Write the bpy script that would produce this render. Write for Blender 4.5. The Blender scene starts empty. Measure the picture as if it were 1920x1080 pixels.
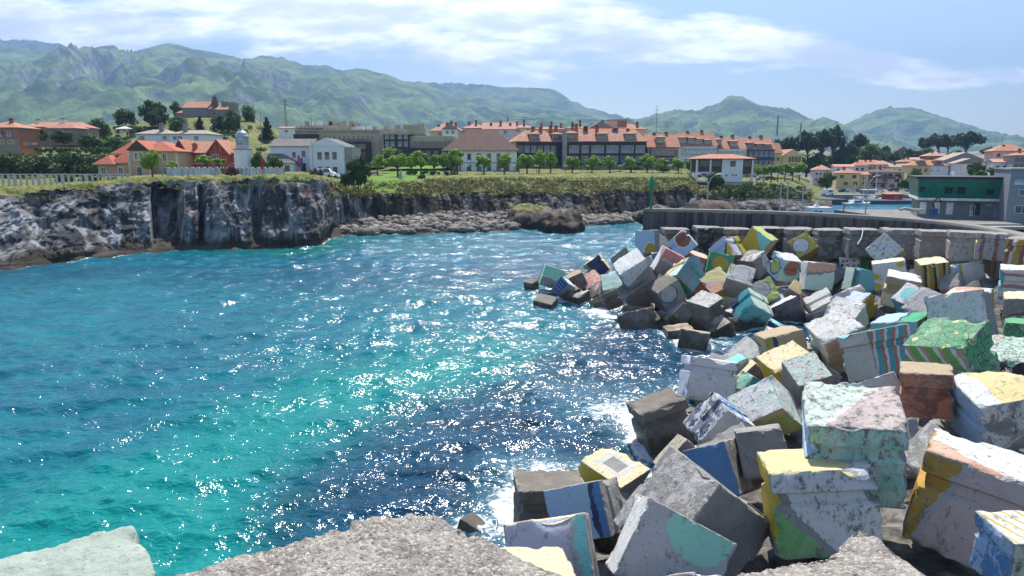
import bpy, math, random
import numpy as np
rng = np.random.default_rng(7); random.seed(7)
sc = bpy.context.scene
COL = sc.collection
PI = math.pi
# ---------------------------------------------------------------- camera
CAMZ = 14.2; FPX = 1280.0; PITCH = math.radians(10.4)
cam_d = bpy.data.cameras.new("camera"); cam = bpy.data.objects.new("camera", cam_d); COL.objects.link(cam)
cam_d.sensor_width = 36; cam_d.lens = 24; cam_d.clip_end = 40000; cam_d.clip_start = .1
cam.location = (0, 0, CAMZ); cam.rotation_euler = (PI/2-PITCH, 0, 0)
sc.camera = cam
CP, SP = math.cos(PITCH), math.sin(PITCH)
def ray(px, py):
    """direction (unit forward) of a point of the photograph, used to survey real distances"""
    u = (px-960)/FPX; v = (py-540)/FPX
    return np.array([u, CP-v*SP, -SP-v*CP])
def at(px, py, Y):
    r = ray(px, py); k = Y/r[1]
    return np.array([r[0]*k, Y, CAMZ+r[2]*k])
def on(px, py, z):
    r = ray(px, py); k = (z-CAMZ)/r[2]
    return np.array([r[0]*k, r[1]*k, z])
def zat(py, Y): return at(960, py, Y)[2]
def dep(Y, z=8): return Y*CP+(CAMZ-z)*SP
# ---------------------------------------------------------------- noise
_T = rng.random((64, 64, 64)).astype(np.float32)
def vnoise(x, y, z):
    x = np.asarray(x, float); y = np.asarray(y, float)+0*x; z = np.asarray(z, float)+0*x
    xi = np.floor(x).astype(int); yi = np.floor(y).astype(int); zi = np.floor(z).astype(int)
    fx = x-xi; fy = y-yi; fz = z-zi
    fx = fx*fx*(3-2*fx); fy = fy*fy*(3-2*fy); fz = fz*fz*(3-2*fz)
    def g(a, b, c): return _T[(xi+a) & 63, (yi+b) & 63, (zi+c) & 63]
    return (((g(0,0,0)*(1-fx)+g(1,0,0)*fx)*(1-fy)+(g(0,1,0)*(1-fx)+g(1,1,0)*fx)*fy)*(1-fz)
            + ((g(0,0,1)*(1-fx)+g(1,0,1)*fx)*(1-fy)+(g(0,1,1)*(1-fx)+g(1,1,1)*fx)*fy)*fz)*2-1
def fbm(x, y, z, o=4, g=.5, ridged=False):
    a = 1; s = 0; t = 0
    for i in range(o):
        n = vnoise(x+i*17.3, y+i*5.1, z+i*9.7)
        if ridged: n = 1-2*np.abs(n)
        s = s+n*a; t += a; a *= g; x = x*2.03; y = y*2.03; z = z*2.03
    return s/t
def sstep(a, b, x):
    t = np.clip((x-a)/(b-a), 0, 1); return t*t*(3-2*t)
# ---------------------------------------------------------------- nodes / materials
class N:
    def __init__(s, m):
        m.use_nodes = True; s.nt = m.node_tree; s.nt.nodes.clear(); s.n = s.nt.nodes; s.l = s.nt.links
    def add(s, t, ins=None, **k):
        nd = s.n.new(t)
        for a, v in k.items(): setattr(nd, a, v)
        for a, v in (ins or {}).items(): s.set(nd, a, v)
        return nd
    def set(s, nd, a, v):
        sock = nd.inputs[a]
        if isinstance(v, bpy.types.NodeSocket): s.l.new(v, sock)
        elif isinstance(v, bpy.types.Node): s.l.new(v.outputs[0], sock)
        else:
            if sock.type == 'RGBA' and len(v) == 3: v = (*v, 1)
            sock.default_value = v
    def math(s, op, a, b=0., c=0., clamp=False):
        return s.add('ShaderNodeMath', {0: a, 1: b, 2: c}, operation=op, use_clamp=clamp).outputs[0]
    def mix(s, f, a, b, bt='MIX'):
        nd = s.add('ShaderNodeMix', data_type='RGBA', blend_type=bt)
        s.set(nd, 0, f); s.set(nd, 6, a); s.set(nd, 7, b)
        return nd.outputs[2]
    def step(s, x, a, b):
        return s.add('ShaderNodeMapRange', {0: x, 1: a, 2: b, 3: 0., 4: 1.}, interpolation_type='SMOOTHSTEP').outputs[0]
    def noise(s, vec, scale, detail=3., rough=.55, dist=0., out=0):
        ins = {'Scale': scale, 'Detail': detail, 'Roughness': rough, 'Distortion': dist}
        if vec is not None: ins['Vector'] = vec
        return s.add('ShaderNodeTexNoise', ins).outputs[out]
    def mapping(s, vec, scale=(1, 1, 1), loc=(0, 0, 0), rot=(0, 0, 0)):
        return s.add('ShaderNodeMapping', {'Vector': vec, 'Scale': scale, 'Location': loc, 'Rotation': rot}).outputs[0]
    def pos(s): return s.add('ShaderNodeNewGeometry').outputs['Position']
    def obj(s): return s.add('ShaderNodeTexCoord').outputs['Object']
    def bump(s, h, strength=.5, dist=.05, nrm=None):
        ins = {'Strength': strength, 'Distance': dist, 'Height': h}
        if nrm is not None: ins['Normal'] = nrm
        return s.add('ShaderNodeBump', ins).outputs[0]
    def out(s, color, rough=.8, nrm=None, spec=.3, **k):
        ins = {'Base Color': color, 'Roughness': rough, 'Specular IOR Level': spec}
        ins.update(k)
        if nrm is not None: ins['Normal'] = nrm
        b = s.add('ShaderNodeBsdfPrincipled', ins)
        s.add('ShaderNodeOutputMaterial', {'Surface': b.outputs[0]})
        return b
_M = {}
def mat(name, c, rough=.8, var=.18, scale=.7, bump=0., c2=None, spec=.3, streak=False, metal=0., bscale=6.):
    if name in _M: return _M[name]
    m = bpy.data.materials.new(name); n = N(m); p = n.obj()
    if streak: p = n.mapping(p, (2.5, 2.5, .35))
    f = n.noise(p, scale, 4.)
    f = n.step(f, .3, .7)
    lo = tuple(v*(1-var) for v in c) if c2 is None else c2
    hi = tuple(min(1, v*(1+var*.6)) for v in c)
    col = n.mix(f, lo, hi)
    nr = n.bump(n.noise(n.obj(), bscale, 3.), .5, bump) if bump else None
    n.out(col, rough, nr, spec, Metallic=metal)
    _M[name] = m; return m
def tilemat(name, c, c2, sc_=2.2):
    m = bpy.data.materials.new(name); n = N(m); p = n.obj()
    w = n.add('ShaderNodeTexWave', {'Vector': p, 'Scale': sc_*.6, 'Distortion': .4, 'Detail': 1.}, bands_direction='X').outputs[1]
    f = n.step(n.noise(p, .9, 5., .7), .35, .68)
    col = n.mix(f, c, c2)
    col = n.mix(n.math('MULTIPLY', n.step(n.noise(p, 3.5, 3., .6), .55, .75), .5), col, tuple(v*.45 for v in c))
    n.out(col, .85, n.bump(w, .6, .06), .2)
    _M[name] = m; return m
def brickmat(name, c, c2, mortar, s=3.):
    m = bpy.data.materials.new(name); n = N(m); p = n.mapping(n.obj(), (1, 1, 1), rot=(PI/2, 0, 0))
    b = n.add('ShaderNodeTexBrick', {'Vector': p, 'Color1': c, 'Color2': c2, 'Mortar': mortar, 'Scale': s, 'Mortar Size': .02})
    f = n.noise(n.obj(), .8, 4.)
    n.out(n.mix(n.math('MULTIPLY', f, .5), b.outputs[0], tuple(v*.6 for v in c)), .9)
    _M[name] = m; return m
def glassmat(name, c, rough=.08):
    m = bpy.data.materials.new(name); n = N(m)
    f = n.noise(n.obj(), .35, 2.)
    n.out(n.mix(n.step(f, .4, .6), c, tuple(min(1, v*2.2+.01) for v in c)), rough, None, .8)
    _M[name] = m; return m
# ---------------------------------------------------------------- meshes
class MB:
    def __init__(s): s.v = []; s.f = []; s.m = []
    def quad(s, a, b, c, d, mi=0):
        i = len(s.v); s.v += [tuple(a), tuple(b), tuple(c), tuple(d)]; s.f.append((i, i+1, i+2, i+3)); s.m.append(mi)
    def tri(s, a, b, c, mi=0):
        i = len(s.v); s.v += [tuple(a), tuple(b), tuple(c)]; s.f.append((i, i+1, i+2)); s.m.append(mi)
    def hexa(s, p, mi=0):
        i = len(s.v); s.v += [tuple(q) for q in p]
        for f in ((0,3,2,1), (4,5,6,7), (0,1,5,4), (1,2,6,5), (2,3,7,6), (3,0,4,7)):
            s.f.append(tuple(i+k for k in f)); s.m.append(mi)
    def box(s, x0, x1, y0, y1, z0, z1, mi=0):
        s.hexa([(x0,y0,z0), (x1,y0,z0), (x1,y1,z0), (x0,y1,z0), (x0,y0,z1), (x1,y0,z1), (x1,y1,z1), (x0,y1,z1)], mi)
    def tube(s, pts, r, k=8, mi=0, cap=True):
        pts = [np.array(p, float) for p in pts]
        if not hasattr(r, '__len__'): r = [r]*len(pts)
        rings = []
        for i, p in enumerate(pts):
            d = pts[min(i+1, len(pts)-1)]-pts[max(i-1, 0)]; d /= max(1e-9, np.linalg.norm(d))
            a = np.array([1, 0, 0]) if abs(d[0]) < .8 else np.array([0, 1, 0])
            u = np.cross(d, a); u /= np.linalg.norm(u); w = np.cross(d, u)
            b = len(s.v)
            for j in range(k):
                t = 2*PI*j/k; s.v.append(tuple(p+(u*math.cos(t)+w*math.sin(t))*r[i]))
            rings.append(b)
        for a, b in zip(rings, rings[1:]):
            for j in range(k):
                s.f.append((a+j, a+(j+1) % k, b+(j+1) % k, b+j)); s.m.append(mi)
        if cap:
            s.f.append(tuple(rings[0]+j for j in range(k))[::-1]); s.m.append(mi)
            s.f.append(tuple(rings[-1]+j for j in range(k))); s.m.append(mi)
    def lathe(s, prof, k=16, c=(0, 0), mi=0):
        s.tube([(c[0], c[1], z) for r, z in prof], [r for r, z in prof], k, mi)
    def build(s, name, mats, parent=None, smooth=False, loc=(0, 0, 0), rz=0):
        me = bpy.data.meshes.new(name); me.from_pydata(s.v, [], s.f)
        if not isinstance(mats, (list, tuple)): mats = [mats]
        for m in mats: me.materials.append(m)
        if len(mats) > 1: me.polygons.foreach_set('material_index', s.m)
        if smooth: me.polygons.foreach_set('use_smooth', [True]*len(s.f))
        me.update()
        return link(name, me, parent, loc, rz)
def link(name, me, parent=None, loc=(0, 0, 0), rz=0):
    o = bpy.data.objects.new(name, me); COL.objects.link(o)
    o.location = loc; o.rotation_euler = (0, 0, rz)
    if parent is not None: o.parent = parent
    return o
def grid_mesh(name, P, mats, attrs=None, smooth=True):
    """P: (rows, cols, 3) sheet of points"""
    r, c = P.shape[:2]
    me = bpy.data.meshes.new(name)
    idx = np.arange(r*c).reshape(r, c)
    q = np.stack([idx[:-1, :-1], idx[:-1, 1:], idx[1:, 1:], idx[1:, :-1]], -1).reshape(-1, 4)
    me.vertices.add(r*c); me.vertices.foreach_set('co', P.reshape(-1).astype(np.float32))
    me.loops.add(q.size); me.loops.foreach_set('vertex_index', q.reshape(-1).astype(np.int32))
    me.polygons.add(len(q)); me.polygons.foreach_set('loop_start', (np.arange(len(q))*4).astype(np.int32))
    me.update(calc_edges=True)
    me.polygons.foreach_set('use_smooth', np.full(len(q), smooth))
    for k, v in (attrs or {}).items():
        a = me.attributes.new(k, 'FLOAT', 'POINT'); a.data.foreach_set('value', v.reshape(-1).astype(np.float32))
    for m in (mats if isinstance(mats, (list, tuple)) else [mats]): me.materials.append(m)
    return link(name, me)
def raw_mesh(name, V, F, mats, attrs=None, smooth=False, parent=None):
    V = np.asarray(V, np.float32); F = np.asarray(F, np.int32); k = F.shape[1]
    me = bpy.data.meshes.new(name)
    me.vertices.add(len(V)); me.vertices.foreach_set('co', V.reshape(-1))
    me.loops.add(F.size); me.loops.foreach_set('vertex_index', F.reshape(-1))
    me.polygons.add(len(F)); me.polygons.foreach_set('loop_start', (np.arange(len(F))*k).astype(np.int32))
    me.update(calc_edges=True)
    me.polygons.foreach_set('use_smooth', np.full(len(F), smooth))
    for kk, v in (attrs or {}).items():
        a = me.attributes.new(kk, 'FLOAT', 'FACE' if len(v) == len(F) else 'POINT'); a.data.foreach_set('value', np.asarray(v, np.float32))
    for m in (mats if isinstance(mats, (list, tuple)) else [mats]): me.materials.append(m)
    return me if parent == 'mesh' else link(name, me, parent)
def tag(o, label=None, cat=None, group=None, kind=None):
    if label: o['label'] = label
    if cat: o['category'] = cat
    if group: o['group'] = group
    if kind: o['kind'] = kind
    return o
def thing(name, label, cat, loc=(0, 0, 0), rz=0, group=None):
    o = bpy.data.objects.new(name, None); COL.objects.link(o)
    o.location = loc; o.rotation_euler = (0, 0, rz); o.empty_display_size = .5
    return tag(o, label, cat, group)
def copy_tree(o, parent=None):
    c = o.copy(); COL.objects.link(c); c.parent = parent
    for ch in [x for x in KIDS.get(o.name, [])]:
        copy_tree(ch, c)
    return c
KIDS = {}
def dup(root, loc, rz=0, scale=None, label=None):
    KIDS.clear()
    for x in COL.objects:
        if x.parent: KIDS.setdefault(x.parent.name, []).append(x)
    c = copy_tree(root); c.location = loc; c.rotation_euler = (0, 0, rz)
    if scale is not None: c.scale = scale if hasattr(scale, '__len__') else (scale,)*3
    if label: c['label'] = label
    return c
# ---------------------------------------------------------------- light, sky, air
SUN_EL = math.radians(57); SUN_AZ = math.radians(4)      # azimuth measured from +Y towards +X
sd = bpy.data.lights.new("sun", 'SUN'); sd.energy = 4.8; sd.angle = math.radians(.5); sd.color = (1, .95, .87)
so = bpy.data.objects.new("sun", sd); COL.objects.link(so)
so.rotation_euler = (PI/2-SUN_EL, 0, PI-SUN_AZ); so.location = (0, 50, 80)
so.rotation_euler = (-(PI/2-SUN_EL), 0, -SUN_AZ)
w = bpy.data.worlds.new("World"); sc.world = w
n = N(w)
sky = n.add('ShaderNodeTexSky', sky_type='NISHITA', sun_disc=False, sun_elevation=SUN_EL, sun_rotation=SUN_AZ, altitude=10., air_density=1.0, dust_density=.8, ozone_density=1.2)
g = n.add('ShaderNodeTexCoord').outputs['Generated']
sx = n.add('ShaderNodeSeparateXYZ', {0: g})
ysafe = n.math('MAXIMUM', sx.outputs[1], .05)
u = n.math('DIVIDE', sx.outputs[0], ysafe); v = n.math('DIVIDE', sx.outputs[2], ysafe)
# long cloud bank lying over the range, thinning out towards the west
def curve(x, pts):
    mn, mx = -1.6, 1.6
    c = n.add('ShaderNodeFloatCurve', {1: n.step_lin(x, mn, mx)})
    cv = c.mapping.curves[0]
    pts = [((a-mn)/(mx-mn), b) for a, b in pts]
    cv.points[0].location = pts[0]; cv.points[1].location = pts[-1]
    for p_ in pts[1:-1]: cv.points.new(*p_)
    c.mapping.update()
    return c.outputs[0]
N.step_lin = lambda s, x, a, b: s.add('ShaderNodeMapRange', {0: x, 1: a, 2: b, 3: 0., 4: 1.}).outputs[0]
vc = curve(u, [(-1.6, .26), (-.75, .20), (-.25, .205), (0., .185), (.25, .165), (.42, .155), (.58, .122), (.74, .118), (1.6, .05)])
wd = curve(u, [(-1.6, .09), (-.75, .055), (-.25, .07), (0., .075), (.15, .055), (.3, .04), (.5, .026), (.7, .018), (.85, .008), (1.6, .01)])
dv = n.math('DIVIDE', n.math('SUBTRACT', v, vc), wd)
band = n.math('SUBTRACT', 1., n.math('MULTIPLY', dv, dv))
cv3 = n.add('ShaderNodeCombineXYZ', {0: u, 1: n.math('MULTIPLY', v, 3.2), 2: 0.}).outputs[0]
nz = n.noise(cv3, 4.2, 8., .58, .35)
nz2 = n.noise(n.mapping(cv3, (1, 1.6, 1), (3, 1, 0)), 9., 6., .6, .2)
cl = n.math('ADD', n.math('ADD', n.math('MULTIPLY', band, .26), nz), n.math('MULTIPLY', n.math('SUBTRACT', nz2, .5), .6))
high = n.math('MULTIPLY', n.step(v, .18, .6), .16)
cl = n.math('ADD', cl, high)
cov = n.math('MULTIPLY', n.step(cl, .50, .76), .97)
shade = n.step(n.noise(n.mapping(cv3, (1, 1.2, 1), (0, .12, 0)), 5., 6., .6), .38, .66)
ccol = n.mix(shade, (7.2, 7.7, 8.6), (14.5, 14.7, 15.))
up = n.math('MAXIMUM', n.step(sx.outputs[1], -.3, .1), 0.)
cov = n.math('MULTIPLY', cov, up)
cov = n.math('MULTIPLY', cov, n.step(v, .01, .06))
colr = n.mix(cov, sky.outputs[0], ccol)
bg = n.add('ShaderNodeBackground', {0: colr, 1: .122})
n.add('ShaderNodeOutputWorld', {0: bg.outputs[0]})
hz = MB(); hz.box(-9000, 9000, -400, 9400, -6, 1420)
hm = bpy.data.materials.new("haze_air"); n = N(hm)
pv = n.add('ShaderNodeVolumePrincipled', {'Color': (.31, .49, .80, 1), 'Density': 1.5e-4, 'Anisotropy': 0.1})
n.add('ShaderNodeOutputMaterial', {'Volume': pv.outputs[0]})
tag(hz.build('haze', hm), kind='stuff', label='thin blue summer haze lying in front of the mountains', cat='haze')
# ================================================================ terrain of the cove
def lut(pts, x): return np.interp(x, [p[0] for p in pts], [p[1] for p in pts])
SHORE = [(-700,585),(-300,535),(0,505),(60,500),(130,491),(200,483),(270,476),(330,470),(400,468),(500,466),(560,465),(598,462),(612,452),(622,446),(645,441),(700,441),(760,439),(850,436),(920,434),(970,432),(1000,430),(1085,424),(1150,420),(1200,417),(1300,409),(1500,401),(1560,398)]
pxs = np.concatenate([np.arange(-700, 586, 1.6), np.arange(586, 664, .45), np.arange(664, 1561, 1.6)])
Ysh = np.array([on(a, b, 0)[1] for a, b in zip(pxs, lut(SHORE, pxs))])
Yb = Ysh + lut([(-700,.6),(600,.6),(640,9),(700,14),(850,21),(960,22),(1000,18),(1100,12),(1200,12),(1560,30)], pxs)
Zb = lut([(-700,.5),(600,.5),(640,1.8),(850,2.7),(960,2.4),(1100,1.3),(1560,2.0)], pxs)
Yt = Yb + lut([(-700,16),(0,12),(250,11),(420,8),(560,8),(610,9),(660,14),(760,13),(1000,18),(1560,16)], pxs)
TOPPY = [(-700,380),(-300,366),(0,361),(60,362),(120,356),(180,352),(250,346),(300,342),(400,339),(560,337),(600,339),(640,345),(700,343),(780,340),(850,337),(960,336),(1060,337),(1200,335),(1290,335),(1310,352),(1350,352),(1420,352),(1480,356),(1520,372),(1560,380)]
Zt = np.array([zat(b, y) for b, y in zip(lut(TOPPY, pxs), Yt)])
def inland(px, Y, zt, yt):
    hill = lut([(-700,10),(0,13),(120,15),(200,21),(300,25),(470,25),(540,16),(620,5),(800,4),(1300,3),(1560,0)], px)
    return zt + np.clip(Y-yt, 0, 80)*.012 + hill*sstep(195, 370, Y)*1.0
def ground_z(px, Y):
    yt = np.interp(px, pxs, Yt); zt = np.interp(px, pxs, Zt)
    return float(inland(px, Y, zt, yt))
rows = []; GM = []
ux = (pxs-960)/FPX
k0 = CP+0*pxs
def xof(Y, z): return ux*(Y*CP+(CAMZ-z)*SP)
def addrow(Y, z, g=0.): GM.append(g+0*pxs); rows.append(np.stack([xof(Y, z), Y, z], -1))
addrow(Ysh-6, np.full_like(Ysh, -3.)); addrow(Ysh-1.5, np.full_like(Ysh, -.8))
for t in np.linspace(0, 1, 26)[:-1]:
    Y = Ysh+(Yb-Ysh)*t; z = Zb*t**.9
    addrow(Y, z+.25*fbm(xof(Y, z)*.5, Y*.5, z*0+3, 3)*sstep(.05, .3, t))
soft = sstep(600, 660, pxs)
NF = 90
for t in np.linspace(0, 1, NF):
    # steep cliff on the left, cliff topped by a green slope further on
    ya = t**1.3; za = sstep(0, 1, t)**.8*.35+t*.65
    zk = .66+.22*fbm(pxs*.018, 0*pxs, 1+0*pxs, 3)
    yb_ = np.interp(t, [0,.55,1], [0,.25,1])+.12*fbm(pxs*.03, 0*pxs, 8+0*pxs, 3)*math.sin(t*PI); zb_ = np.where(t < .55, zk*t/.55, zk+(1-zk)*(t-.55)/.45)
    yy = ya*(1-soft)+yb_*soft; zz = za*(1-soft)+zb_*soft
    Y = Yb+(Yt-Yb)*yy; z = Zb+(Zt-Zb)*zz; X = xof(Y, z)
    env = np.sin(np.clip(t*1.04, 0, 1)*PI)**.45*(1-soft*.35*sstep(.5, .8, t))
    big = fbm(X*.075, Y*.05, z*.03+9, 3, .5, True)*3.0
    # slabs of rock leaning right, cracks run steeply
    s = X*.9+z*.35
    flute = fbm(s*.42, Y*.1, z*.06+2, 4, .55, True)*1.9
    slab = fbm(s*.16, z*.16, Y*.05+5, 2, .5)*1.6; slab = np.round(slab*2.2)/2.2
    ch = fbm(X*.9, z*.8, Y*.5, 4, .6, True)*.7-np.maximum(0, fbm(s*.13, 0*X, z*.02, 2)-.1)*5
    off = (big+flute+slab*.8+ch)*env
    off = off+lut([(-700,0),(40,0),(70,2.5),(110,0),(262,-1.5),(281,-1.5),(288,5),(330,4.5),(345,0),(368,0),(377,4),(388,0),(470,0),(480,3),(492,0),(560,-1),(598,0)], pxs)*np.sin(min(1, t*1.1)*PI)**.4
    ledge = (fbm(X*.12, z*.5, 7+0*X, 3, .5))*1.0*env
    XO = fbm(Y*.35, z*.22, X*.1, 4, .55, True)*1.5*env*np.exp(-((pxs-625)/28)**2)
    rows.append(None); GM.append(soft*sstep(.42, .62, t+.16*fbm(pxs*.02, 0*pxs, 3+0*pxs, 3))+(1-soft)*sstep(.86, 1.0, t+.12*fbm(pxs*.03, 0*pxs, 3+0*pxs, 3)))
    _z = z+ledge*.6+(fbm(X*.5, Y*.5, 11+0*X, 4, .55, True)*.75*sstep(.45, .95, t)*(1-soft))
    _Y = Y+off-.5*env
    rows[-1] = np.stack([xof(_Y, _z)+XO, _Y, _z], -1)
for d in np.concatenate([np.linspace(.4, 26, 36), np.geomspace(28, 620, 60)]):
    Y = Yt+d; z = inland(pxs, Y, Zt, Yt)
    X = xof(Y, z)
    rough = (1-sstep(4, 16, d))*(1-soft)*1.1+.12
    rough = np.where(soft > .5, .25+.5*(1-sstep(2, 9, d)), rough)
    addrow(Y, z+fbm(X*.35, Y*.35, 0*X, 4, .55, True)*rough+fbm(X*.02, Y*.02, 5+0*X, 3)*min(3, d*.01), 1.)
P = np.stack(rows)
m = bpy.data.materials.new("cliff_rock_and_turf"); n = N(m)
ps = n.pos(); sxyz = n.add('ShaderNodeSeparateXYZ', {0: ps}); nz_ = n.add('ShaderNodeSeparateXYZ', {0: n.add('ShaderNodeNewGeometry').outputs['Normal']})
shear = n.mapping(ps, (1.2, .6, .13), rot=(0, .35, 0))
r1 = n.noise(shear, .38, 9., .62, .8); r2 = n.noise(ps, 2.6, 6., .65); r3 = n.noise(n.mapping(ps, (1, 1, 1), (30, 4, 2)), .09, 3.)
rock = n.mix(n.step(r1, .42, .66), (.05, .05, .055), (.33, .33, .335))
rock = n.mix(n.math('MULTIPLY', n.step(r2, .52, .72), .55), rock, (.055, .055, .06))
rx = n.step(sxyz.outputs[0], -42., -26.)
brown = n.mix(n.step(r1, .4, .62), (.035, .03, .025), (.15, .115, .09))
brown = n.mix(n.math('MULTIPLY', n.step(n.noise(ps, .12, 4.), .56, .66), .6), brown, (.17, .085, .055))
rock = n.mix(n.math('MULTIPLY', rx, n.math('ADD', .35, n.math('MULTIPLY', .65, n.step(r3, .38, .58)))), rock, brown)
tide = n.math('SUBTRACT', 1., n.step(n.math('ADD', sxyz.outputs[2], n.math('MULTIPLY', n.math('SUBTRACT', r1, .5), 3.)), 1.0, 2.6))
rock = n.mix(n.math('MULTIPLY', tide, .85), rock, (.04, .03, .018))  # tidal brown; its dark also stands in for shade under the cliff overhang
gn = n.noise(ps, .28, 6., .7); gf = n.noise(ps, 1.7, 4., .6)
grass = n.mix(n.step(gn, .38, .62), (.075, .11, .022), (.23, .21, .075))
grass = n.mix(n.math('MULTIPLY', n.step(gf, .45, .65), .55), grass, (.05, .085, .018))
lawn = n.math('MULTIPLY', n.step(sxyz.outputs[0], -46., -40.), n.math('SUBTRACT', 1., n.step(sxyz.outputs[0], -28., -22.)))
lawn = n.math('MULTIPLY', lawn, n.step(sxyz.outputs[1], 152., 156.))
grass = n.mix(lawn, grass, (.12, .21, .03))
hgt = n.step(n.math('ADD', n.add('ShaderNodeAttribute', attribute_name='turf').outputs['Fac'], n.math('MULTIPLY', n.math('SUBTRACT', gn, .5), .9)), .35, .6)
slope = n.step(n.math('ADD', nz_.outputs[2], n.math('MULTIPLY', n.math('SUBTRACT', gn, .5), .6)), .30, .5)
isg = n.math('MULTIPLY', slope, hgt)
cc = n.mix(isg, rock, grass)
b1 = n.bump(r1, .9, .5); b1 = n.bump(r2, .7, .18, b1)
n.out(cc, .9, b1, .15)
MROCK = m
tag(grid_mesh('terrain', P, m, dict(turf=np.stack(GM))), kind='structure')
# ---------------------------------------------------------------- harbour side hill and far ground
xs = np.linspace(60, 520, 150); ys = np.linspace(272, 760, 120)
X, Y = np.meshgrid(xs, ys)
pxm = 960+FPX*X/(Y*CP+.5)
amp = lut([(1380,12),(1460,20),(1530,21),(1620,15),(1700,15),(1800,20),(1860,17),(1930,14),(2400,14)], pxm)
Z = 2.2+amp*sstep(385, 520, Y)+fbm(X*.02, Y*.02, X*0, 4)*2*sstep(380, 450, Y)+6*sstep(300, 420, Y)*sstep(1790, 1900, pxm)
Z[0, :] = -3
mg = mat('town_ground', (.20, .19, .16), .9, .3, .05, c2=(.07, .10, .03))
tag(grid_mesh('harbour_ground', np.stack([X, Y, Z], -1), mg), kind='structure')
b = MB(); b.box(-9000, 9000, 700, 11000, -5, 7.5)
mf = mat('far_fields', (.10, .16, .05), .95, .4, .004, c2=(.05, .09, .03))
tag(b.build('ground', mf), kind='structure')
# ---------------------------------------------------------------- mountains
def mountain(name, pts, Yr, depthf, base_px0, base_px1, seed, amp, rockiness, zsnap=0):
    px = np.linspace(base_px0, base_px1, 520)
    py = lut(pts, px)
    zr = np.array([zat(b_, Yr) for b_ in py])
    zr = np.maximum(zr+(fbm(px*.045+seed, 0*px, 0*px+5, 4, .6, True)-.1)*Yr*.0030, 20)
    ts = np.concatenate([np.linspace(0, 1, 170), np.linspace(1.02, 1.7, 16)])
    R_ = []
    u_ = (px-960)/FPX
    for t in ts:
        Yv = Yr-depthf*(1-t)
        X_ = u_*(Yr*CP)*(.75+.25*t)+0*px
        prof = t**1.5 if t <= 1 else 1-(t-1)*.9
        env = 4*t*(1-t)*(.6+.5*t) if t <= 1 else 0.
        if t > .8 and t <= 1: env = max(env, .12)
        sX = X_*.0011+seed
        warp = fbm(X_*.0006+seed, Yv*.0006+0*X_, 3+0*X_, 2)*1.6
        spur = fbm(sX*1.6+warp, Yv*.00055+seed+0*X_, 1.3+0*X_, 6, .56, True)
        fine = fbm(X_*.006+seed, Yv*.004+0*X_, 2.2+0*X_, 4, .6, True)
        sp2 = spur-.12; sp2 = np.where(sp2 > 0, sp2*np.clip((.97-t)*1.5, 0, 1) if t <= 1 else sp2*0, sp2)
        hgt_ = zr*(prof+env*amp*1.6*sp2)+(4*t*(1-t) if t <= 1 else 0)*fine*40
        R_.append(np.stack([X_, Yv+0*X_, np.maximum(hgt_, -5)], -1))
    P_ = np.stack(R_)
    o = grid_mesh(name, P_, rockiness)
    return tag(o, kind='structure')
def mtmat(name, rk, lowgreen):
    m = bpy.data.materials.new(name); n = N(m)
    ps = n.pos(); nn = n.add('ShaderNodeSeparateXYZ', {0: n.add('ShaderNodeNewGeometry').outputs['Normal']})
    zz = n.add('ShaderNodeSeparateXYZ', {0: ps}).outputs[2]
    a = n.noise(ps, .0035, 9., .65, .4); b_ = n.noise(ps, .012, 7., .7); c_ = n.noise(n.mapping(ps, (1, 1, .4)), .02, 8., .7)
    green = n.mix(n.step(a, .38, .62), (.045, .09, .028), (.21, .30, .085))
    green = n.mix(n.math('MULTIPLY', n.step(b_, .52, .66), .7), green, (.035, .07, .025))
    rockc = n.mix(n.step(c_, .4, .6), (.07, .08, .08), (.30, .31, .29))
    hi = n.math('MULTIPLY', n.step(zz, 120., 750.), rk)
    f = n.math('ADD', n.math('ADD', n.math('SUBTRACT', .86, nn.outputs[2]), n.math('MULTIPLY', n.math('SUBTRACT', b_, .5), 1.1)), hi)
    f = n.math('MULTIPLY', n.step(f, .2, .42), .85)
    n.out(n.mix(f, green, rockc), .95, n.bump(n.math('ADD', a, n.math('MULTIPLY', c_, .6)), 1., 38.), .05)
    return m
mA = mtmat('ridge_limestone_and_grass', .26, 1); mB = mtmat('hill_grass', .10, 1)
R1 = [(-800,150),(-400,60),(-150,95),(0,79),(55,90),(100,94),(150,97),(180,90),(215,85),(238,84),(250,97),(265,98),(300,88),(335,82),(380,92),(440,105),(470,112),(500,105),(540,108),(580,122),(620,125),(650,133),(690,127),(720,138),(760,150),(800,157),(830,171),(850,182),(880,180),(905,180),(940,190),(1000,196),(1060,205),(1110,215),(1160,228),(1230,250),(1300,275)]
mountain('mountain_range', R1, 5600, 3500, -800, 1300, 3.1, .46, mA)
R2 = [(300,150),(640,150),(760,152),(850,157),(930,162),(1040,170),(1070,190),(1120,208),(1170,220),(1240,240)]
mountain('far_mountain', R2, 7300, 2000, 300, 1240, 8.7, .25, mA)
R2b = [(-500,140),(-80,75),(0,72),(100,78),(170,90),(300,130)]
mountain('far_peak', R2b, 7400, 2000, -500, 300, 5.2, .2, mA)
R3 = [(1080,262),(1150,226),(1200,222),(1235,212),(1260,205),(1300,207),(1340,196),(1352,186),(1364,179),(1386,183),(1400,190),(1425,197),(1450,200),(1470,203),(1500,215),(1540,243),(1570,262),(1620,285)]
mountain('hill_middle', R3, 5200, 2400, 1080, 1620, 12.3, .34, mB)
R4 = [(1480,285),(1520,262),(1560,242),(1600,222),(1625,212),(1645,203),(1660,200),(1700,204),(1740,213),(1770,222),(1800,232),(1815,236),(1835,252),(1856,268),(1875,284),(1960,292),(2300,300)]
mountain('hill_right', R4, 6000, 2600, 1480, 2300, 17.9, .30, mB)
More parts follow.
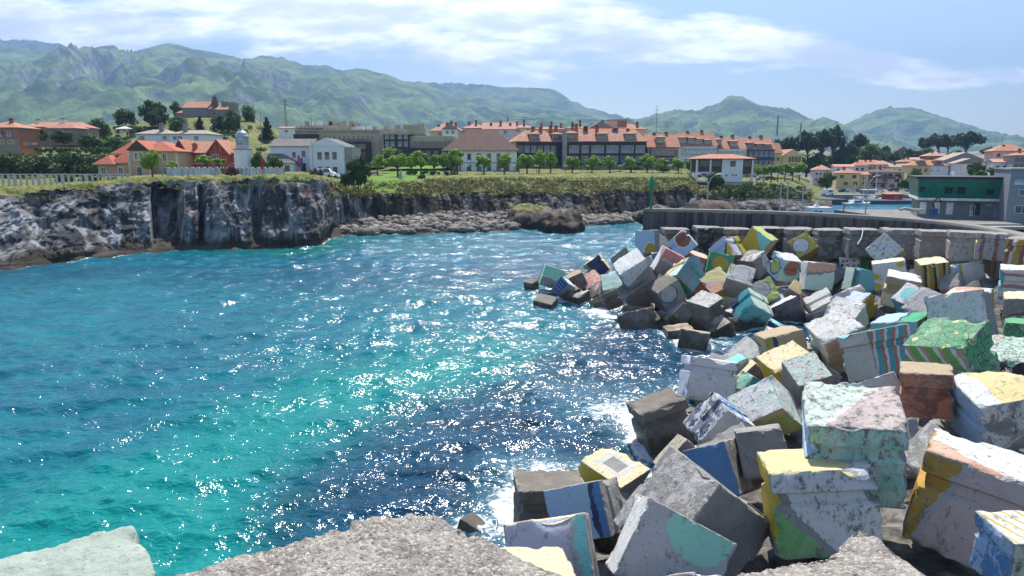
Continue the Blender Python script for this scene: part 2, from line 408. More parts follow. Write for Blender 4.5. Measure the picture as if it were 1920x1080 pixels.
# ================================================================ painted concrete blocks
PAL = dict(q=(.54,.42,.40), j=(.14,.40,.10), W=(.64,.64,.62), w=(.56,.55,.50), g=(.25,.24,.23), G=(.42,.41,.40), k=(.035,.035,.04), t=(.06,.33,.35), m=(.30,.62,.47), M=(.52,.68,.58),
    a=(.22,.60,.58), y=(.52,.40,.04), Y=(.68,.56,.27), c=(.70,.60,.38), o=(.46,.27,.035), O=(.40,.31,.19), r=(.24,.09,.06), R=(.46,.16,.09), s=(.66,.36,.25),
    p=(.46,.20,.19), l=(.50,.50,.60), b=(.09,.23,.45), B=(.36,.50,.66), n=(.03,.05,.13), u=(.155,.13,.105), e=(.05,.36,.17), E=(.48,.54,.17), L=(.10,.36,.17), v=(.29,.28,.07), P=(.20,.14,.20))
def paint_material(kind):
    m = bpy.data.materials.new(('plain','split','framed','dotted','striped','leafy','ringed','patchy')[kind]+'_paint_on_concrete'); n = N(m)
    uv = n.add('ShaderNodeUVMap', uv_map='UVMap').outputs[0]
    s2 = n.add('ShaderNodeSeparateXYZ', {0: uv}); U_, V_ = s2.outputs[0], s2.outputs[1]
    at_ = lambda k: n.add('ShaderNodeAttribute', attribute_name=k).outputs['Color']
    c1, c2, c3 = at_('c1'), at_('c2'), at_('c3'); pr = n.add('ShaderNodeSeparateColor', {0: at_('par')}); p1, p2, wr = pr.outputs
    ps = n.pos()
    rnd = n.add('ShaderNodeObjectInfo').outputs['Random']
    off = n.add('ShaderNodeCombineXYZ', {0: n.math('MULTIPLY', rnd, 37.), 1: n.math('MULTIPLY', rnd, 91.), 2: 0.}).outputs[0]
    pp = n.add('ShaderNodeVectorMath', {0: n.obj(), 1: off}, operation='ADD').outputs[0]
    nA = n.noise(pp, 1.1, 7., .66, .3); nB = n.noise(pp, 7.5, 6., .72); nC = n.noise(n.mapping(pp, (1, 1, .4)), 3.8, 9., .76, .4)
    wob = n.math('MULTIPLY', n.math('SUBTRACT', n.noise(pp, 1.5, 3.), .5), .30)
    fine = n.noise(pp, 22., 3., .7)
    lw = .035
    if kind == 0: col = c1
    elif kind == 1:
        an = n.math('MULTIPLY', p1, 2*PI)
        d = n.math('ADD', n.math('MULTIPLY', U_, n.math('COSINE', an)), n.math('MULTIPLY', V_, n.math('SINE', an)))
        d = n.math('SUBTRACT', n.math('ADD', d, wob), p2)
        col = n.mix(n.step(d, -.004, .004), c1, c2)
        col = n.mix(n.math('SUBTRACT', 1., n.step(n.math('ABSOLUTE', d), lw, lw+.008)), col, c3)
    elif kind == 2:
        e = n.math('MINIMUM', n.math('MINIMUM', U_, n.math('SUBTRACT', 1., U_)), n.math('MINIMUM', V_, n.math('SUBTRACT', 1., V_)))
        e = n.math('ADD', e, n.math('MULTIPLY', wob, .06))
        col = n.mix(n.step(e, n.math('SUBTRACT', p1, .004), n.math('ADD', p1, .004)), c1, c3)
        q = n.math('ADD', p1, p2)
        col = n.mix(n.step(e, n.math('SUBTRACT', q, .004), n.math('ADD', q, .004)), col, c2)
    elif kind == 3:
        vo = n.add('ShaderNodeTexVoronoi', {'Vector': uv, 'Scale': p1, 'Randomness': .45})
        d = n.math('ADD', vo.outputs['Distance'], n.math('MULTIPLY', wob, .25))
        rs = n.add('ShaderNodeSeparateColor', {0: vo.outputs['Color']}).outputs[0]
        cc = n.mix(n.step(rs, .62, .66), c2, c3)
        col = n.mix(n.step(d, n.math('SUBTRACT', p2, .02), n.math('ADD', p2, .02)), cc, c1)
    elif kind == 4:
        an = n.math('MULTIPLY', p1, 2*PI)
        d = n.math('ADD', n.math('MULTIPLY', U_, n.math('COSINE', an)), n.math('MULTIPLY', V_, n.math('SINE', an)))
        f = n.math('FRACT', n.math('ADD', n.math('MULTIPLY', n.math('ADD', d, n.math('MULTIPLY', wob, .45)), p2), .15))
        col = n.mix(n.step(f, .44, .47), c1, c2)
        col = n.mix(n.step(f, .72, .75), col, c3)
        col = n.mix(n.step(f, .96, .99), col, c1)
    elif kind == 5:
        uvn = n.add('ShaderNodeVectorMath', {0: uv, 1: n.add('ShaderNodeCombineXYZ', {0: n.math('MULTIPLY', wob, .25), 1: n.math('MULTIPLY', wob, -.2), 2: 0.}).outputs[0]}, operation='ADD').outputs[0]
        st = n.mapping(uvn, (1., .75, 1), rot=(0, 0, .5))
        vo = n.add('ShaderNodeTexVoronoi', {'Vector': st, 'Scale': p1}); ve = n.add('ShaderNodeTexVoronoi', {'Vector': st, 'Scale': p1}, feature='DISTANCE_TO_EDGE')
        rs = n.add('ShaderNodeSeparateColor', {0: vo.outputs['Color']}).outputs[0]
        col = n.mix(n.math('MULTIPLY', n.step(rs, .5, .9), .35), c1, (.6, .75, .5))
        fr = n.math('MULTIPLY', n.step(rs, .70, .72), n.math('SUBTRACT', 1., n.step(vo.outputs['Distance'], .34, .36)))
        col = n.mix(fr, col, c2)
        ring = n.math('MULTIPLY', n.step(rs, .70, .72), n.math('SUBTRACT', 1., n.step(n.math('ABSOLUTE', n.math('SUBTRACT', vo.outputs['Distance'], .37)), .02, .04)))
        line = n.math('SUBTRACT', 1., n.step(n.math('ADD', ve.outputs[0], n.math('MULTIPLY', n.math('SUBTRACT', nB, .5), .10)), .02, .05))
        sc2 = n.math('SUBTRACT', 1., n.step(n.math('ABSOLUTE', n.math('SUBTRACT', n.noise(st, n.math('MULTIPLY', p1, 2.2), 4., .6, 1.5), .5)), .012, .035))
        col = n.mix(n.math('MULTIPLY', n.math('MAXIMUM', n.math('MAXIMUM', ring, line), n.math('MULTIPLY', sc2, n.math('SUBTRACT', 1., fr))), .85), col, (.035, .07, .04))
    elif kind == 6:
        du = n.math('SUBTRACT', U_, p1); dv_ = n.math('SUBTRACT', V_, p2)
        d = n.math('ADD', n.math('SQRT', n.math('ADD', n.math('MULTIPLY', du, du), n.math('MULTIPLY', dv_, dv_))), n.math('MULTIPLY', wob, .45))
        col = n.mix(n.step(d, .33, .34), c2, c3)
        col = n.mix(n.step(d, .385, .395), col, c1)
    else:
        f = n.noise(pp, n.math('MULTIPLY', p1, .42), 6., .66, .6)
        f = n.math('SUBTRACT', f, n.math('MULTIPLY', n.math('SUBTRACT', p2, .5), .5))
        col = n.mix(n.step(f, .47, .52), c1, c2)
        col = n.mix(n.math('MULTIPLY', n.step(nB, .58, .64), n.step(nA, .45, .6)), col, c3)
    # faded, chalky variation of the paint
    col = n.mix(n.math('MULTIPLY', n.step(nA, .35, .75), n.math('MULTIPLY', wr, .5, clamp=True)), col, (.62, .60, .56))
    col = n.mix(n.math('MULTIPLY', n.step(fine, .5, .7), .22), col, (.2, .19, .18))
    # bare concrete where paint has worn off
    conc = n.mix(n.step(nB, .35, .65), (.20, .185, .165), (.47, .445, .405))
    conc = n.mix(n.math('MULTIPLY', n.step(fine, .46, .62), .5), conc, (.52, .51, .49))
    nw = n.math('ADD', n.math('MULTIPLY', nC, .6), n.math('MULTIPLY', nB, .4))
    wm = n.step(n.math('ADD', nw, n.math('MULTIPLY', wr, .27)), .645, .75)
    col = n.mix(n.math('MULTIPLY', wm, .88), col, conc)
    e = n.math('MINIMUM', n.math('MINIMUM', U_, n.math('SUBTRACT', 1., U_)), n.math('MINIMUM', V_, n.math('SUBTRACT', 1., V_)))
    ee = n.math('SUBTRACT', 1., n.step(n.math('ADD', e, n.math('MULTIPLY', n.math('SUBTRACT', nB, .5), .10)), .004, .03))
    col = n.mix(n.math('MULTIPLY', ee, .8), col, conc)
    # black lichen and run-off stains
    st = n.math('MULTIPLY', n.step(n.math('ADD', nC, n.math('MULTIPLY', wr, .10)), .575, .66), n.math('ADD', .24, n.math('MULTIPLY', wr, .75)))
    st = n.math('MULTIPLY', st, n.step(nB, .44, .54))
    col = n.mix(st, col, (.05, .047, .042))
    # tide mark
    z = n.add('ShaderNodeSeparateXYZ', {0: ps}).outputs[2]
    tm = n.math('SUBTRACT', 1., n.step(n.math('ADD', z, n.math('MULTIPLY', n.math('SUBTRACT', nA, .5), 2.4)), .35, 1.25))
    wet = n.mix(n.step(nB, .4, .6), (.05, .042, .03), (.10, .085, .06))
    col = n.mix(n.math('MULTIPLY', tm, .9), col, wet)
    pits = n.add('ShaderNodeTexVoronoi', {'Vector': pp, 'Scale': 16.}).outputs['Distance']
    b = n.bump(nB, .8, .07); b = n.bump(fine, .75, .022, b); b = n.bump(n.math('MULTIPLY', n.step(pits, .1, .35), n.step(nA, .3, .6)), .5, .012, b)
    n.out(col, n.math('SUBTRACT', .86, n.math('MULTIPLY', tm, .45)), b, .25)
    return m
PM = [paint_material(i) for i in range(8)]
def aggregate_material():
    m = bpy.data.materials.new('rough_exposed_aggregate'); n = N(m); p = n.obj()
    a = n.noise(p, 1.3, 6., .65); b_ = n.noise(p, 16., 4., .7); v1 = n.add('ShaderNodeTexVoronoi', {'Vector': p, 'Scale': 26.})
    cr = n.add('ShaderNodeSeparateColor', {0: v1.outputs['Color']}).outputs[0]
    col = n.mix(n.step(a, .35, .65), (.235, .21, .185), (.37, .34, .30))
    col = n.mix(n.math('MULTIPLY', n.step(cr, .55, .95), .75), col, (.54, .50, .44))
    col = n.mix(n.math('MULTIPLY', n.step(b_, .56, .68), .8), col, (.12, .11, .105))
    cr2 = n.noise(n.mapping(p, (1, 1, 1), (5, 5, 5)), 2.2, 8., .75, .8)
    col = n.mix(n.math('MULTIPLY', n.step(cr2, .55, .62), .35), col, (.09, .085, .08))
    col = n.mix(n.step(n.noise(n.mapping(p, (1,1,1), (9, 2, 1)), 1.1, 4.), .7, .74), col, (.45, .42, .36))
    b = n.bump(b_, 1., .05); b = n.bump(v1.outputs['Distance'], .8, -.018, b); b = n.bump(a, .8, .1, b)
    n.out(col, .92, b, .2)
    return m
MAGG = aggregate_material()
def lichen_mint():
    m = bpy.data.materials.new('pale_mint_paint_with_orange_lichen'); n = N(m); p = n.obj()
    a = n.noise(p, 1.6, 7., .68); b_ = n.noise(p, 14., 4., .7)
    col = n.mix(n.step(a, .35, .7), (.27, .33, .28), (.37, .42, .365))
    col = n.mix(n.math('MULTIPLY', n.step(b_, .55, .68), .4), col, (.28, .29, .26))
    col = n.mix(n.math('MULTIPLY', n.step(n.noise(p, 2.7, 5., .7, .3), .60, .66), .45), col, (.33, .33, .29))
    v1 = n.add('ShaderNodeTexVoronoi', {'Vector': p, 'Scale': 3.1}); r = n.add('ShaderNodeSeparateColor', {0: v1.outputs['Color']}).outputs[1]
    d = n.math('ADD', v1.outputs['Distance'], n.math('MULTIPLY', n.math('SUBTRACT', b_, .5), .12))
    col = n.mix(n.math('MULTIPLY', n.step(n.noise(p, 6., 6., .75), .56, .62), .6), col, (.16, .165, .15))
    dot = n.math('MULTIPLY', n.math('SUBTRACT', 1., n.step(d, .07, .12)), n.step(r, .45, .5))
    col = n.mix(dot, col, (.42, .19, .03))
    n.out(col, .9, n.bump(b_, .9, .03, n.bump(a, .6, .08)), .2)
    return m
MLIC = lichen_mint()
def block_mesh(O, A, groove, faces, near, seed, custom=None):
    ax = {'a': 0, 'b': 1, 'c': 2}
    gi = None
    if groove != '-': gi = ax[groove[0]]; gf = float(groove[1:])
    nn = {0: 9, 1: 15, 2: 26, 3: 90}[near]
    L = []
    for k in range(3):
        base = [0, .01, .024, .045]+list(np.linspace(.09, .91, nn))+[.955, .976, .99, 1]
        if k == gi: base = sorted(base+[gf-.085, gf-.05, gf+.05, gf+.085])
        L.append(np.array(base))
    V = []; F = []; UV = []; FT = []; key = {}; nv = 0
    S = np.linalg.norm(A, axis=1)
    cen = O+A.sum(0)/2
    for fi, (k, side) in enumerate(((2, 0), (1, 0), (0, 0), (2, 1), (1, 1), (0, 1))):
        i, j = [x for x in range(3) if x != k]
        gu, gv = np.meshgrid(L[i], L[j], indexing='ij')
        p = np.zeros(gu.shape+(3,)); p[..., i] = gu; p[..., j] = gv; p[..., k] = side
        p = p.reshape(-1, 3); uv = np.stack([gu, gv], -1).reshape(-1, 2)
        n_i, n_j = gu.shape
        idx = np.arange(n_i*n_j).reshape(n_i, n_j)+nv
        q = np.stack([idx[:-1, :-1], idx[1:, :-1], idx[1:, 1:], idx[:-1, 1:]], -1).reshape(-1, 4)
        # winding
        nrm = np.cross(A[i], A[j]); outw = A[k]*(1 if side else -1)
        if nrm@outw < 0: q = q[:, ::-1]
        V.append(p); F.append(q); UV.append(uv); FT += [fi]*len(q); nv += len(p)
    V = np.concatenate(V); F = np.concatenate(F); UV = np.concatenate(UV); FT = np.array(FT)
    # merge duplicate border points
    kk = np.round(V*2000).astype(np.int64); hk = kk[:, 0]*10**8+kk[:, 1]*10**4+kk[:, 2]
    _, first, inv = np.unique(hk, return_index=True, return_inverse=True)
    p = V[first]; Fm = inv.reshape(-1)[F]
    r = .02
    q = np.clip(p, r, 1-r); d = p-q; ln = np.linalg.norm(d, axis=1, keepdims=True); d = d/np.maximum(ln, 1e-9)
    pn = q+d*r
    if gi is not None:
        w_ = p[:, gi]; pr = np.interp(w_, [gf-.085, gf-.05, gf+.05, gf+.085], [0, .062, .062, 0])
        lat = [x for x in range(3) if x != gi]
        pn[:, lat] = .5+(pn[:, lat]-.5)*(1-2*pr[:, None])
    W = O+pn@A
    dd = np.sort(np.minimum(p, 1-p), axis=1)[:, 1]            # distance to nearest edge
    dirw = d@A; dirw /= np.maximum(np.linalg.norm(dirw, axis=1, keepdims=True), 1e-9)
    x, y, z = W.T
    cq = .3 if custom else 1.
    s0 = seed*7.7
    chip = np.maximum(0, fbm(x*2.3+s0, y*2.3, z*2.3, 3)-.05)*np.exp(-dd/.035)*.62
    big = np.maximum(0, fbm(x*.8+s0, y*.8+4, z*.8, 2)-.28)*np.exp(-dd/.10)*cq
    rough = fbm(x*3.1+s0, y*3.1, z*3.1, 4 if near >= 2 else 2, .6)*.022
    if custom == 'mint': rough = fbm(x*2+s0, y*2, z*2, 5, .6)*.05+np.abs(fbm(x*9+s0, y*9, z*9, 3, .6))*-.02
    if custom == 'rough': rough = fbm(x*3+s0, y*3, z*3, 5, .6)*.045+np.abs(fbm(x*14+s0, y*14, z*14, 3, .6))*-.05; chip = chip*1.3
    bow = fbm(x*.6+s0, y*.6, z*.6+3, 2)*.05
    W = W+dirw*(rough+bow-chip-big)[:, None]*S.mean()/2.4
    W = W-cen
    me = raw_mesh('block', W, Fm, PM if custom is None else [MAGG if custom == 'rough' else MLIC], smooth=near >= 3, parent='mesh')
    if custom is None:
        spec = [parse_face(f) for f in faces]+[parse_face('0:g:.5')]*3
        me.polygons.foreach_set('material_index', np.array([spec[t][0] for t in FT], np.int32))
        ul = me.uv_layers.new(name='UVMap'); ul.data.foreach_set('uv', UV[F.reshape(-1)].reshape(-1).astype(np.float32))
        for ai, nm in enumerate(('c1', 'c2', 'c3', 'par')):
            a = me.attributes.new(nm, 'FLOAT_COLOR', 'CORNER')
            arr = np.array([spec[t][1+ai] for t in FT], np.float32).repeat(4, axis=0)
            a.data.foreach_set('color', arr.reshape(-1))
    me.update()
    return me, cen
def parse_face(s):
    q = s.split(':'); t = int(q[0]); cs = (q[1]+q[1][-1]*3)[:3]
    if t == 0: p1, p2, wr = 0, 0, float(q[2]) if len(q) > 2 else .35
    else: p1, p2, wr = float(q[2]), float(q[3]), float(q[4])
    return [t]+[(*PAL[c], 1) for c in cs]+[(p1, p2, wr, 1)]
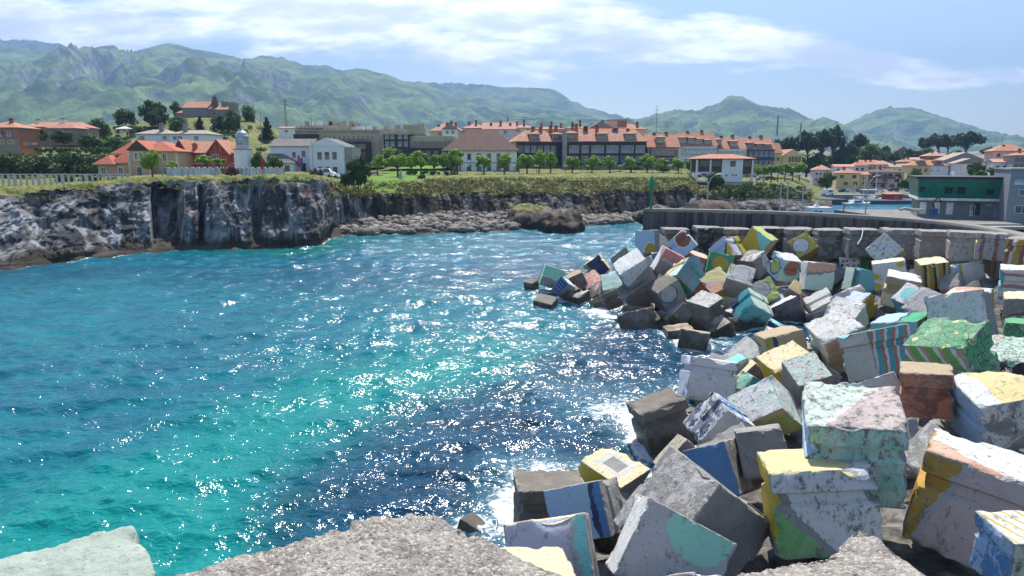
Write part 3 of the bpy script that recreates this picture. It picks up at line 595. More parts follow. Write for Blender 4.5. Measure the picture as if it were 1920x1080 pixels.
TABLE = """
tip_teal|3.73 74.09 3.23 2.17 0.06 -0.77 -0.75 -0.26 -2.15 -0.14 2.28 -0.23|-|1:mgg:.25:.62:.25;7:mrk:2:.5:.2;1:mrk:.25:.6:.2|mint and grey painted block with a red foot at the seaward tip of the breakwater
low_dark1|2.20 74.82 0.95 -0.93 0.78 0.10 0.78 0.90 0.25 0.08 0.25 -1.14|-|0:u;0:u;0:u|small dark bare block awash, farthest left in the surf beyond the teal tip block
low_dark2|3.86 65.35 0.54 -1.79 0.76 0.30 0.78 1.67 0.42 -0.09 0.49 -1.78|-|0:u;0:u;0:u|dark bare block alone in the white surf below the navy faced block
olive|10.27 80.35 3.49 -1.83 0.32 -1.44 1.33 -0.38 -1.77 0.49 2.25 -0.11|b.3|1:nvn:0:.78:.15;0:Y;0:Y|olive green block with a bright yellow groove and dark blue corners
tanbar|7.70 74.00 2.42 -1.53 0.04 -0.75 -0.06 1.60 0.21 0.69 0.20 -1.39|-|0:O:.5;0:u;0:u|bare tan block lying low between the mint tip block and the olive block
pinkbeige|8.18 73.44 0.52 -1.04 1.98 0.82 2.06 0.63 1.11 0.70 1.18 -1.96|-|7:spg:3:.5:.45;0:u;0:u|worn pinkish beige block tilted in front of the olive block
navy|5.87 69.74 1.86 -0.68 1.03 0.65 -1.05 0.15 -1.33 0.91 0.99 -0.61|-|4:nbn:.25:5:.15;1:BWg:.2:.5:.2;0:g|navy blue streaked block with a pale blue top edge near the surf
striped_beige|5.25 70.31 0.47 -0.47 1.94 0.10 1.93 0.43 0.76 0.65 0.25 -1.79|-|4:gpg:.1:9:.5;0:u;0:u|block with faint pink stripes on grey beside the navy streaked block
pale_flat|6.77 69.06 0.50 -1.30 1.44 -0.10 1.37 1.29 0.55 0.45 0.29 -1.79|-|7:gwg:3:.5:.6;0:u;0:u|pale worn flat lying block at the waterline left of the tan ridge block
tan_ridge|9.36 70.25 0.63 -1.54 1.57 -0.95 0.85 1.66 1.35 1.48 0.51 -1.55|-|1:ugs:0:.5:.3;0:u;1:gkp:.3:.4:.3|tan block with a peach corner and a dark right side, ridge pointing up
teal_top|14.12 77.34 2.84 -1.71 0.96 -1.51 -0.97 1.10 1.81 1.41 1.90 -0.40|b.65|1:gtt:.55:.2:.25;0:m;1:mMg:.3:.6:.2|teal block with a mint right side and a grooved front, above the pale blue slab
white_flat|12.17 76.48 1.93 -1.58 1.44 -0.70 1.22 1.71 0.74 0.96 0.13 -1.89|-|2:gBg:.08:.06:.2;0:g;1:ggk:.2:.4:.3|grey block with a white blue oval top lying behind the wave painted block
wave_dark|9.78 61.62 4.08 2.38 -0.06 1.51 1.29 0.84 -2.00 -0.42 2.45 0.76|-|1:WgW:.2:.55:.5;0:W;4:gkg:.1:4:.4|large block with black and cream waves below a weathered white face
white_block|17.12 79.66 4.15 -1.83 1.48 -0.62 0.35 1.26 1.99 1.53 1.41 -1.16|c.4|6:WWG:.4:.5:.2;0:g;1:WcW:.2:.5:.2|bright white block with a faint grey spiral beside the ochre and mint block
ochre_mint|15.92 75.26 4.37 -2.07 0.95 -0.19 -0.10 0.28 2.51 1.01 2.16 -0.20|-|6:BoM:.2:.1:.1;0:W;0:g|ochre block with pale blue and mint arcs, hard against the end of the sea wall
lilac|15.86 78.05 3.64 -1.67 0.73 -0.91 0.83 -0.41 -1.85 0.84 1.87 -0.04|-|0:l:.3;0:l;0:l|lilac block just behind the wave painted block
bluefill|16.20 78.79 3.80 1.35 -0.22 0.34 0.33 -0.09 -1.37 0.24 1.39 -0.04|-|0:b:.5;0:l;0:b|violet blue block wedged under the bright white block
red_pink|14.74 64.93 6.17 2.05 -0.14 -1.08 -1.15 0.09 -2.19 0.17 2.39 0.01|-|1:pgG:.25:.45:.3;0:p;1:pWg:.1:.5:.2|dusty red block with a pink left side and a grey white arc
red_brown|17.83 71.02 7.36 -1.64 0.42 -1.61 1.48 -0.48 -1.64 0.64 2.21 -0.08|b.28|6:BrW:.3:.35:.3;0:g;1:gBg:0:.3:.4|dark red brown block with a grooved red stripe and a grey upper edge
brown_white|18.71 72.48 4.78 2.00 -0.63 -0.64 -0.50 0.31 -1.86 0.66 1.94 0.15|-|7:RBg:3:.45:.2;4:sWs:.2:5:.2;0:R|brick brown block with pale patches and a white streaked top
aqua|14.85 60.88 4.23 -0.95 2.08 -0.86 1.45 1.28 1.51 1.63 0.08 -1.63|b.7|1:MYg:.12:.7:.2;0:e:.6;7:tgg:4:.5:.4|aqua block with a pale mint and yellow top and flaking teal side
salmon|18.96 63.47 1.90 -1.11 1.67 1.47 2.42 0.76 0.97 0.19 1.78 -1.89|-|1:sYG:.08:.6:.3;0:R;0:o|salmon pink block with a wavy grey line across its top and orange sides
green_circle|20.96 72.71 2.63 0.39 0.28 2.20 2.46 -0.60 -0.36 0.51 2.31 -0.38|-|6:eyg:.5:.5:.15;0:e;0:e|green block with a yellow and grey circle facing the water
blue_yellow|24.05 73.25 4.36 -1.23 1.57 -1.68 -0.85 1.43 1.96 2.07 1.46 -0.16|b.65|1:yBk:.1:.45:.1;0:o;1:Wyk:.25:.6:.2|pale blue and ochre block divided by a black wave under the sea wall
yellow_mint|28.44 74.55 5.77 -1.13 0.81 -2.15 -1.67 1.43 1.42 1.61 1.99 -0.10|-|1:aya:.12:.5:.15;0:Y;0:E|mustard yellow block with a mint green wave, tilted against the sea wall
white_arc|25.62 71.87 3.89 -1.22 1.92 -0.20 1.69 1.19 1.07 0.99 0.42 -2.03|-|7:WgY:4:.45:.3;0:g;6:gWW:.9:.5:.6|brown grey block with a thin white arc and a whitish worn top
grey_front|19.99 63.02 3.62 1.00 1.70 1.36 2.20 -0.79 -0.63 0.00 1.49 -1.87|-|2:GGg:.16:.05:.5;7:oag:3:.5:.4;0:g|pale grey block with a faint frame over a yellow and teal underside
lime_circle|23.62 64.11 0.71 -0.67 1.57 1.72 2.16 -0.09 0.92 0.67 1.82 -1.40|-|6:EGg:.65:.45:.25;0:E;0:E|lime green block with a large grey oval
lime|20.12 63.39 0.38 -0.10 1.55 1.48 2.21 -0.52 0.70 0.80 1.45 -1.46|-|0:E:.3;0:E;0:E|plain lime green block behind the turquoise and mint block
teal_mint|20.70 57.11 2.24 -1.28 1.07 -1.69 0.05 2.03 1.25 2.05 0.65 -1.14|b.6|1:tnt:.1:.85:.1;0:a;1:MMR:.2:.9:.15|mint block with a deep turquoise grooved side
blue_white|19.67 59.27 1.02 -0.11 2.38 -0.26 2.30 0.21 0.99 0.92 -0.19 -2.10|c.3|4:WGW:0:3:.3;1:bBg:.3:.5:.3;0:n|dark block with a white striped top and sky blue side just above the surf
grey_lit|16.49 56.10 2.22 -1.49 1.84 0.22 1.79 1.37 0.70 0.43 0.63 -2.34|c.3|7:Gwg:3:.5:.7;0:u;0:u|bare light grey block with a bright flat top standing at the waterline
arc_dark|12.91 59.72 2.76 2.00 0.52 1.22 1.04 0.45 -1.89 -0.66 2.20 0.15|-|6:gGn:.4:.35:.5;0:u;0:u|dark grey block with a navy arc round a chalky white patch
dark_groove1|13.92 58.11 1.24 1.02 0.01 1.08 0.96 -0.38 -0.90 0.28 1.37 -0.28|-|0:u;0:u;0:u|dark bare block leaning on the left of the light grey block at the waterline
tan_flat|16.51 55.24 0.23 -0.30 1.75 0.38 1.68 0.09 0.92 0.79 0.46 -1.49|-|0:O:.8;0:u;0:u|tan bare block with a broad smooth top at the waterline below the white striped block
slab_dark|13.16 51.83 1.48 2.06 -0.74 -0.24 0.67 1.99 -0.38 -0.33 -0.27 -1.98|-|0:O:.5;0:u;0:u|dark bare slab almost drowned in front of the others
tan_sub|12.72 54.23 0.65 -0.04 2.12 -0.04 2.20 0.05 0.25 0.23 -0.03 -2.02|-|0:O:.4;0:u;0:u|tan block barely above the water behind the dark drowned slab
grooved_dark|8.72 65.59 1.47 1.69 1.36 0.45 0.93 -0.52 -1.90 -1.08 1.66 -0.99|b.35|0:u;0:u;0:u|dark brown block with a deep groove right at the surf
low_slab|7.88 63.73 -0.31 -1.11 1.69 -0.00 1.69 1.12 0.04 0.03 0.02 -1.95|-|0:u;0:u;0:u|nearly submerged dark slab in the surf under the deep grooved brown block
blue_top|10.30 61.46 1.93 1.97 0.11 1.50 1.24 0.64 -1.68 -0.48 2.15 0.47|-|1:uBg:.5:.4:.3;0:u;0:u|dark block with a sky blue painted upper corner
tan_low|10.79 61.31 1.06 0.50 2.05 0.58 2.20 -0.39 -0.49 -0.33 0.65 -2.00|-|0:O:.6;0:u;0:u|low tan block at the waterline in front of the navy arc block
vertex_dark|10.59 57.27 1.77 -1.42 1.69 -0.78 0.45 -0.59 -2.09 1.79 1.49 -0.03|-|0:u;0:u;0:u|dark bare block with one corner pointing straight up out of the surf
mintfill|11.46 69.26 1.60 -0.15 1.51 1.43 -2.10 0.23 -0.46 0.48 1.44 -1.46|-|0:M:.2;0:m;0:m|pale mint block half hidden behind the tan ridge block
cow|32.31 76.13 3.66 -0.91 1.50 1.66 2.00 -0.22 1.30 0.95 1.86 -1.16|-|6:yWg:.5:.4:.2;0:g;3:oWo:5:.3:.2|yellow block with a black and white spotted circle
black_stripe|36.05 77.96 4.50 1.53 -0.23 1.86 1.81 -0.28 -1.52 0.37 2.37 -0.01|-|4:WkW:.08:1.6:.25;0:W;0:c|white block crossed by black stripes standing before the sea wall
lime_back|35.95 80.84 1.12 -0.49 0.58 2.06 2.35 -0.87 0.80 0.94 2.17 -0.39|-|1:EEy:.3:.5:.3;0:E;0:k|pale lime block with a black end behind the pinkish brown block
red_dots|38.19 74.06 1.93 -1.48 1.75 -0.39 0.22 0.67 2.17 1.75 1.35 -0.60|-|3:WRk:4:.36:.15;0:L;0:L|white block with brick red dots
mint_orange|27.32 67.78 4.60 -0.32 2.19 0.66 2.22 0.42 -0.33 -0.44 0.60 -2.18|c.4|0:w:.4;6:BEk:.5:.5:.3;6:MRt:.5:.35:.3|block with a mint side, an orange panel and a teal spot under a cream top
brown_white2|27.69 63.32 5.11 2.51 -0.47 -0.18 -0.24 -0.29 -2.62 0.45 2.54 -0.32|-|1:sMg:.22:.45:.15;0:W;0:W:.4|large pinkish brown block with a pale lower half and white left side
turquoise|32.99 64.94 4.27 2.39 -0.32 -0.37 -0.38 -0.15 -2.32 0.29 2.38 -0.21|a.15|1:taG:0:.2:.1;0:t;0:M|bright turquoise block with two pale vertical bands
white_ridge|28.91 57.88 3.51 -0.79 1.60 -1.13 0.74 -0.80 -1.64 1.76 1.06 0.28|-|0:W;0:W:.4;0:W:.4|white worn block with a sharp ridge and an orange underside
yellow_stripe|28.78 55.63 2.51 -0.71 1.81 -0.12 1.42 0.62 0.95 0.98 0.27 -1.64|c.5|4:WBl:.2:9:.1;0:Y;0:y|block with a finely blue striped top and yellow grooved end
cream_groove|26.69 59.55 1.17 -0.00 2.05 0.72 1.93 -0.42 1.20 1.18 0.60 -1.69|a.45|0:w:.1;0:c;0:w|smooth cream block with a deep rectangular groove
yellow_lit|26.44 64.31 2.39 0.81 0.69 0.78 1.00 -0.54 -0.57 0.02 0.97 -0.88|-|0:Y:.3;0:g;0:g|pale yellow topped block between the lime oval block and the cream grooved block
purple|23.60 60.96 1.12 2.23 -0.18 1.24 1.11 -0.62 -2.09 0.46 2.41 -0.47|-|7:PuB:2:.5:.3;0:W;0:c|dusky purple and brown block with a black curl
blue_lit|24.79 63.87 0.73 0.03 1.35 0.55 1.29 -0.29 0.64 0.70 0.47 -1.19|-|0:B:.3;0:b;0:b|sky blue block wedged beside the purple block
teal_sliver|21.17 54.84 1.47 1.55 -0.79 -0.86 0.75 1.66 -0.16 -0.76 0.19 -1.55|-|0:a;0:n;0:k|dark block with a bright turquoise top edge below the purple block
violet_edge|16.66 42.80 3.18 0.22 1.28 0.41 -0.38 0.44 -1.18 1.39 -0.09 -0.48|-|1:lnc:.25:.5:.3;0:W:.5;0:p:.5|worn block with a violet and black left face near the big white block
olive_front|15.43 40.56 3.60 2.32 -0.06 0.60 0.61 -0.29 -2.38 0.13 2.39 -0.25|-|1:vOn:0:.25:.1;0:O;0:O|khaki block with one black vertical band under the big white block
big_white|18.45 39.14 3.60 -0.26 2.49 0.71 2.32 -0.07 1.11 1.10 0.75 -2.26|c.3|7:WwG:2:.5:.55;0:M:.1;0:O:.1|big chalky white topped block with a pale mint left side and ochre front
big_white_back|21.72 42.25 4.33 -1.38 1.56 0.15 1.24 1.00 1.00 0.66 0.74 -1.56|-|7:WwG:2:.5:.55;0:M;0:M|white block joined behind the big chalky white one with a mint right end
stripe_teal|17.73 33.22 5.92 2.45 0.54 0.27 0.44 -0.84 -2.27 -0.40 2.30 -0.93|b.33|4:tRW:.03:4:.4;0:a;0:w:.3|grooved block with teal, brown and white stripes and a pale blue left face
green_lemon|18.21 26.65 6.83 -1.31 2.07 -0.43 1.89 1.39 0.93 1.00 0.16 -2.27|c.55|5:LYk:7:.5:.4;4:jOW:.05:4:.3;5:LEk:6:.5:.2|green block painted with lemons and leaves with brown and white stripes below
aqua_leaf|21.90 30.47 5.17 1.24 2.06 0.76 2.05 -1.33 0.27 0.64 0.50 -2.39|-|5:Msk:7:.5:.5;0:g;0:k|pale aqua block with small pink fruit and black leaf outlines, right edge
dark_leaf|27.21 36.77 5.58 1.96 -1.41 0.00 -0.13 -0.18 -2.57 1.46 2.02 -0.21|-|5:LYk:5:.5:.3;0:L;0:L|dark green leaf painted block behind the pale aqua leaf block
big_pale|25.62 35.40 5.09 -2.11 1.74 -0.76 -0.13 0.90 2.41 1.80 1.92 -0.62|-|7:WMg:3:.55:.5;0:W;0:g:.5|long white and pale mint block sloping down behind the lemon painted block
pink_orange|27.91 39.39 5.93 -1.75 1.68 -0.11 1.56 1.66 0.72 0.57 0.45 -2.27|-|7:sWR:4:.5:.4;0:o;0:o|pinkish orange topped block with an ochre end behind the long pale block
grey_smooth|28.57 45.81 3.49 -0.90 2.02 0.54 1.68 0.33 1.55 1.30 1.01 -1.62|-|0:G:.5;0:G;0:G|smooth plain grey block in the middle of the upper pile
mint_circle|29.62 49.65 3.65 -0.69 1.57 0.34 1.32 0.31 1.26 1.04 0.73 -1.27|-|6:WaW:.5:.5:.4;0:t;0:t|white block with a pale aqua disc and teal front
cream_top|29.76 53.48 5.38 2.14 -1.22 -0.35 -0.20 0.37 -2.48 1.26 2.15 0.21|b.33|1:OcO:.25:.5:.1;0:W:.3;0:O|tan grooved block with a chalk white top leaning back
gold_top|37.77 62.45 4.88 2.21 -0.68 0.42 0.50 0.12 -2.40 0.66 2.29 0.25|-|4:okE:0:3:.3;0:c:.5;0:c|golden yellow block with black strokes and a cream top, upright
hooks|39.89 61.52 4.98 2.12 -1.33 0.52 0.37 -0.35 -2.39 1.35 2.10 -0.10|-|1:BWy:0:.3:.2;0:W;0:M|white and pale blue block with four black hooked strokes and yellow paint
orange_right|43.34 62.52 3.58 1.50 -0.93 0.57 0.59 1.54 0.95 0.95 0.59 -1.55|-|7:scO:4:.5:.3;0:O;0:O|peach topped block with a dark ochre lower side near the right edge
stripe_right|36.39 50.32 6.41 1.90 -1.32 0.06 0.13 0.06 -2.68 1.43 2.06 0.11|b.4|4:WpM:.25:3:.2;0:w;0:t|block banded in white, mint and dull pink at the right edge
dark_right|33.45 45.59 5.12 1.68 -1.18 0.15 0.27 0.09 -2.28 1.24 1.79 0.22|-|1:gWk:.2:.6:.6;0:c;0:g|black stained block with a cream top below the banded block
tan_small|42.60 64.86 5.15 1.95 -1.25 0.06 0.11 0.06 -2.33 1.25 1.95 0.11|-|0:O:.3;0:c;0:c|small sand coloured block tucked behind the hooked strokes block
yellow_dot|30.58 57.40 5.70 2.20 -1.06 0.51 0.42 -0.20 -2.26 1.04 2.16 0.01|-|3:Wyk:2.5:.36:.4;0:w;0:g|whitish block with one big yellow dot behind the tan grooved block
hexdots|35.14 63.95 4.48 -1.21 1.45 1.55 1.53 -0.55 1.71 1.39 1.85 -0.65|-|3:WyB:6:.34:.5;0:W;4:gyg:0:8:.3|white block with yellow and blue hexagon spots leaning on the sea wall row
grey_tri|14.20 41.00 1.28 -0.62 1.89 0.50 1.60 0.15 1.45 1.24 0.79 -1.45|-|7:GwG:3:.5:.3;0:g;0:g|plain pale grey block showing a triangular face by the water
teal_bit|13.39 39.74 2.16 -0.28 1.02 0.02 0.98 0.26 0.38 0.34 0.11 -0.97|-|0:a;0:a;0:g|small light turquoise block between the triangular grey block and the cream striped one
cream_stripe|13.33 38.79 1.51 1.06 -0.04 1.08 0.20 1.40 -0.15 0.95 -0.23 -0.94|-|4:YlY:.1:2.5:.3;0:u;0:u|pale cream block with lilac stripes behind the white grooved block
teal_wedge|13.86 37.57 2.19 -0.73 -0.16 -1.19 1.11 0.28 -0.72 -0.32 1.31 0.02|-|1:tmm:.1:.5:.05;0:m;0:g|deep turquoise and mint wedge of a block under the yellow topped block
white_groove|9.65 35.53 3.98 2.59 -0.19 -0.33 -0.33 -0.59 -2.28 0.10 2.42 -0.64|b.28|0:W:.35;0:W;0:l:.2|white block with a wide groove and pale lilac side standing over the water
dark_big|6.30 32.05 1.96 2.42 0.38 0.73 0.72 -0.15 -2.34 -0.31 2.46 -0.25|b.3|0:u;0:u;0:u|big dark brown wet block with a rectangular groove at the waterline
blue_worn|9.67 29.07 3.30 -1.22 0.21 -1.76 -0.25 1.85 0.39 1.56 0.42 -1.03|b.45|7:WnB:4:.5:.6;0:W;7:WbB:5:.5:.5|whitish block with flaking dark blue paint and a black groove
brown_slab|5.70 24.56 2.67 -0.05 1.38 -0.39 1.09 0.34 1.07 0.97 -0.23 -0.92|-|0:O:.8;0:u;0:u|coarse brown bare block leaning beside the big dark wet block
mint_roof|12.35 29.68 3.19 -1.80 0.97 -1.47 0.09 1.73 1.03 1.42 0.69 -1.28|-|7:MWa:3:.5:.5;1:YEY:.25:.2:.2;7:MWa:3:.5:.5|roof shaped pale mint block with a bright yellow green front
yellow_top|14.46 36.09 2.80 -0.34 2.18 0.32 2.17 0.21 0.95 0.83 0.42 -2.00|-|7:YcO:4:.5:.45;0:y:.1;0:y|yellow block with a coarse straw coloured top and deep mustard side
aqua_worn|13.79 31.42 3.61 -0.33 1.47 0.82 1.61 0.06 0.54 0.44 0.87 -1.39|-|7:MwG:5:.5:.6;0:g;0:g|weathered pale aqua block between the mustard yellow and the pink topped blocks
pink_giant|7.98 17.69 7.13 2.35 -0.93 0.21 0.39 0.43 -2.42 0.85 2.27 0.54|b.33|7:mMk:5:.55:.6;1:MqW:.9:.12:.7;0:B|huge block with a pinkish white top, pale mint corner and black stained mint front
yellow_green|6.81 16.99 6.09 2.63 -0.53 0.39 0.24 -0.45 -2.27 0.54 2.38 -0.42|b.33|1:Wjg:.4:.15:.55;1:YWG:0:.8:.3;1:yBg:0:.85:.25|large block with a yellow top, stained white front and green and mustard corner
ochre_right|11.02 17.06 6.68 2.03 -1.47 -0.37 -0.43 0.07 -2.63 1.50 2.13 -0.19|b.3|1:oqG:.04:.34:.45;1:sWW:.15:.45:.5;0:o|large block with a golden ochre panel edged in grey and a peach top, right side
yellow_right|15.94 22.17 5.96 0.17 2.14 0.45 2.09 -0.28 0.56 0.62 0.39 -2.10|c.4|1:WYW:.25:.3:.4;0:B:.3;7:gWk:3:.5:.6|block with a straw yellow and white top and black stained front, right edge
brown_groove|14.53 24.61 6.47 1.47 -0.87 0.16 0.14 -0.08 -1.71 0.87 1.48 0.00|b.4|7:RrO:3:.55:.35;0:O;0:R|rust brown block with a deep groove between the lemon and pink topped blocks
moss|13.25 20.79 4.12 0.07 1.63 0.10 1.10 -0.12 1.24 1.22 0.01 -1.09|-|7:Ggv:4:.5:.4;0:v;0:g|mossy grey green block sunk behind the huge pink topped block
blue_grey|7.80 23.68 4.14 -1.38 0.68 -0.71 0.46 -0.85 -1.69 0.96 1.46 -0.47|-|0:b:.2;0:g;0:g:.5|bare grey block with a washed blue left face
grey_hook|8.19 23.67 4.45 1.57 -0.37 0.38 0.26 -0.55 -1.58 0.47 1.54 -0.46|-|0:g:.5;0:g;0:g|dark bare grey block with a rusty iron hook mark
grey_slab|5.58 16.99 5.78 -0.83 2.36 0.09 -1.78 -0.54 -2.19 1.81 0.70 -1.64|-|7:gGG:5:.55:.6;0:g;0:g|large bare grey slab streaked white, tilted toward the water
mint_gray|3.47 16.09 5.87 2.15 -0.56 -0.99 -0.98 -0.77 -1.70 0.09 2.03 -0.97|-|6:GmG:.62:.12:.45;0:g;0:W|large grey block with a faint framed square and a mint green lower corner
grey_bar|5.98 17.72 3.78 -0.16 1.10 -0.26 0.76 0.33 0.91 0.86 -0.04 -0.70|-|0:G:.7;0:g;0:g|narrow bare grey bar shaped block beside the streaked slab
cream_low|4.21 24.45 1.88 -1.49 1.47 0.48 1.45 1.42 0.14 -0.21 0.39 -1.86|-|2:cgw:.2:.12:.3;0:y:.3;0:g|low cream topped block with a grey square outline and a yellow end by the surf
blue_bands|2.80 20.55 4.13 -1.76 0.64 -0.71 0.34 -0.79 -1.55 0.84 1.59 -0.64|c.35|1:bBn:0:.18:.15;0:g;0:g:.6|pale blue block with royal blue and dark blue bands and a hollow grey top
aqua_bands|1.94 16.83 5.01 -2.19 0.20 -0.43 0.24 -0.91 -1.60 0.35 1.77 -0.96|c.35|1:alG:0:.2:.4;0:c;0:g:.4|lilac white block with aqua and grey vertical bands in front of the blue banded block
cream_corner|-0.06 14.37 4.48 1.70 0.30 -0.16 -0.28 1.61 0.07 -0.16 0.04 -1.59|-|0:c:.2;0:c;0:c|smooth cream yellow corner of a block peeping over the grey foreground slab
brown_grooved|0.22 22.94 2.53 2.57 0.18 -0.05 -0.02 -0.27 -2.21 -0.17 2.33 -0.28|b.3|0:u;0:u;0:u|brown bare grooved block in the surf left of the blue banded block
brown_small|-1.18 24.21 0.19 -0.86 0.47 0.29 0.42 0.88 -0.18 -0.33 -0.03 -0.93|-|0:u;0:O;0:u|small brown corner of a block in the surf behind the grey foreground slab
fore_slab|-1.24 7.98 10.00 -2.70 -1.90 0.00 2.55 -2.10 0.00 0.00 0.00 -3.30|-|0:G:.9;0:g;0:g|huge rough grey concrete slab across the bottom centre
fore_mint|-4.72 7.84 9.80 -2.43 -1.76 0.00 1.87 -2.34 0.00 0.00 0.00 -3.00|-|0:M:.35;0:M:.2;0:M:.2|pale mint slab with orange lichen in the bottom left corner
fore_rough|4.13 7.67 9.60 -3.01 -1.10 0.00 2.37 -2.15 0.00 0.00 0.00 -3.20|-|0:G:.9;0:g;0:g|very rough light grey slab at the bottom right
fore_point|5.16 9.33 9.00 -1.81 -1.87 0.00 0.40 -2.57 0.00 0.00 0.00 -2.60|-|0:G:.8;0:w:.6;0:w|grey block with a pointed peak showing behind the rough slab
corner_yellow|9.78 12.17 6.90 0.07 1.28 0.02 1.28 -0.07 0.04 0.04 0.01 -1.29|c.32|4:WyW:.2:5:.6;7:bBg:5:.5:.5;0:c:.6|yellow and white topped block over a deep blue recess in the bottom right corner
orange_edge|3.48 12.05 6.39 -2.08 0.95 -0.92 1.29 1.69 -1.15 0.18 -1.40 -1.85|-|1:lsl:.5:.0:.3;0:s;0:l|block with an orange and lavender edge at the bottom
grey_behind|15.16 26.06 6.05 -1.46 0.61 -0.81 0.52 -0.80 -1.55 0.89 1.49 -0.47|-|0:w:.3;0:w;0:w|smooth pale grey block behind the rust brown one
green_slab|23.10 38.01 5.26 -1.66 1.86 -0.53 1.83 1.70 0.24 0.51 -0.22 -2.38|-|1:eBn:0:.4:.2;0:a;0:e|green slab with a pale blue and dark grey striped side
"""
CENTERS = []; CORN = []
UNIT = np.array([[i, j, k] for i in (0, 1) for j in (0, 1) for k in (0, 1)])
def make_block(O, A, groove, faces, label, near, seed, custom=None, group=None, name='painted_block'):
    me, cen = block_mesh(O, A, groove, faces, near, seed, custom)
    o = link(name, me, None, tuple(cen))
    tag(o, label, 'concrete block', group)
    return o
for li, line in enumerate(TABLE.strip().split('\n')):
    idn, nums, gr, fc, lab = line.split('|')
    v = np.array([float(q) for q in nums.split()]); O = v[:3]; A = v[3:].reshape(3, 3)
    d = O[1]+A.sum(0)[1]/2
    near = 3 if idn in ('fore_slab', 'fore_rough', 'fore_mint') else 2 if d < 33 else 1 if d < 52 else 0
    custom = 'rough' if idn in ('fore_slab', 'fore_rough', 'fore_point') else 'mint' if idn == 'fore_mint' else None
    bare = all(f.split(':')[1][0] in 'uOgG' for f in fc.split(';'))
    make_block(O, A, gr, fc.split(';'), lab, near, li+1, custom, 'tumbled concrete blocks of the breakwater', 'concrete_block' if bare else 'painted_block')
    c8 = O+UNIT@A
    CENTERS.append((*(O+A.sum(0)/2), np.linalg.norm(A, axis=1).mean())); CORN.append(c8)
# upright blocks in a row along the foot of the sea wall: (px of centre, py of top, distance, width px, faces, label)
ROW = [(1271,430,86,48,'7:guk:2:.5:.05','bare grey upright block nearest the seaward end of the sea wall'),
 (1334,427,85,52,'7:ukg:2:.45:.0','dark stained upright block at the wall behind the red brown grooved one'),
 (1384,430,84,49,'7:uOu:3:.5:.1','brownish upright block at the wall left of the mustard yellow one'),
 (1448,428,82,52,'7:ukg:2:.45:.0','dark upright block at the wall just right of the mustard yellow one'),
 (1504,430,80,53,'7:guk:2:.5:.05','bare grey upright block at the wall behind the spotted circle one'),
 (1562,432,77,52,'7:guk:2:.5:.05','bare grey upright block at the wall behind the black striped one'),
 (1623,431,74,53,'7:ugO:2:.5:.05','bare upright block at the wall with a rope hanging down its front'),
 (1694,431,70,55,'3:gsl:10:.3:.6','upright block at the wall dotted with small pink and lilac spots'),
 (1758,434,66,53,'3:gRo:9:.3:.6','upright block at the wall covered in small brick and orange dots'),
 (1815,436,62,55,'3:Goo:6:.25:.7','upright block at the wall with ochre flowers under a band of red dots'),
 (1862,438,58.5,50,'4:GrG:0:2.2:.6','upright grey block at the wall with red stick figures and a yellow side'),
 (1927,449,54,70,'4:orw:.02:3:.4','upright block at the wall with brown and ochre curls at the picture edge')]
for i, (px, py, d, wpx, fc, lab) in enumerate(ROW):
    s = wpx*d/FPX*1.0; top = at(px, py, d)
    yaw = lut([(1200,0.),(1500,-.10),(1700,-.22),(1800,-.42),(1927,-.75)], px)
    ca, sa = math.cos(yaw), math.sin(yaw)
    a = np.array([ca, sa, 0])*s; c = np.array([-sa, ca, 0])*s
    O = top-a/2; A = np.stack([a, np.array([0, 0, -s*1.02]), c])
    make_block(O, A, 'b.27', [fc, '0:g:.3', '0:y:.5' if i == 10 else '0:g:.5'], lab, 1, 300+i, None, 'upright blocks along the foot of the sea wall', 'upright_block')
    CENTERS.append((*(O+A.sum(0)/2), s)); CORN.append(O+UNIT@A)
CENTERS = np.array(CENTERS)
# rubble bank under the blocks and dark blocks deep in the gaps
ok = (CENTERS[:, 1] > 11)
CX = CENTERS[ok]
gx, gy = np.meshgrid(np.linspace(-6, 66, 120), np.linspace(12, 92, 150))
wsum = np.zeros_like(gx); zsum = np.zeros_like(gx); dmin = np.full(gx.shape, 99.)
for cx, cy, cz, s in CX:
    dd_ = np.hypot(gx-cx, gy-cy); w_ = np.exp(-(dd_/2.6)**2)+1e-7/(1+dd_**2); wsum += w_; zsum += w_*(cz-s*.75); dmin = np.minimum(dmin, dd_)
gz = zsum/wsum-.3-sstep(1.6, 3.4, dmin)*2.6
right = gx > lut([(12,6),(20,9),(30,15),(45,24),(60,30),(75,34),(92,34)], gy)+3
gz = np.where(right, np.maximum(gz, lut([(12,4.5),(40,4.),(92,2.5)], gy)-1.5), gz)
gz += fbm(gx*.6, gy*.6, gx*0, 4, .6)*.6
mr = mat('rubble_concrete', (.16, .15, .135), .95, .5, 1.4, bump=.3, c2=(.05, .045, .04))
P_bank = np.stack([gx, gy, np.minimum(gz, 5.5)], -1)
tag(grid_mesh('rubble_bank', P_bank, mr), kind='structure')
rf = np.random.default_rng(11); nf = 0
def gap_z(x, y):
    return min(CX[np.argsort(np.hypot(CX[:, 0]-x, CX[:, 1]-y))[:3]][:, 2])
allc = np.concatenate(CORN)
FILL_LABEL = 'bare or faded block wedged low in the gaps beneath the painted ones'
tries = 0
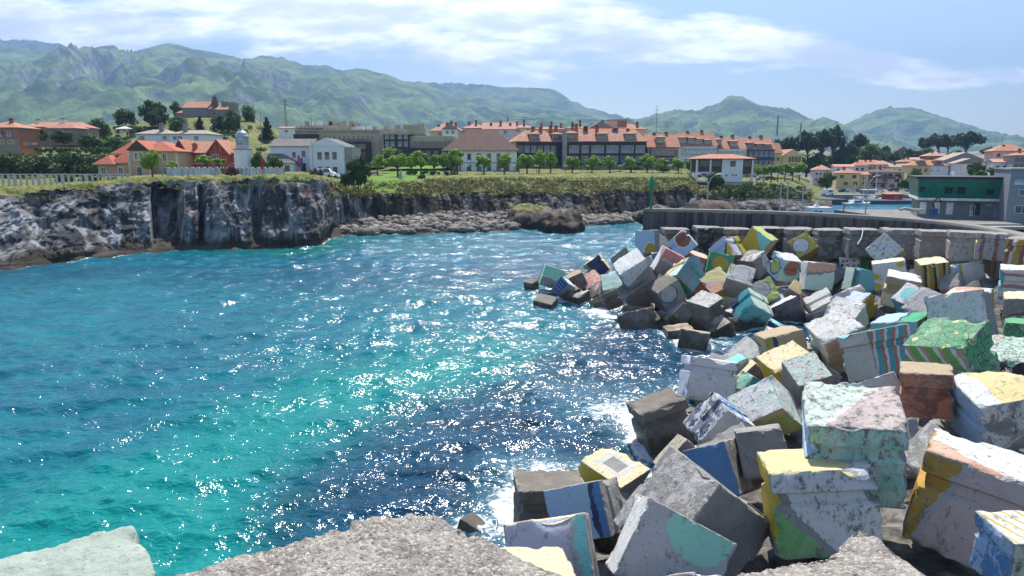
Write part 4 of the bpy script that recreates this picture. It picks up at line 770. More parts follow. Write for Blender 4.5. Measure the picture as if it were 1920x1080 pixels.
while nf < 72 and tries < 1800:
    tries += 1
    i = rf.integers(len(CX)); x = CX[i, 0]+rf.normal()*1.9; y = CX[i, 1]+rf.normal()*1.9
    if y > 82 or y < 23: continue
    dn = np.hypot(CX[:, 0]-x, CX[:, 1]-y)
    if dn.min() < 1.2 or (dn < 3.6).sum() < (4 if y > 22 else 3): continue
    s = rf.uniform(1.7, 2.3); z = gap_z(x, y)-.85
    if z < -.6: continue
    Q = np.linalg.qr(rf.normal(size=(3, 3)))[0]; A = (Q*s).T; O = np.array([x, y, z])-A.sum(0)/2
    fcs = [rf.choice(['0:g:.5', '0:G:.6', '0:c:.4', '0:M:.4', '0:W:.4', '0:Y:.4', '0:u:.3', '0:s:.4', '0:B:.4', '0:m:.4', '0:w:.4']) for _ in range(3)]
    make_block(O, A, '-', fcs, FILL_LABEL, 1 if y < 40 else 0, 500+nf, None, 'blocks wedged low in the gaps', 'wedged_block'); nf += 1
# ================================================================ water
ybase = 8.5; nr = 800
Yr_ = np.geomspace(ybase, 340, nr); cols = np.arange(-560, 2480, 3.6)
U_ = (cols-960)/FPX
X = U_[None, :]*(Yr_[:, None]*CP+CAMZ*SP); Y = Yr_[:, None]+0*X
step_y = np.gradient(Yr_)[:, None]; step_x = 3.6/FPX*Y
Z = np.zeros_like(X); DX = np.zeros_like(X); DY = np.zeros_like(X)
r_ = np.random.default_rng(3)
for i in range(64):
    lam = 0.55*(26 ** (i/63.)); th = math.radians(-100)+r_.normal()*.65; a = .0086*lam**.98*(1 if lam < 5 else .45)
    kx, ky = math.cos(th)*2*PI/lam, math.sin(th)*2*PI/lam; ph = r_.random()*6.28
    vis = np.clip((lam/(np.maximum(step_y, step_x*.7)*2.6)-1), 0, 1)
    grp = .45+.9*np.clip(vnoise(X*.5/lam+i*3, Y*.5/lam, i*1.7+0*X)+.45, 0, 1)
    p_ = kx*X+ky*Y+ph+.6*np.sin(.21*kx*Y-.17*ky*X)
    Z += a*vis*grp*(np.sin(p_)+.22*np.sin(2*p_+PI/2)); s_ = a*.8*vis*grp*np.cos(p_)
    DX += s_*math.cos(th); DY += s_*math.sin(th)
# where surf works against the blocks and the rocks
poly = np.array([[p_[0], p_[1]] for p_ in [on(1215,416,0),on(1190,440,0),on(1130,500,0),on(1060,520,0),on(985,528,0),on(1010,562,0),on(1070,560,0),on(1110,585,0),on(1190,600,0),on(1240,600,0),on(1330,635,0),on(1400,655,0),on(1290,720,0),on(1265,750,0),on(1190,790,0),on(1215,880,0),on(1090,900,0),on(975,930,0),on(955,1000,0),on(900,1010,0),on(780,1300,0)]])
def seg_dist(X, Y, poly):
    D = np.full(X.shape, 1e9)
    for (ax, ay), (bx, by) in zip(poly, poly[1:]):
        dx, dy = bx-ax, by-ay; t = np.clip(((X-ax)*dx+(Y-ay)*dy)/(dx*dx+dy*dy+1e-9), 0, 1)
        D = np.minimum(D, np.hypot(X-ax-t*dx, Y-ay-t*dy))
    return D
D1 = seg_dist(X, Y, poly)
shp = np.stack([xof(Ysh, 0), Ysh], -1)[::6]
mask_far = Y[:, 0] > 70
D2 = np.full(X.shape, 99.); D2[mask_far] = seg_dist(X[mask_far], Y[mask_far], shp)
patches = [on(*q, 0) for q in ((1050,715),(1135,745),(1120,780),(1000,858),(1010,900),(1230,600),(1330,615),(1000,590),(960,960))]
foam = .8*np.exp(-D1/1.5)+.95*np.exp(-D2/1.1)
for q, rr in zip(patches, (3.5, 4, 2.5, 2.2, 2.6, 3, 3, 5, 1.6)):
    foam += .40*np.exp(-(((X-q[0])/1.5)**2+(Y-q[1])**2)/rr**2)
for (cx, cy, cz, s_), c8 in zip(CENTERS, CORN):
    if c8[:, 2].min() < .2 and cy > 15:
        sel = (abs(Y-cy) < 7) & (abs(X-cx) < 7)
        dd_ = np.hypot(X[sel]-cx, (Y[sel]-cy)); foam[sel] = np.maximum(foam[sel], 1.0*np.exp(-(np.maximum(dd_-s_*.62, 0)/.8)**1.3))
foam = np.clip(foam, 0, 1.1)
# sea bed: pale sand channel and dark weedy rock, as it lies in plan
pxm = 960+FPX*X/(Y*CP+CAMZ*SP); dpt = np.arctan2(CAMZ, Y)-PITCH; pym = 540+FPX*np.tan(dpt)
wx = pxm+fbm(X*.08, Y*.05, X*0, 3)*110; wy = pym+fbm(X*.08+9, Y*.05, X*0, 3)*26
dark_edge = lut([(420,620),(470,760),(560,1060),(600,1090),(640,1010),(700,900),(760,770),(830,660),(900,560),(960,520),(1080,480)], wy)
dark_edge = dark_edge-70*sstep(640, 860, wy)
bed = 1-sstep(-70, 90, wx-dark_edge)
bed = bed*sstep(470, 560, wy)
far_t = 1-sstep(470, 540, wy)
deep = sstep(-.1, .5, fbm(X*.05+4, Y*.03, X*0, 3))*.45
teal = np.clip(bed, 0, 1)
green = np.exp(-((wx-dark_edge+150)/190)**2)*sstep(600, 700, wy)+np.exp(-((wy-455)/16)**2)*np.exp(-((wx-520)/260)**2)+.8*sstep(820, 1000, wy)*(1-sstep(150, 420, wx-dark_edge+350))
P = np.stack([X+DX, Y+DY, Z*1.0+foam*.12*vnoise(X*1.6, Y*1.6, X*0)], -1)
m = bpy.data.materials.new("sea"); n = N(m)
ps = n.pos()
at_ = lambda k: n.add('ShaderNodeAttribute', attribute_name=k).outputs['Fac']
tl, gr, fm, ft = at_('teal'), at_('green'), at_('foam'), at_('far_t')
n1 = n.noise(n.mapping(ps, (1, 1.8, 1)), .22, 5., .6, .5)
navy = n.mix(n.step(n1, .35, .65), (.002, .025, .056), (.004, .050, .102))
tealc = n.mix(n.step(n1, .35, .65), (.001, .096, .145), (.001, .145, .175))
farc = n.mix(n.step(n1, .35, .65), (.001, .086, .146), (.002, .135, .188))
c = n.mix(tl, navy, tealc)
c = n.mix(n.math('MULTIPLY', gr, .8, clamp=True), c, (.001, .20, .18))
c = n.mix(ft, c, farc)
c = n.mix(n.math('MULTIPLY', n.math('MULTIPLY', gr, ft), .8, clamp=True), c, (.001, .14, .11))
fn = n.noise(n.mapping(ps, (1, 1.1, 1)), 2.1, 10., .74, 1.4)
fn2 = n.noise(ps, .35, 4., .6, .3)
fmask = n.math('ADD', n.math('MULTIPLY', fm, .62), n.math('MULTIPLY', n.math('SUBTRACT', fn2, .5), .30))
thr = n.math('SUBTRACT', n.math('ADD', fmask, fn), 1.0)
fo = n.math('MULTIPLY', n.step(thr, -.06, .14), n.step(fm, .05, .3))
c = n.mix(n.math('MULTIPLY', n.step(fm, .15, .9), .35), c, (.10, .26, .30))
c = n.mix(n.math('MULTIPLY', fo, .85), c, (.82, .84, .85))
w1 = n.noise(n.mapping(ps, (1, 1.6, 1)), 1.5, 2.5, .6, .5)
w2 = n.noise(n.mapping(ps, (1, 1.3, 1)), 4.6, 1., .5, .3)
nb = n.bump(w1, 1., .155); nb = n.bump(w2, 1., .034, nb)
n.out(c, n.math('ADD', .13, n.math('MULTIPLY', fo, .5)), nb, .5, IOR=1.33)
MSEA = m
tag(grid_mesh('water', P, m, dict(teal=teal*(1-.5*deep), green=np.clip(green, 0, 1), foam=foam, far_t=far_t)), kind='structure')
b = MB(); b.box(-12000, 12000, -3000, 11000, -4.5, -.9)
m2 = mat('open_sea', (.008, .07, .14), .12, .3, .02, bump=.05, bscale=.5, spec=.5)
tag(b.build('sea', m2), kind='structure')
# ================================================================ sea wall
WP = [(1206,91.5),(1212,91),(1300,89.5),(1440,86.5),(1570,81.5),(1700,75),(1780,70),(1850,64),(1900,59),(1960,53),(2060,45),(2200,38),(2400,30)]
def wall_path():
    pts = []
    for px, d in WP: pts.append(at(px, 400, d)[:2])
    pts = np.array(pts); t = np.arange(len(pts)); tt = np.linspace(0, len(pts)-1, 90)
    xs_ = np.interp(tt, t, pts[:, 0]); ys_ = np.interp(tt, t, pts[:, 1])
    for _ in range(6):
        xs_[1:-1] = (xs_[:-2]+xs_[1:-1]*2+xs_[2:])/4; ys_[1:-1] = (ys_[:-2]+ys_[1:-1]*2+ys_[2:])/4
    return np.stack([xs_, ys_], -1)
wp = wall_path()
tg = np.gradient(wp, axis=0); tg /= np.linalg.norm(tg, axis=1, keepdims=True); nb_ = np.stack([-tg[:, 1], tg[:, 0]], -1)
def sweep(name, prof, mats, smooth=False):
    V = []; F = []; k = len(prof)
    for i in range(len(wp)):
        for o_, z_ in prof: V.append((*(wp[i]+nb_[i]*o_), z_))
    for i in range(len(wp)-1):
        for j in range(k):
            F.append((i*k+j, i*k+(j+1) % k, (i+1)*k+(j+1) % k, (i+1)*k+j))
    me = bpy.data.meshes.new(name); me.from_pydata(V, [], F+[tuple(range(k))[::-1], tuple((len(wp)-1)*k+j for j in range(k))])
    me.materials.append(mats); me.update()
    return me
m = bpy.data.materials.new('sea_wall_concrete'); n = N(m); p = n.obj()
v1_ = n.noise(n.mapping(p, (1.6, 1.6, .12)), 1., 6., .65); a_ = n.noise(p, .5, 6., .65); z_ = n.add('ShaderNodeSeparateXYZ', {0: n.pos()}).outputs[2]
c = n.mix(n.step(v1_, .35, .62), (.035, .035, .04), (.12, .115, .11))
c = n.mix(n.math('MULTIPLY', n.step(a_, .5, .7), .5), c, (.08, .06, .06))
c = n.mix(n.math('MULTIPLY', n.step(n.noise(n.mapping(p, (1.2, 1.2, .5)), .7, 4.), .63, .67), .35), c, (.20, .05, .06))
c = n.mix(n.step(n.math('ADD', z_, n.math('MULTIPLY', n.math('SUBTRACT', a_, .5), .6)), 7.75, 7.95), c, (.24, .225, .20))
c = n.mix(n.step(z_, 8.17, 8.19), c, (.22, .205, .18))
jt = n.math('FRACT', n.math('MULTIPLY', n.add('ShaderNodeSeparateXYZ', {0: p}).outputs[0], .22))
c = n.mix(n.math('MULTIPLY', n.math('SUBTRACT', 1., n.step(jt, .004, .012)), .8), c, (.03, .03, .03))
n.out(c, .9, n.bump(a_, .6, .1), .2)
t = thing('sea_wall', 'long dark stained concrete sea wall curving behind the painted blocks', 'sea wall')
link('wall', sweep('wall', [(0, 1.), (0, 8.0), (.07, 8.2), (1.4, 8.2), (1.4, 1.)], m), t)
link('foundation_step', sweep('foundation_step', [(-.9, -1), (-.9, 3.1), (-.85, 3.2), (-.004, 3.2), (-.004, -1)], mat('footing', (.2, .19, .17), .9, .4, .8, bump=.1)), t)
o = link('quay_deck', sweep('quay_deck', [(1.41, -2), (1.41, 4.6), (4.6, 4.6), (4.6, -2)], mat('quay_concrete', (.20, .195, .185), .9, .25, .5)))
tag(o, kind='structure')
# ================================================================ building kit
GL_DARK = glassmat('window_glass_dark', (.012, .016, .022)); GL_BLUE = glassmat('window_glass_blue', (.05, .08, .13)); GL_PALE = glassmat('window_glass_pale', (.16, .2, .26))
FR = dict(white=mat('frame_white', (.7, .7, .68), .6), grey=mat('frame_grey', (.22, .23, .25), .7), brown=mat('frame_brown', (.07, .045, .035), .6), black=mat('frame_black', (.022, .022, .025), .5), red=mat('frame_red', (.25, .05, .035), .6), stone=mat('stone_trim', (.22, .22, .22), .9, .3, 2.), cream=mat('cream_trim', (.62, .56, .44), .8))
GLM = dict(dark=GL_DARK, blue=GL_BLUE, pale=GL_PALE)
_W = {}
def window(parent, x, z, w, h, y=0, side='front', fr='white', gl='dark', nx=2, ny=1, sur=None):
    """one window: its frame, with the pane as its sub-part; y = distance of the wall plane from the local origin"""
    key = (round(w, 2), round(h, 2), fr, gl, nx, ny, sur)
    if key not in _W:
        f = MB(); t = min(.09, w*.08)
        if sur:
            s_ = .22
            f.box(-w/2-s_, -w/2, -.05, 0, -h/2-s_, h/2+s_, 1); f.box(w/2, w/2+s_, -.05, 0, -h/2-s_, h/2+s_, 1)
            f.box(-w/2, w/2, -.05, 0, h/2, h/2+s_, 1); f.box(-w/2, w/2, -.05, 0, -h/2-s_, -h/2, 1)
        f.box(-w/2, -w/2+t, -.09, 0, -h/2, h/2); f.box(w/2-t, w/2, -.09, 0, -h/2, h/2)
        f.box(-w/2+t, w/2-t, -.09, 0, h/2-t, h/2); f.box(-w/2+t, w/2-t, -.09, 0, -h/2, -h/2+t)
        for i in range(1, nx): f.box(-w/2+w*i/nx-t*.35, -w/2+w*i/nx+t*.35, -.08, 0, -h/2+t, h/2-t)
        for i in range(1, ny):
            for j in range(nx):
                xa = -w/2+w*j/nx+t*(1 if j == 0 else .35); xb = -w/2+w*(j+1)/nx-t*(1 if j == nx-1 else .35)
                f.box(xa, xb, -.075, 0, -h/2+h*i/ny-t*.3, -h/2+h*i/ny+t*.3)
        fo = f.build('window', [FR[fr], FR[sur] if sur else FR[fr]])
        g_ = MB(); g_.box(-w/2+t*.5, w/2-t*.5, -.045, -.01, -h/2+t*.5, h/2-t*.5); go = g_.build('pane', GLM[gl])
        _W[key] = (fo.data, go.data); bpy.data.objects.remove(fo); bpy.data.objects.remove(go)
    a, b_ = _W[key]
    o = link('window', a, parent); q = link('pane', b_, o)
    if side == 'front': o.location = (x, y, z)
    elif side == 'left': o.location = (y, x, z); o.rotation_euler = (0, 0, -PI/2)
    elif side == 'right': o.location = (y, x, z); o.rotation_euler = (0, 0, PI/2)
    return o
def hip_roof(parent, x0, x1, y0, y1, z, h, rm, oh=.5, ridge=None, gable=None, th=.22, name='roof', trim=None):
    x0 -= oh; x1 += oh; y0 -= oh; y1 += oh; b = MB()
    W_, D_ = x1-x0, y1-y0
    b.box(x0, x1, y0, y1, z-th, z-.003, 1)
    if gable == 'front':      # ridge runs away from the viewer
        xm = (x0+x1)/2; A_ = (x0, y0, z); B_ = (x1, y0, z); C_ = (x1, y1, z); D = (x0, y1, z); r0 = (xm, y0, z+h); r1 = (xm, y1, z+h)
        b.quad(A_, r0, r1, D); b.quad(B_, C_, r1, r0); b.tri(A_, B_, r0, 1); b.tri(C_, D, r1, 1)
    elif gable == 'side':
        ym = (y0+y1)/2; r0 = (x0, ym, z+h); r1 = (x1, ym, z+h)
        b.quad((x0, y0, z), (x1, y0, z), r1, r0); b.quad((x1, y1, z), (x0, y1, z), r0, r1); b.tri((x0, y1, z), (x0, y0, z), r0, 1); b.tri((x1, y0, z), (x1, y1, z), r1, 1)
    else:
        ins = min(W_, D_)/2 if ridge is None else ridge
        if W_ >= D_: r0 = (x0+ins, (y0+y1)/2, z+h); r1 = (x1-ins, (y0+y1)/2, z+h)
        else: r0 = ((x0+x1)/2, y0+ins, z+h); r1 = ((x0+x1)/2, y1-ins, z+h)
        if W_ >= D_:
            b.quad((x0, y0, z), (x1, y0, z), r1, r0); b.quad((x1, y1, z), (x0, y1, z), r0, r1); b.tri((x0, y1, z), (x0, y0, z), r0); b.tri((x1, y0, z), (x1, y1, z), r1)
        else:
            b.quad((x0, y1, z), (x0, y0, z), r0, r1); b.quad((x1, y0, z), (x1, y1, z), r1, r0); b.tri((x0, y0, z), (x1, y0, z), r0); b.tri((x1, y1, z), (x0, y1, z), r1)
    return b.build(name, [rm, trim or FR['stone']], parent)
def chimney(roof, x, y, z0, z1, w=.9, m_=None):
    b = MB(); b.box(x-w/2, x+w/2, y-w/2, y+w/2, z0, z1-.3); b.box(x-w/2-.1, x+w/2+.1, y-w/2-.1, y+w/2+.1, z1-.3, z1-.15, 1); b.box(x-w/3, x+w/3, y-w/3, y+w/3, z1-.15, z1+.15, 1)
    return b.build('chimney', [m_ or mat('chimney_brick', (.33, .13, .09), .9), FR['black'] if m_ is None else FR['stone']], roof)
class Bld:
    """front wall between px0 and px1 of the survey at distance Y, its foot at row by, eave at row ey"""
    def __init__(s, name, label, cat, px0, px1, by, ey, Y, depth, wm, yaw=0., group=None, sink=2.5, band=None):
        s.zb = zat(by, Y); s.ze = zat(ey, Y); s.Y = Y
        a = at(px0, by, Y); s.ya = yaw; s.a0 = a; s.by = by; s.W = 1; s.W = s.along(px1); s.H = s.ze-s.zb; s.D = depth
        s.o = thing(name, label, cat, (a[0]+math.cos(yaw)*s.W/2, Y+math.sin(yaw)*s.W/2, s.zb), yaw, group)
        b = MB(); b.box(-s.W/2, s.W/2, 0, depth, -sink, s.H)
        s.wall = b.build('wall', wm, s.o)
        s.x0, s.x1 = -s.W/2, s.W/2
    def along(s, p):                   # distance along the front from its left end to a surveyed column
        u_ = at(p, s.by, s.Y)[0]/s.Y; return (u_*s.Y-s.a0[0])/(math.cos(s.ya)-u_*math.sin(s.ya))
    def px(s, p): return s.along(p)-s.W/2
    def z(s, py): return zat(py, s.Y)-s.zb
    def roof(s, rm, ry, **k):
        s.rh = zat(ry, s.Y+s.D/2)-s.ze-0.22
        s.r = hip_roof(s.o, s.x0, s.x1, 0, s.D, s.H+.22, max(.3, s.rh), rm, **k)
        return s.r
    def row(s, pxl, py, w, h, **k):
        for p in pxl: window(s.o, s.px(p), s.z(py), w, h, **k)
    def part(s, name, b, m_): return b.build(name, m_, s.o)
T_OR = tilemat('tiles_orange', (.50, .235, .15), (.36, .17, .11)); T_RED = tilemat('tiles_red', (.50, .15, .09), (.36, .11, .07)); T_BR = tilemat('tiles_brown', (.19, .105, .085), (.12, .075, .065))
T_GR = tilemat('tiles_greyish', (.30, .27, .24), (.40, .30, .24)); T_PK = tilemat('tiles_pink', (.56, .29, .22), (.42, .22, .16)); T_SL = tilemat('roof_dark_grey', (.20, .19, .18), (.13, .125, .12))
W_WH = mat('white_render', (.74, .75, .75), .85, .08, .4); W_CR = mat('cream_render', (.62, .53, .34), .85, .1); W_ST = brickmat('stone_wall', (.30, .25, .19), (.24, .2, .15), (.34, .3, .25), 1.6)
W_PK = mat('peach_render', (.55, .36, .24), .85, .1); W_RD = mat('red_render', (.46, .09, .07), .85, .12); W_BG = mat('beige_panels', (.42, .36, .28), .85, .15, .3); W_GY = mat('grey_concrete', (.30, .29, .275), .9, .2, .4)
W_DK = mat('dark_cladding', (.035, .032, .035), .6); W_BK = brickmat('orange_brick', (.42, .17, .08), (.36, .14, .07), (.3, .25, .2), 2.5); W_LI = mat('lilac_render', (.58, .50, .58), .85); W_YE = mat('yellow_render', (.66, .52, .26), .85, .1); W_PI = mat('pink_render', (.62, .42, .38), .85, .1)
W_CH = brickmat('chapel_stone', (.30, .285, .25), (.24, .225, .2), (.2, .19, .17), .8)
def dormer(B, pxc, eyp, w, h, y, rm, depth=3., fr='brown', gl='blue', nx=3, wm=None):
    x = B.px(pxc); zc = B.z(eyp); b = MB(); b.box(x-w/2, x+w/2, y, y+depth, zc-h/2-.25, zc+h/2+.2)
    d = b.build('dormer', wm or W_BG, B.r)
    hip_roof(d, x-w/2, x+w/2, y, y+depth, zc+h/2+.42, w*.16+.2, rm, oh=.55, th=.2, name='dormer_roof')
    wd_ = window(B.o, x, zc, w*.78, h*.8, y=y, fr=fr, gl=gl, nx=nx); return d
def skylight(B, pxc, py, ry, w=1.0, h=1.3):
    """lies in the front slope of a roof"""
    k = (zat(py, B.Y)-B.ze)/max(.1, B.rh); hd = B.D/2
    y = k*hd; z = B.H+.22+B.rh*k; sl = math.atan2(B.rh, hd)
    b = MB(); b.box(-w/2, w/2, 0, h, 0, .12); b.box(-w/2+.1, w/2-.1, .1, h-.1, .121, .15, 1)
    o = b.build('skylight', [FR['stone'], GL_PALE], B.r, loc=(B.px(pxc), y, z+.05)); o.rotation_euler = (sl, 0, 0)
HV = 'houses on the slope above the cliff'
# ---- left slope
B = Bld('brick_house', 'orange brick and stone house with dark framed bay windows, cut by the left edge', 'house', -30, 40, 291, 240, 225, 11, W_BK, 0.05, HV)
B.roof(T_OR, 228); B.row([4, 22], 251, 2.2, 2.3, fr='black', gl='blue'); B.row([5, 24], 266, 2., 1.3, fr='white', gl='blue'); B.row([9], 279, 1.6, 1., fr='grey'); B.row([10], 249, .9, 1.2, fr='black')
b = MB(); b.box(B.x0-.04, B.x1+.04, -.05, 0, -.5, B.z(262)); B.part('stone_base', b, W_ST); chimney(B.r, B.px(14), 4, B.H, B.H+3.2)
B = Bld('stone_house', 'long low stone house under an orange tiled roof with trees before it', 'house', 42, 150, 262, 239, 250, 12, W_ST, 0, HV)
B.roof(T_OR, 229, ridge=3.); B.row([128, 104], 243, 2., 1.2, fr='white', gl='blue', nx=3); chimney(B.r, B.px(58), 5, B.H+.5, B.H+3., 1.2, W_WH); chimney(B.r, B.px(106), 5, B.H+.5, B.H+3.4, 1.6, W_WH)
b = MB(); b.box(B.x1-9, B.x1+1.5, -4, -.003, -2, B.H-.6); ww = B.part('side_wing', b, W_ST); hip_roof(ww, B.x1-9, B.x1+1.5, -4, 3, B.H-.4, 1.7, T_OR, name='wing_roof')
for k, (a_, c_, lab) in enumerate(((256, 318, 'white villa with a grey brown hipped roof, left one below the chapel'), (319, 392, 'white villa with a grey brown hipped roof, right one below the chapel'))):
    B = Bld('white_villa', lab, 'house', a_, c_, 272, 252, 255-k*4, 12, W_WH, 0, HV); B.roof(T_GR, 243 if k == 0 else 244, ridge=4.); B.row([a_+12, c_-8] if k == 0 else [a_+10, a_+20, a_+50], 259, 1.5, 1.3, fr='grey', gl='blue', nx=2)
    chimney(B.r, B.px(a_+42 if k == 0 else a_+24), 3, B.H-.5, B.H+4.2, 1.3, mat('grey_chimney', (.25, .25, .26), .9))
B = Bld('peach_house', 'peach coloured house with cream corner stones and steep red hipped roofs', 'house', 252, 336, 332, 285, 172, 12, W_PK, 0, HV)
B.roof(T_RED, 266, ridge=4.5); FW = dict(fr='white', gl='dark', sur='cream')
B.row([312], 295, 1.1, 1.9, **FW); B.row([312, 330], 321, 1.1, 1.9, **FW); B.row([296], 293, .8, 1.5, **FW)
b = MB(); xa, xb = B.px(256), B.px(290); b.box(xa, xb, -2.2, -.003, -2, B.H+.3); gb = B.part('gable_bay', b, W_PK)
hip_roof(gb, xa, xb, -2.2, 6, B.H+.52, 2.3, T_RED, gable='front', oh=.4, name='bay_roof', trim=FR['brown'])
for p_ in (269, 276): window(B.o, B.px(p_), B.z(293), 1.0, 1.8, y=-2.2, **FW)
window(B.o, B.px(272), B.z(322), 1.1, 2.2, y=-2.2, fr='brown', gl='dark', sur='cream')
for p_ in (254.5, 291.5, 334.5):
    b = MB(); x_ = B.px(p_); y_ = -2.26 if p_ < 292 else -.06
    b.box(x_-.3, x_+.3, y_, y_+.055, -1, B.H); B.part('corner_stones', b, FR['cream'])
b = MB(); b.box(B.x0-.05, B.x1+.05, -.05, -.004, B.z(311)-.25, B.z(311)); B.part('string_course', b, FR['cream']); chimney(B.r, B.px(254), 4, B.H, B.H+3.3, .9, W_PK)
b = MB(); xa, xb = B.px(190), B.px(251.5); b.box(xa, xb, -1, 8, -2, B.z(307)); lw_ = B.part('low_wing', b, W_PK)
hip_roof(lw_, xa+3.5, xb, -1, 8, B.z(307)+.2, 2.9, T_RED, name='wing_roof', ridge=3.6); hip_roof(lw_, xa, xa+4.5, -2.2, 5, B.z(307)-.1, 2.2, T_RED, name='wing_roof')
for p_ in (200, 232): window(B.o, B.px(p_), B.z(320), 1.1, 1.7, y=-1 if p_ > 220 else -1, **FW)
hip_roof(B.o, B.px(203), B.px(252), 3, 12, B.z(288), 3.2, T_RED, name='rear_roof', ridge=4)
B = Bld('red_house', 'crimson house with two timbered gables and orange roofs', 'house', 334, 443, 330, 288, 180, 11, W_RD, 0, HV)
B.roof(T_OR, 265, gable='side'); chimney(B.r, B.px(365), 1.5, B.H-1, B.H+2.6, 1.0, W_RD)
for (pa, pb) in ((335, 361), (398, 435)):
    xa, xb = B.px(pa), B.px(pb); b = MB(); b.box(xa, xb, -1.6, -.003, -2, B.H); xm = (xa+xb)/2; hh = 3.2
    b.hexa([(xa, -1.6, B.H), (xb, -1.6, B.H), (xb, -.003, B.H), (xa, -.003, B.H), (xm-.01, -1.6, B.H+hh), (xm+.01, -1.6, B.H+hh), (xm+.01, -.003, B.H+hh), (xm-.01, -.003, B.H+hh)])
    gb = B.part('timbered_gable', b, W_RD); hr = MB()
    for sx_ in (-1, 1):
        xe = xa-.5 if sx_ < 0 else xb+.5
        hr.hexa([(xe, -2.2, B.H-.4), (xm, -2.2, B.H+hh+.1), (xm, 6, B.H+hh+.1), (xe, 6, B.H-.4), (xe, -2.2, B.H-.1), (xm, -2.2, B.H+hh+.4), (xm, 6, B.H+hh+.4), (xe, 6, B.H-.1)])
    hr.build('gable_roof', T_OR, gb)
    tb = MB()
    for t_ in (-.25, .25): tb.box(xm+(xb-xa)*t_-.07, xm+(xb-xa)*t_+.07, -1.66, -1.603, B.H-.2, B.H+hh*.45)
    tb.box(xa, xb, -1.665, -1.602, B.H-.35, B.H-.15); tb.box(xm-.08, xm+.08, -1.67, -1.604, B.H-.14, B.H+hh*.9); tb.build('timbering', FR['brown'], gb)
for p_ in (340, 350): window(B.o, B.px(p_), B.z(298), .9, 1.9, y=-1.6, fr='cream', gl='dark')
for p_ in (411,): window(B.o, B.px(p_), B.z(295), 2.0, 1.5, y=-1.6, fr='white', gl='dark', nx=3)
B.row([428, 386], 293, 1.2, 1.0, fr='white'); skylight(B, 395, 272, 0, 1.3, 1.)
b = MB(); b.box(B.x0-.05, B.x1+.05, -.055, -.004, B.z(306)-.2, B.z(306)); B.part('string_course', b, FR['white'])
# ---- small lighthouse
Yl = 152; zl = zat(341, Yl); cx_, _, _ = at(456.5, 300, Yl)
L = thing('lighthouse', 'small white lighthouse with a silver glazed lantern and dome', 'lighthouse', (cx_, Yl, zl))
s_ = Yl/FPX; z_of = lambda py: zat(py, Yl)-zl
b = MB(); k8 = [(17*s_/math.cos(PI/8))]*2
b.tube([(0, 0, -2), (0, 0, z_of(281))], 17*s_, 8); b.build('tower', W_WH, L)
b = MB(); b.tube([(0, 0, z_of(281)+.003), (0, 0, z_of(279.2))], 18.6*s_, 8); b.build('gallery', W_GY, L)
MSIL = mat('silver_paint', (.42, .45, .48), .4, .12, metal=.3)
b = MB(); b.lathe([(11.6*s_, z_of(279)), (11.6*s_, z_of(272)), (10.9*s_, z_of(272)-.002)], 16); b.build('lantern_base', MSIL, L)
b = MB(); b.lathe([(10.8*s_, z_of(272)), (10.8*s_, z_of(257))], 16); lg = b.build('lantern_glass', glassmat('lantern_glass', (.13, .18, .2)), L)
b = MB()
for j in range(12):
    t_ = j*PI/6; b.tube([(11*s_*math.cos(t_), 11*s_*math.sin(t_), z_of(272)), (11*s_*math.cos(t_), 11*s_*math.sin(t_), z_of(257))], .05, 4)
for zz in (267, 262): b.lathe([(11.1*s_, z_of(zz)), (11.1*s_, z_of(zz)+.1)], 16)
b.build('glazing_bars', MSIL, lg)
b = MB(); b.lathe([(12.4*s_, z_of(257)), (12.4*s_, z_of(255))]+[(11.6*s_*math.cos(q), z_of(255)+10*s_*math.sin(q)) for q in np.linspace(0, 1.35, 8)]+[(2.4*s_, z_of(245)), (2.4*s_, z_of(242)), (1.2*s_, z_of(241)), (2.*s_, z_of(239.5)), (.8*s_, z_of(238)), (.3*s_, z_of(234))], 18); b.build('dome', MSIL, L, smooth=True)
# ---- naval house
B = Bld('white_gabled_building', 'two storey white building with a broad front gable and grey side wall', 'building', 582, 646, 329, 274, 186, 13, mat('white_paint_shade_tint', (.66, .70, .76), .8, .06), 0)  # white walls tinted blue in the colour, standing in for the gable's shade
B.roof(T_SL, 260, gable='front', oh=.25, trim=mat('white_paint_shade_tint', (.66, .70, .76)))
B.row([601, 615, 629], 292, 1.15, 2., fr='grey', gl='dark', nx=1, ny=2); B.row([615, 629], 320, 1.15, 2., fr='grey', gl='dark', nx=1, ny=2); B.row([601], 317, 1.2, 1.3, fr='grey')
b = MB(); xa, xb = B.px(505), B.x0-.003; b.box(xa, xb, 2, 12, -2, B.z(275)); wg = B.part('left_wing', b, _M['white_paint_shade_tint']); hip_roof(wg, xa, xb, 2, 12, B.z(275)+.2, 2.1, T_SL, gable='side', oh=.4, name='wing_roof')
b = MB(); b.box(B.x1+.003, B.px(660), 1.2, 12, -2, B.z(276)); B.part('grey_side', b, W_GY)
window(B.o, B.px(549), B.z(290), .9, 1.4, y=2, fr='red'); window(B.o, B.px(567), B.z(288), 1., 1.6, y=2, fr='grey')
b = MB(); xa, xb = B.px(470), B.px(556); b.box(xa, xb, -2, 1.9, -2, B.z(307)); an = B.part('annex', b, _M['white_paint_shade_tint']); hip_roof(an, xa, xb, -2, 6, B.z(307)+.2, 2.5, T_SL, oh=.4, name='annex_roof')
window(B.o, B.px(544), B.z(318), 1.2, 2.2, y=-2, fr='black'); b = MB(); b.box(B.px(566)-.6, B.px(566)+.6, -.12+2, 1.997, 0, 3.2); B.part('door', b, FR['brown'])
t = thing('national_flag', 'small red and blue flag on a pole leaning from the white building', 'flag', tuple(at(563, 312, 186)+np.array([0, .9, 0])))
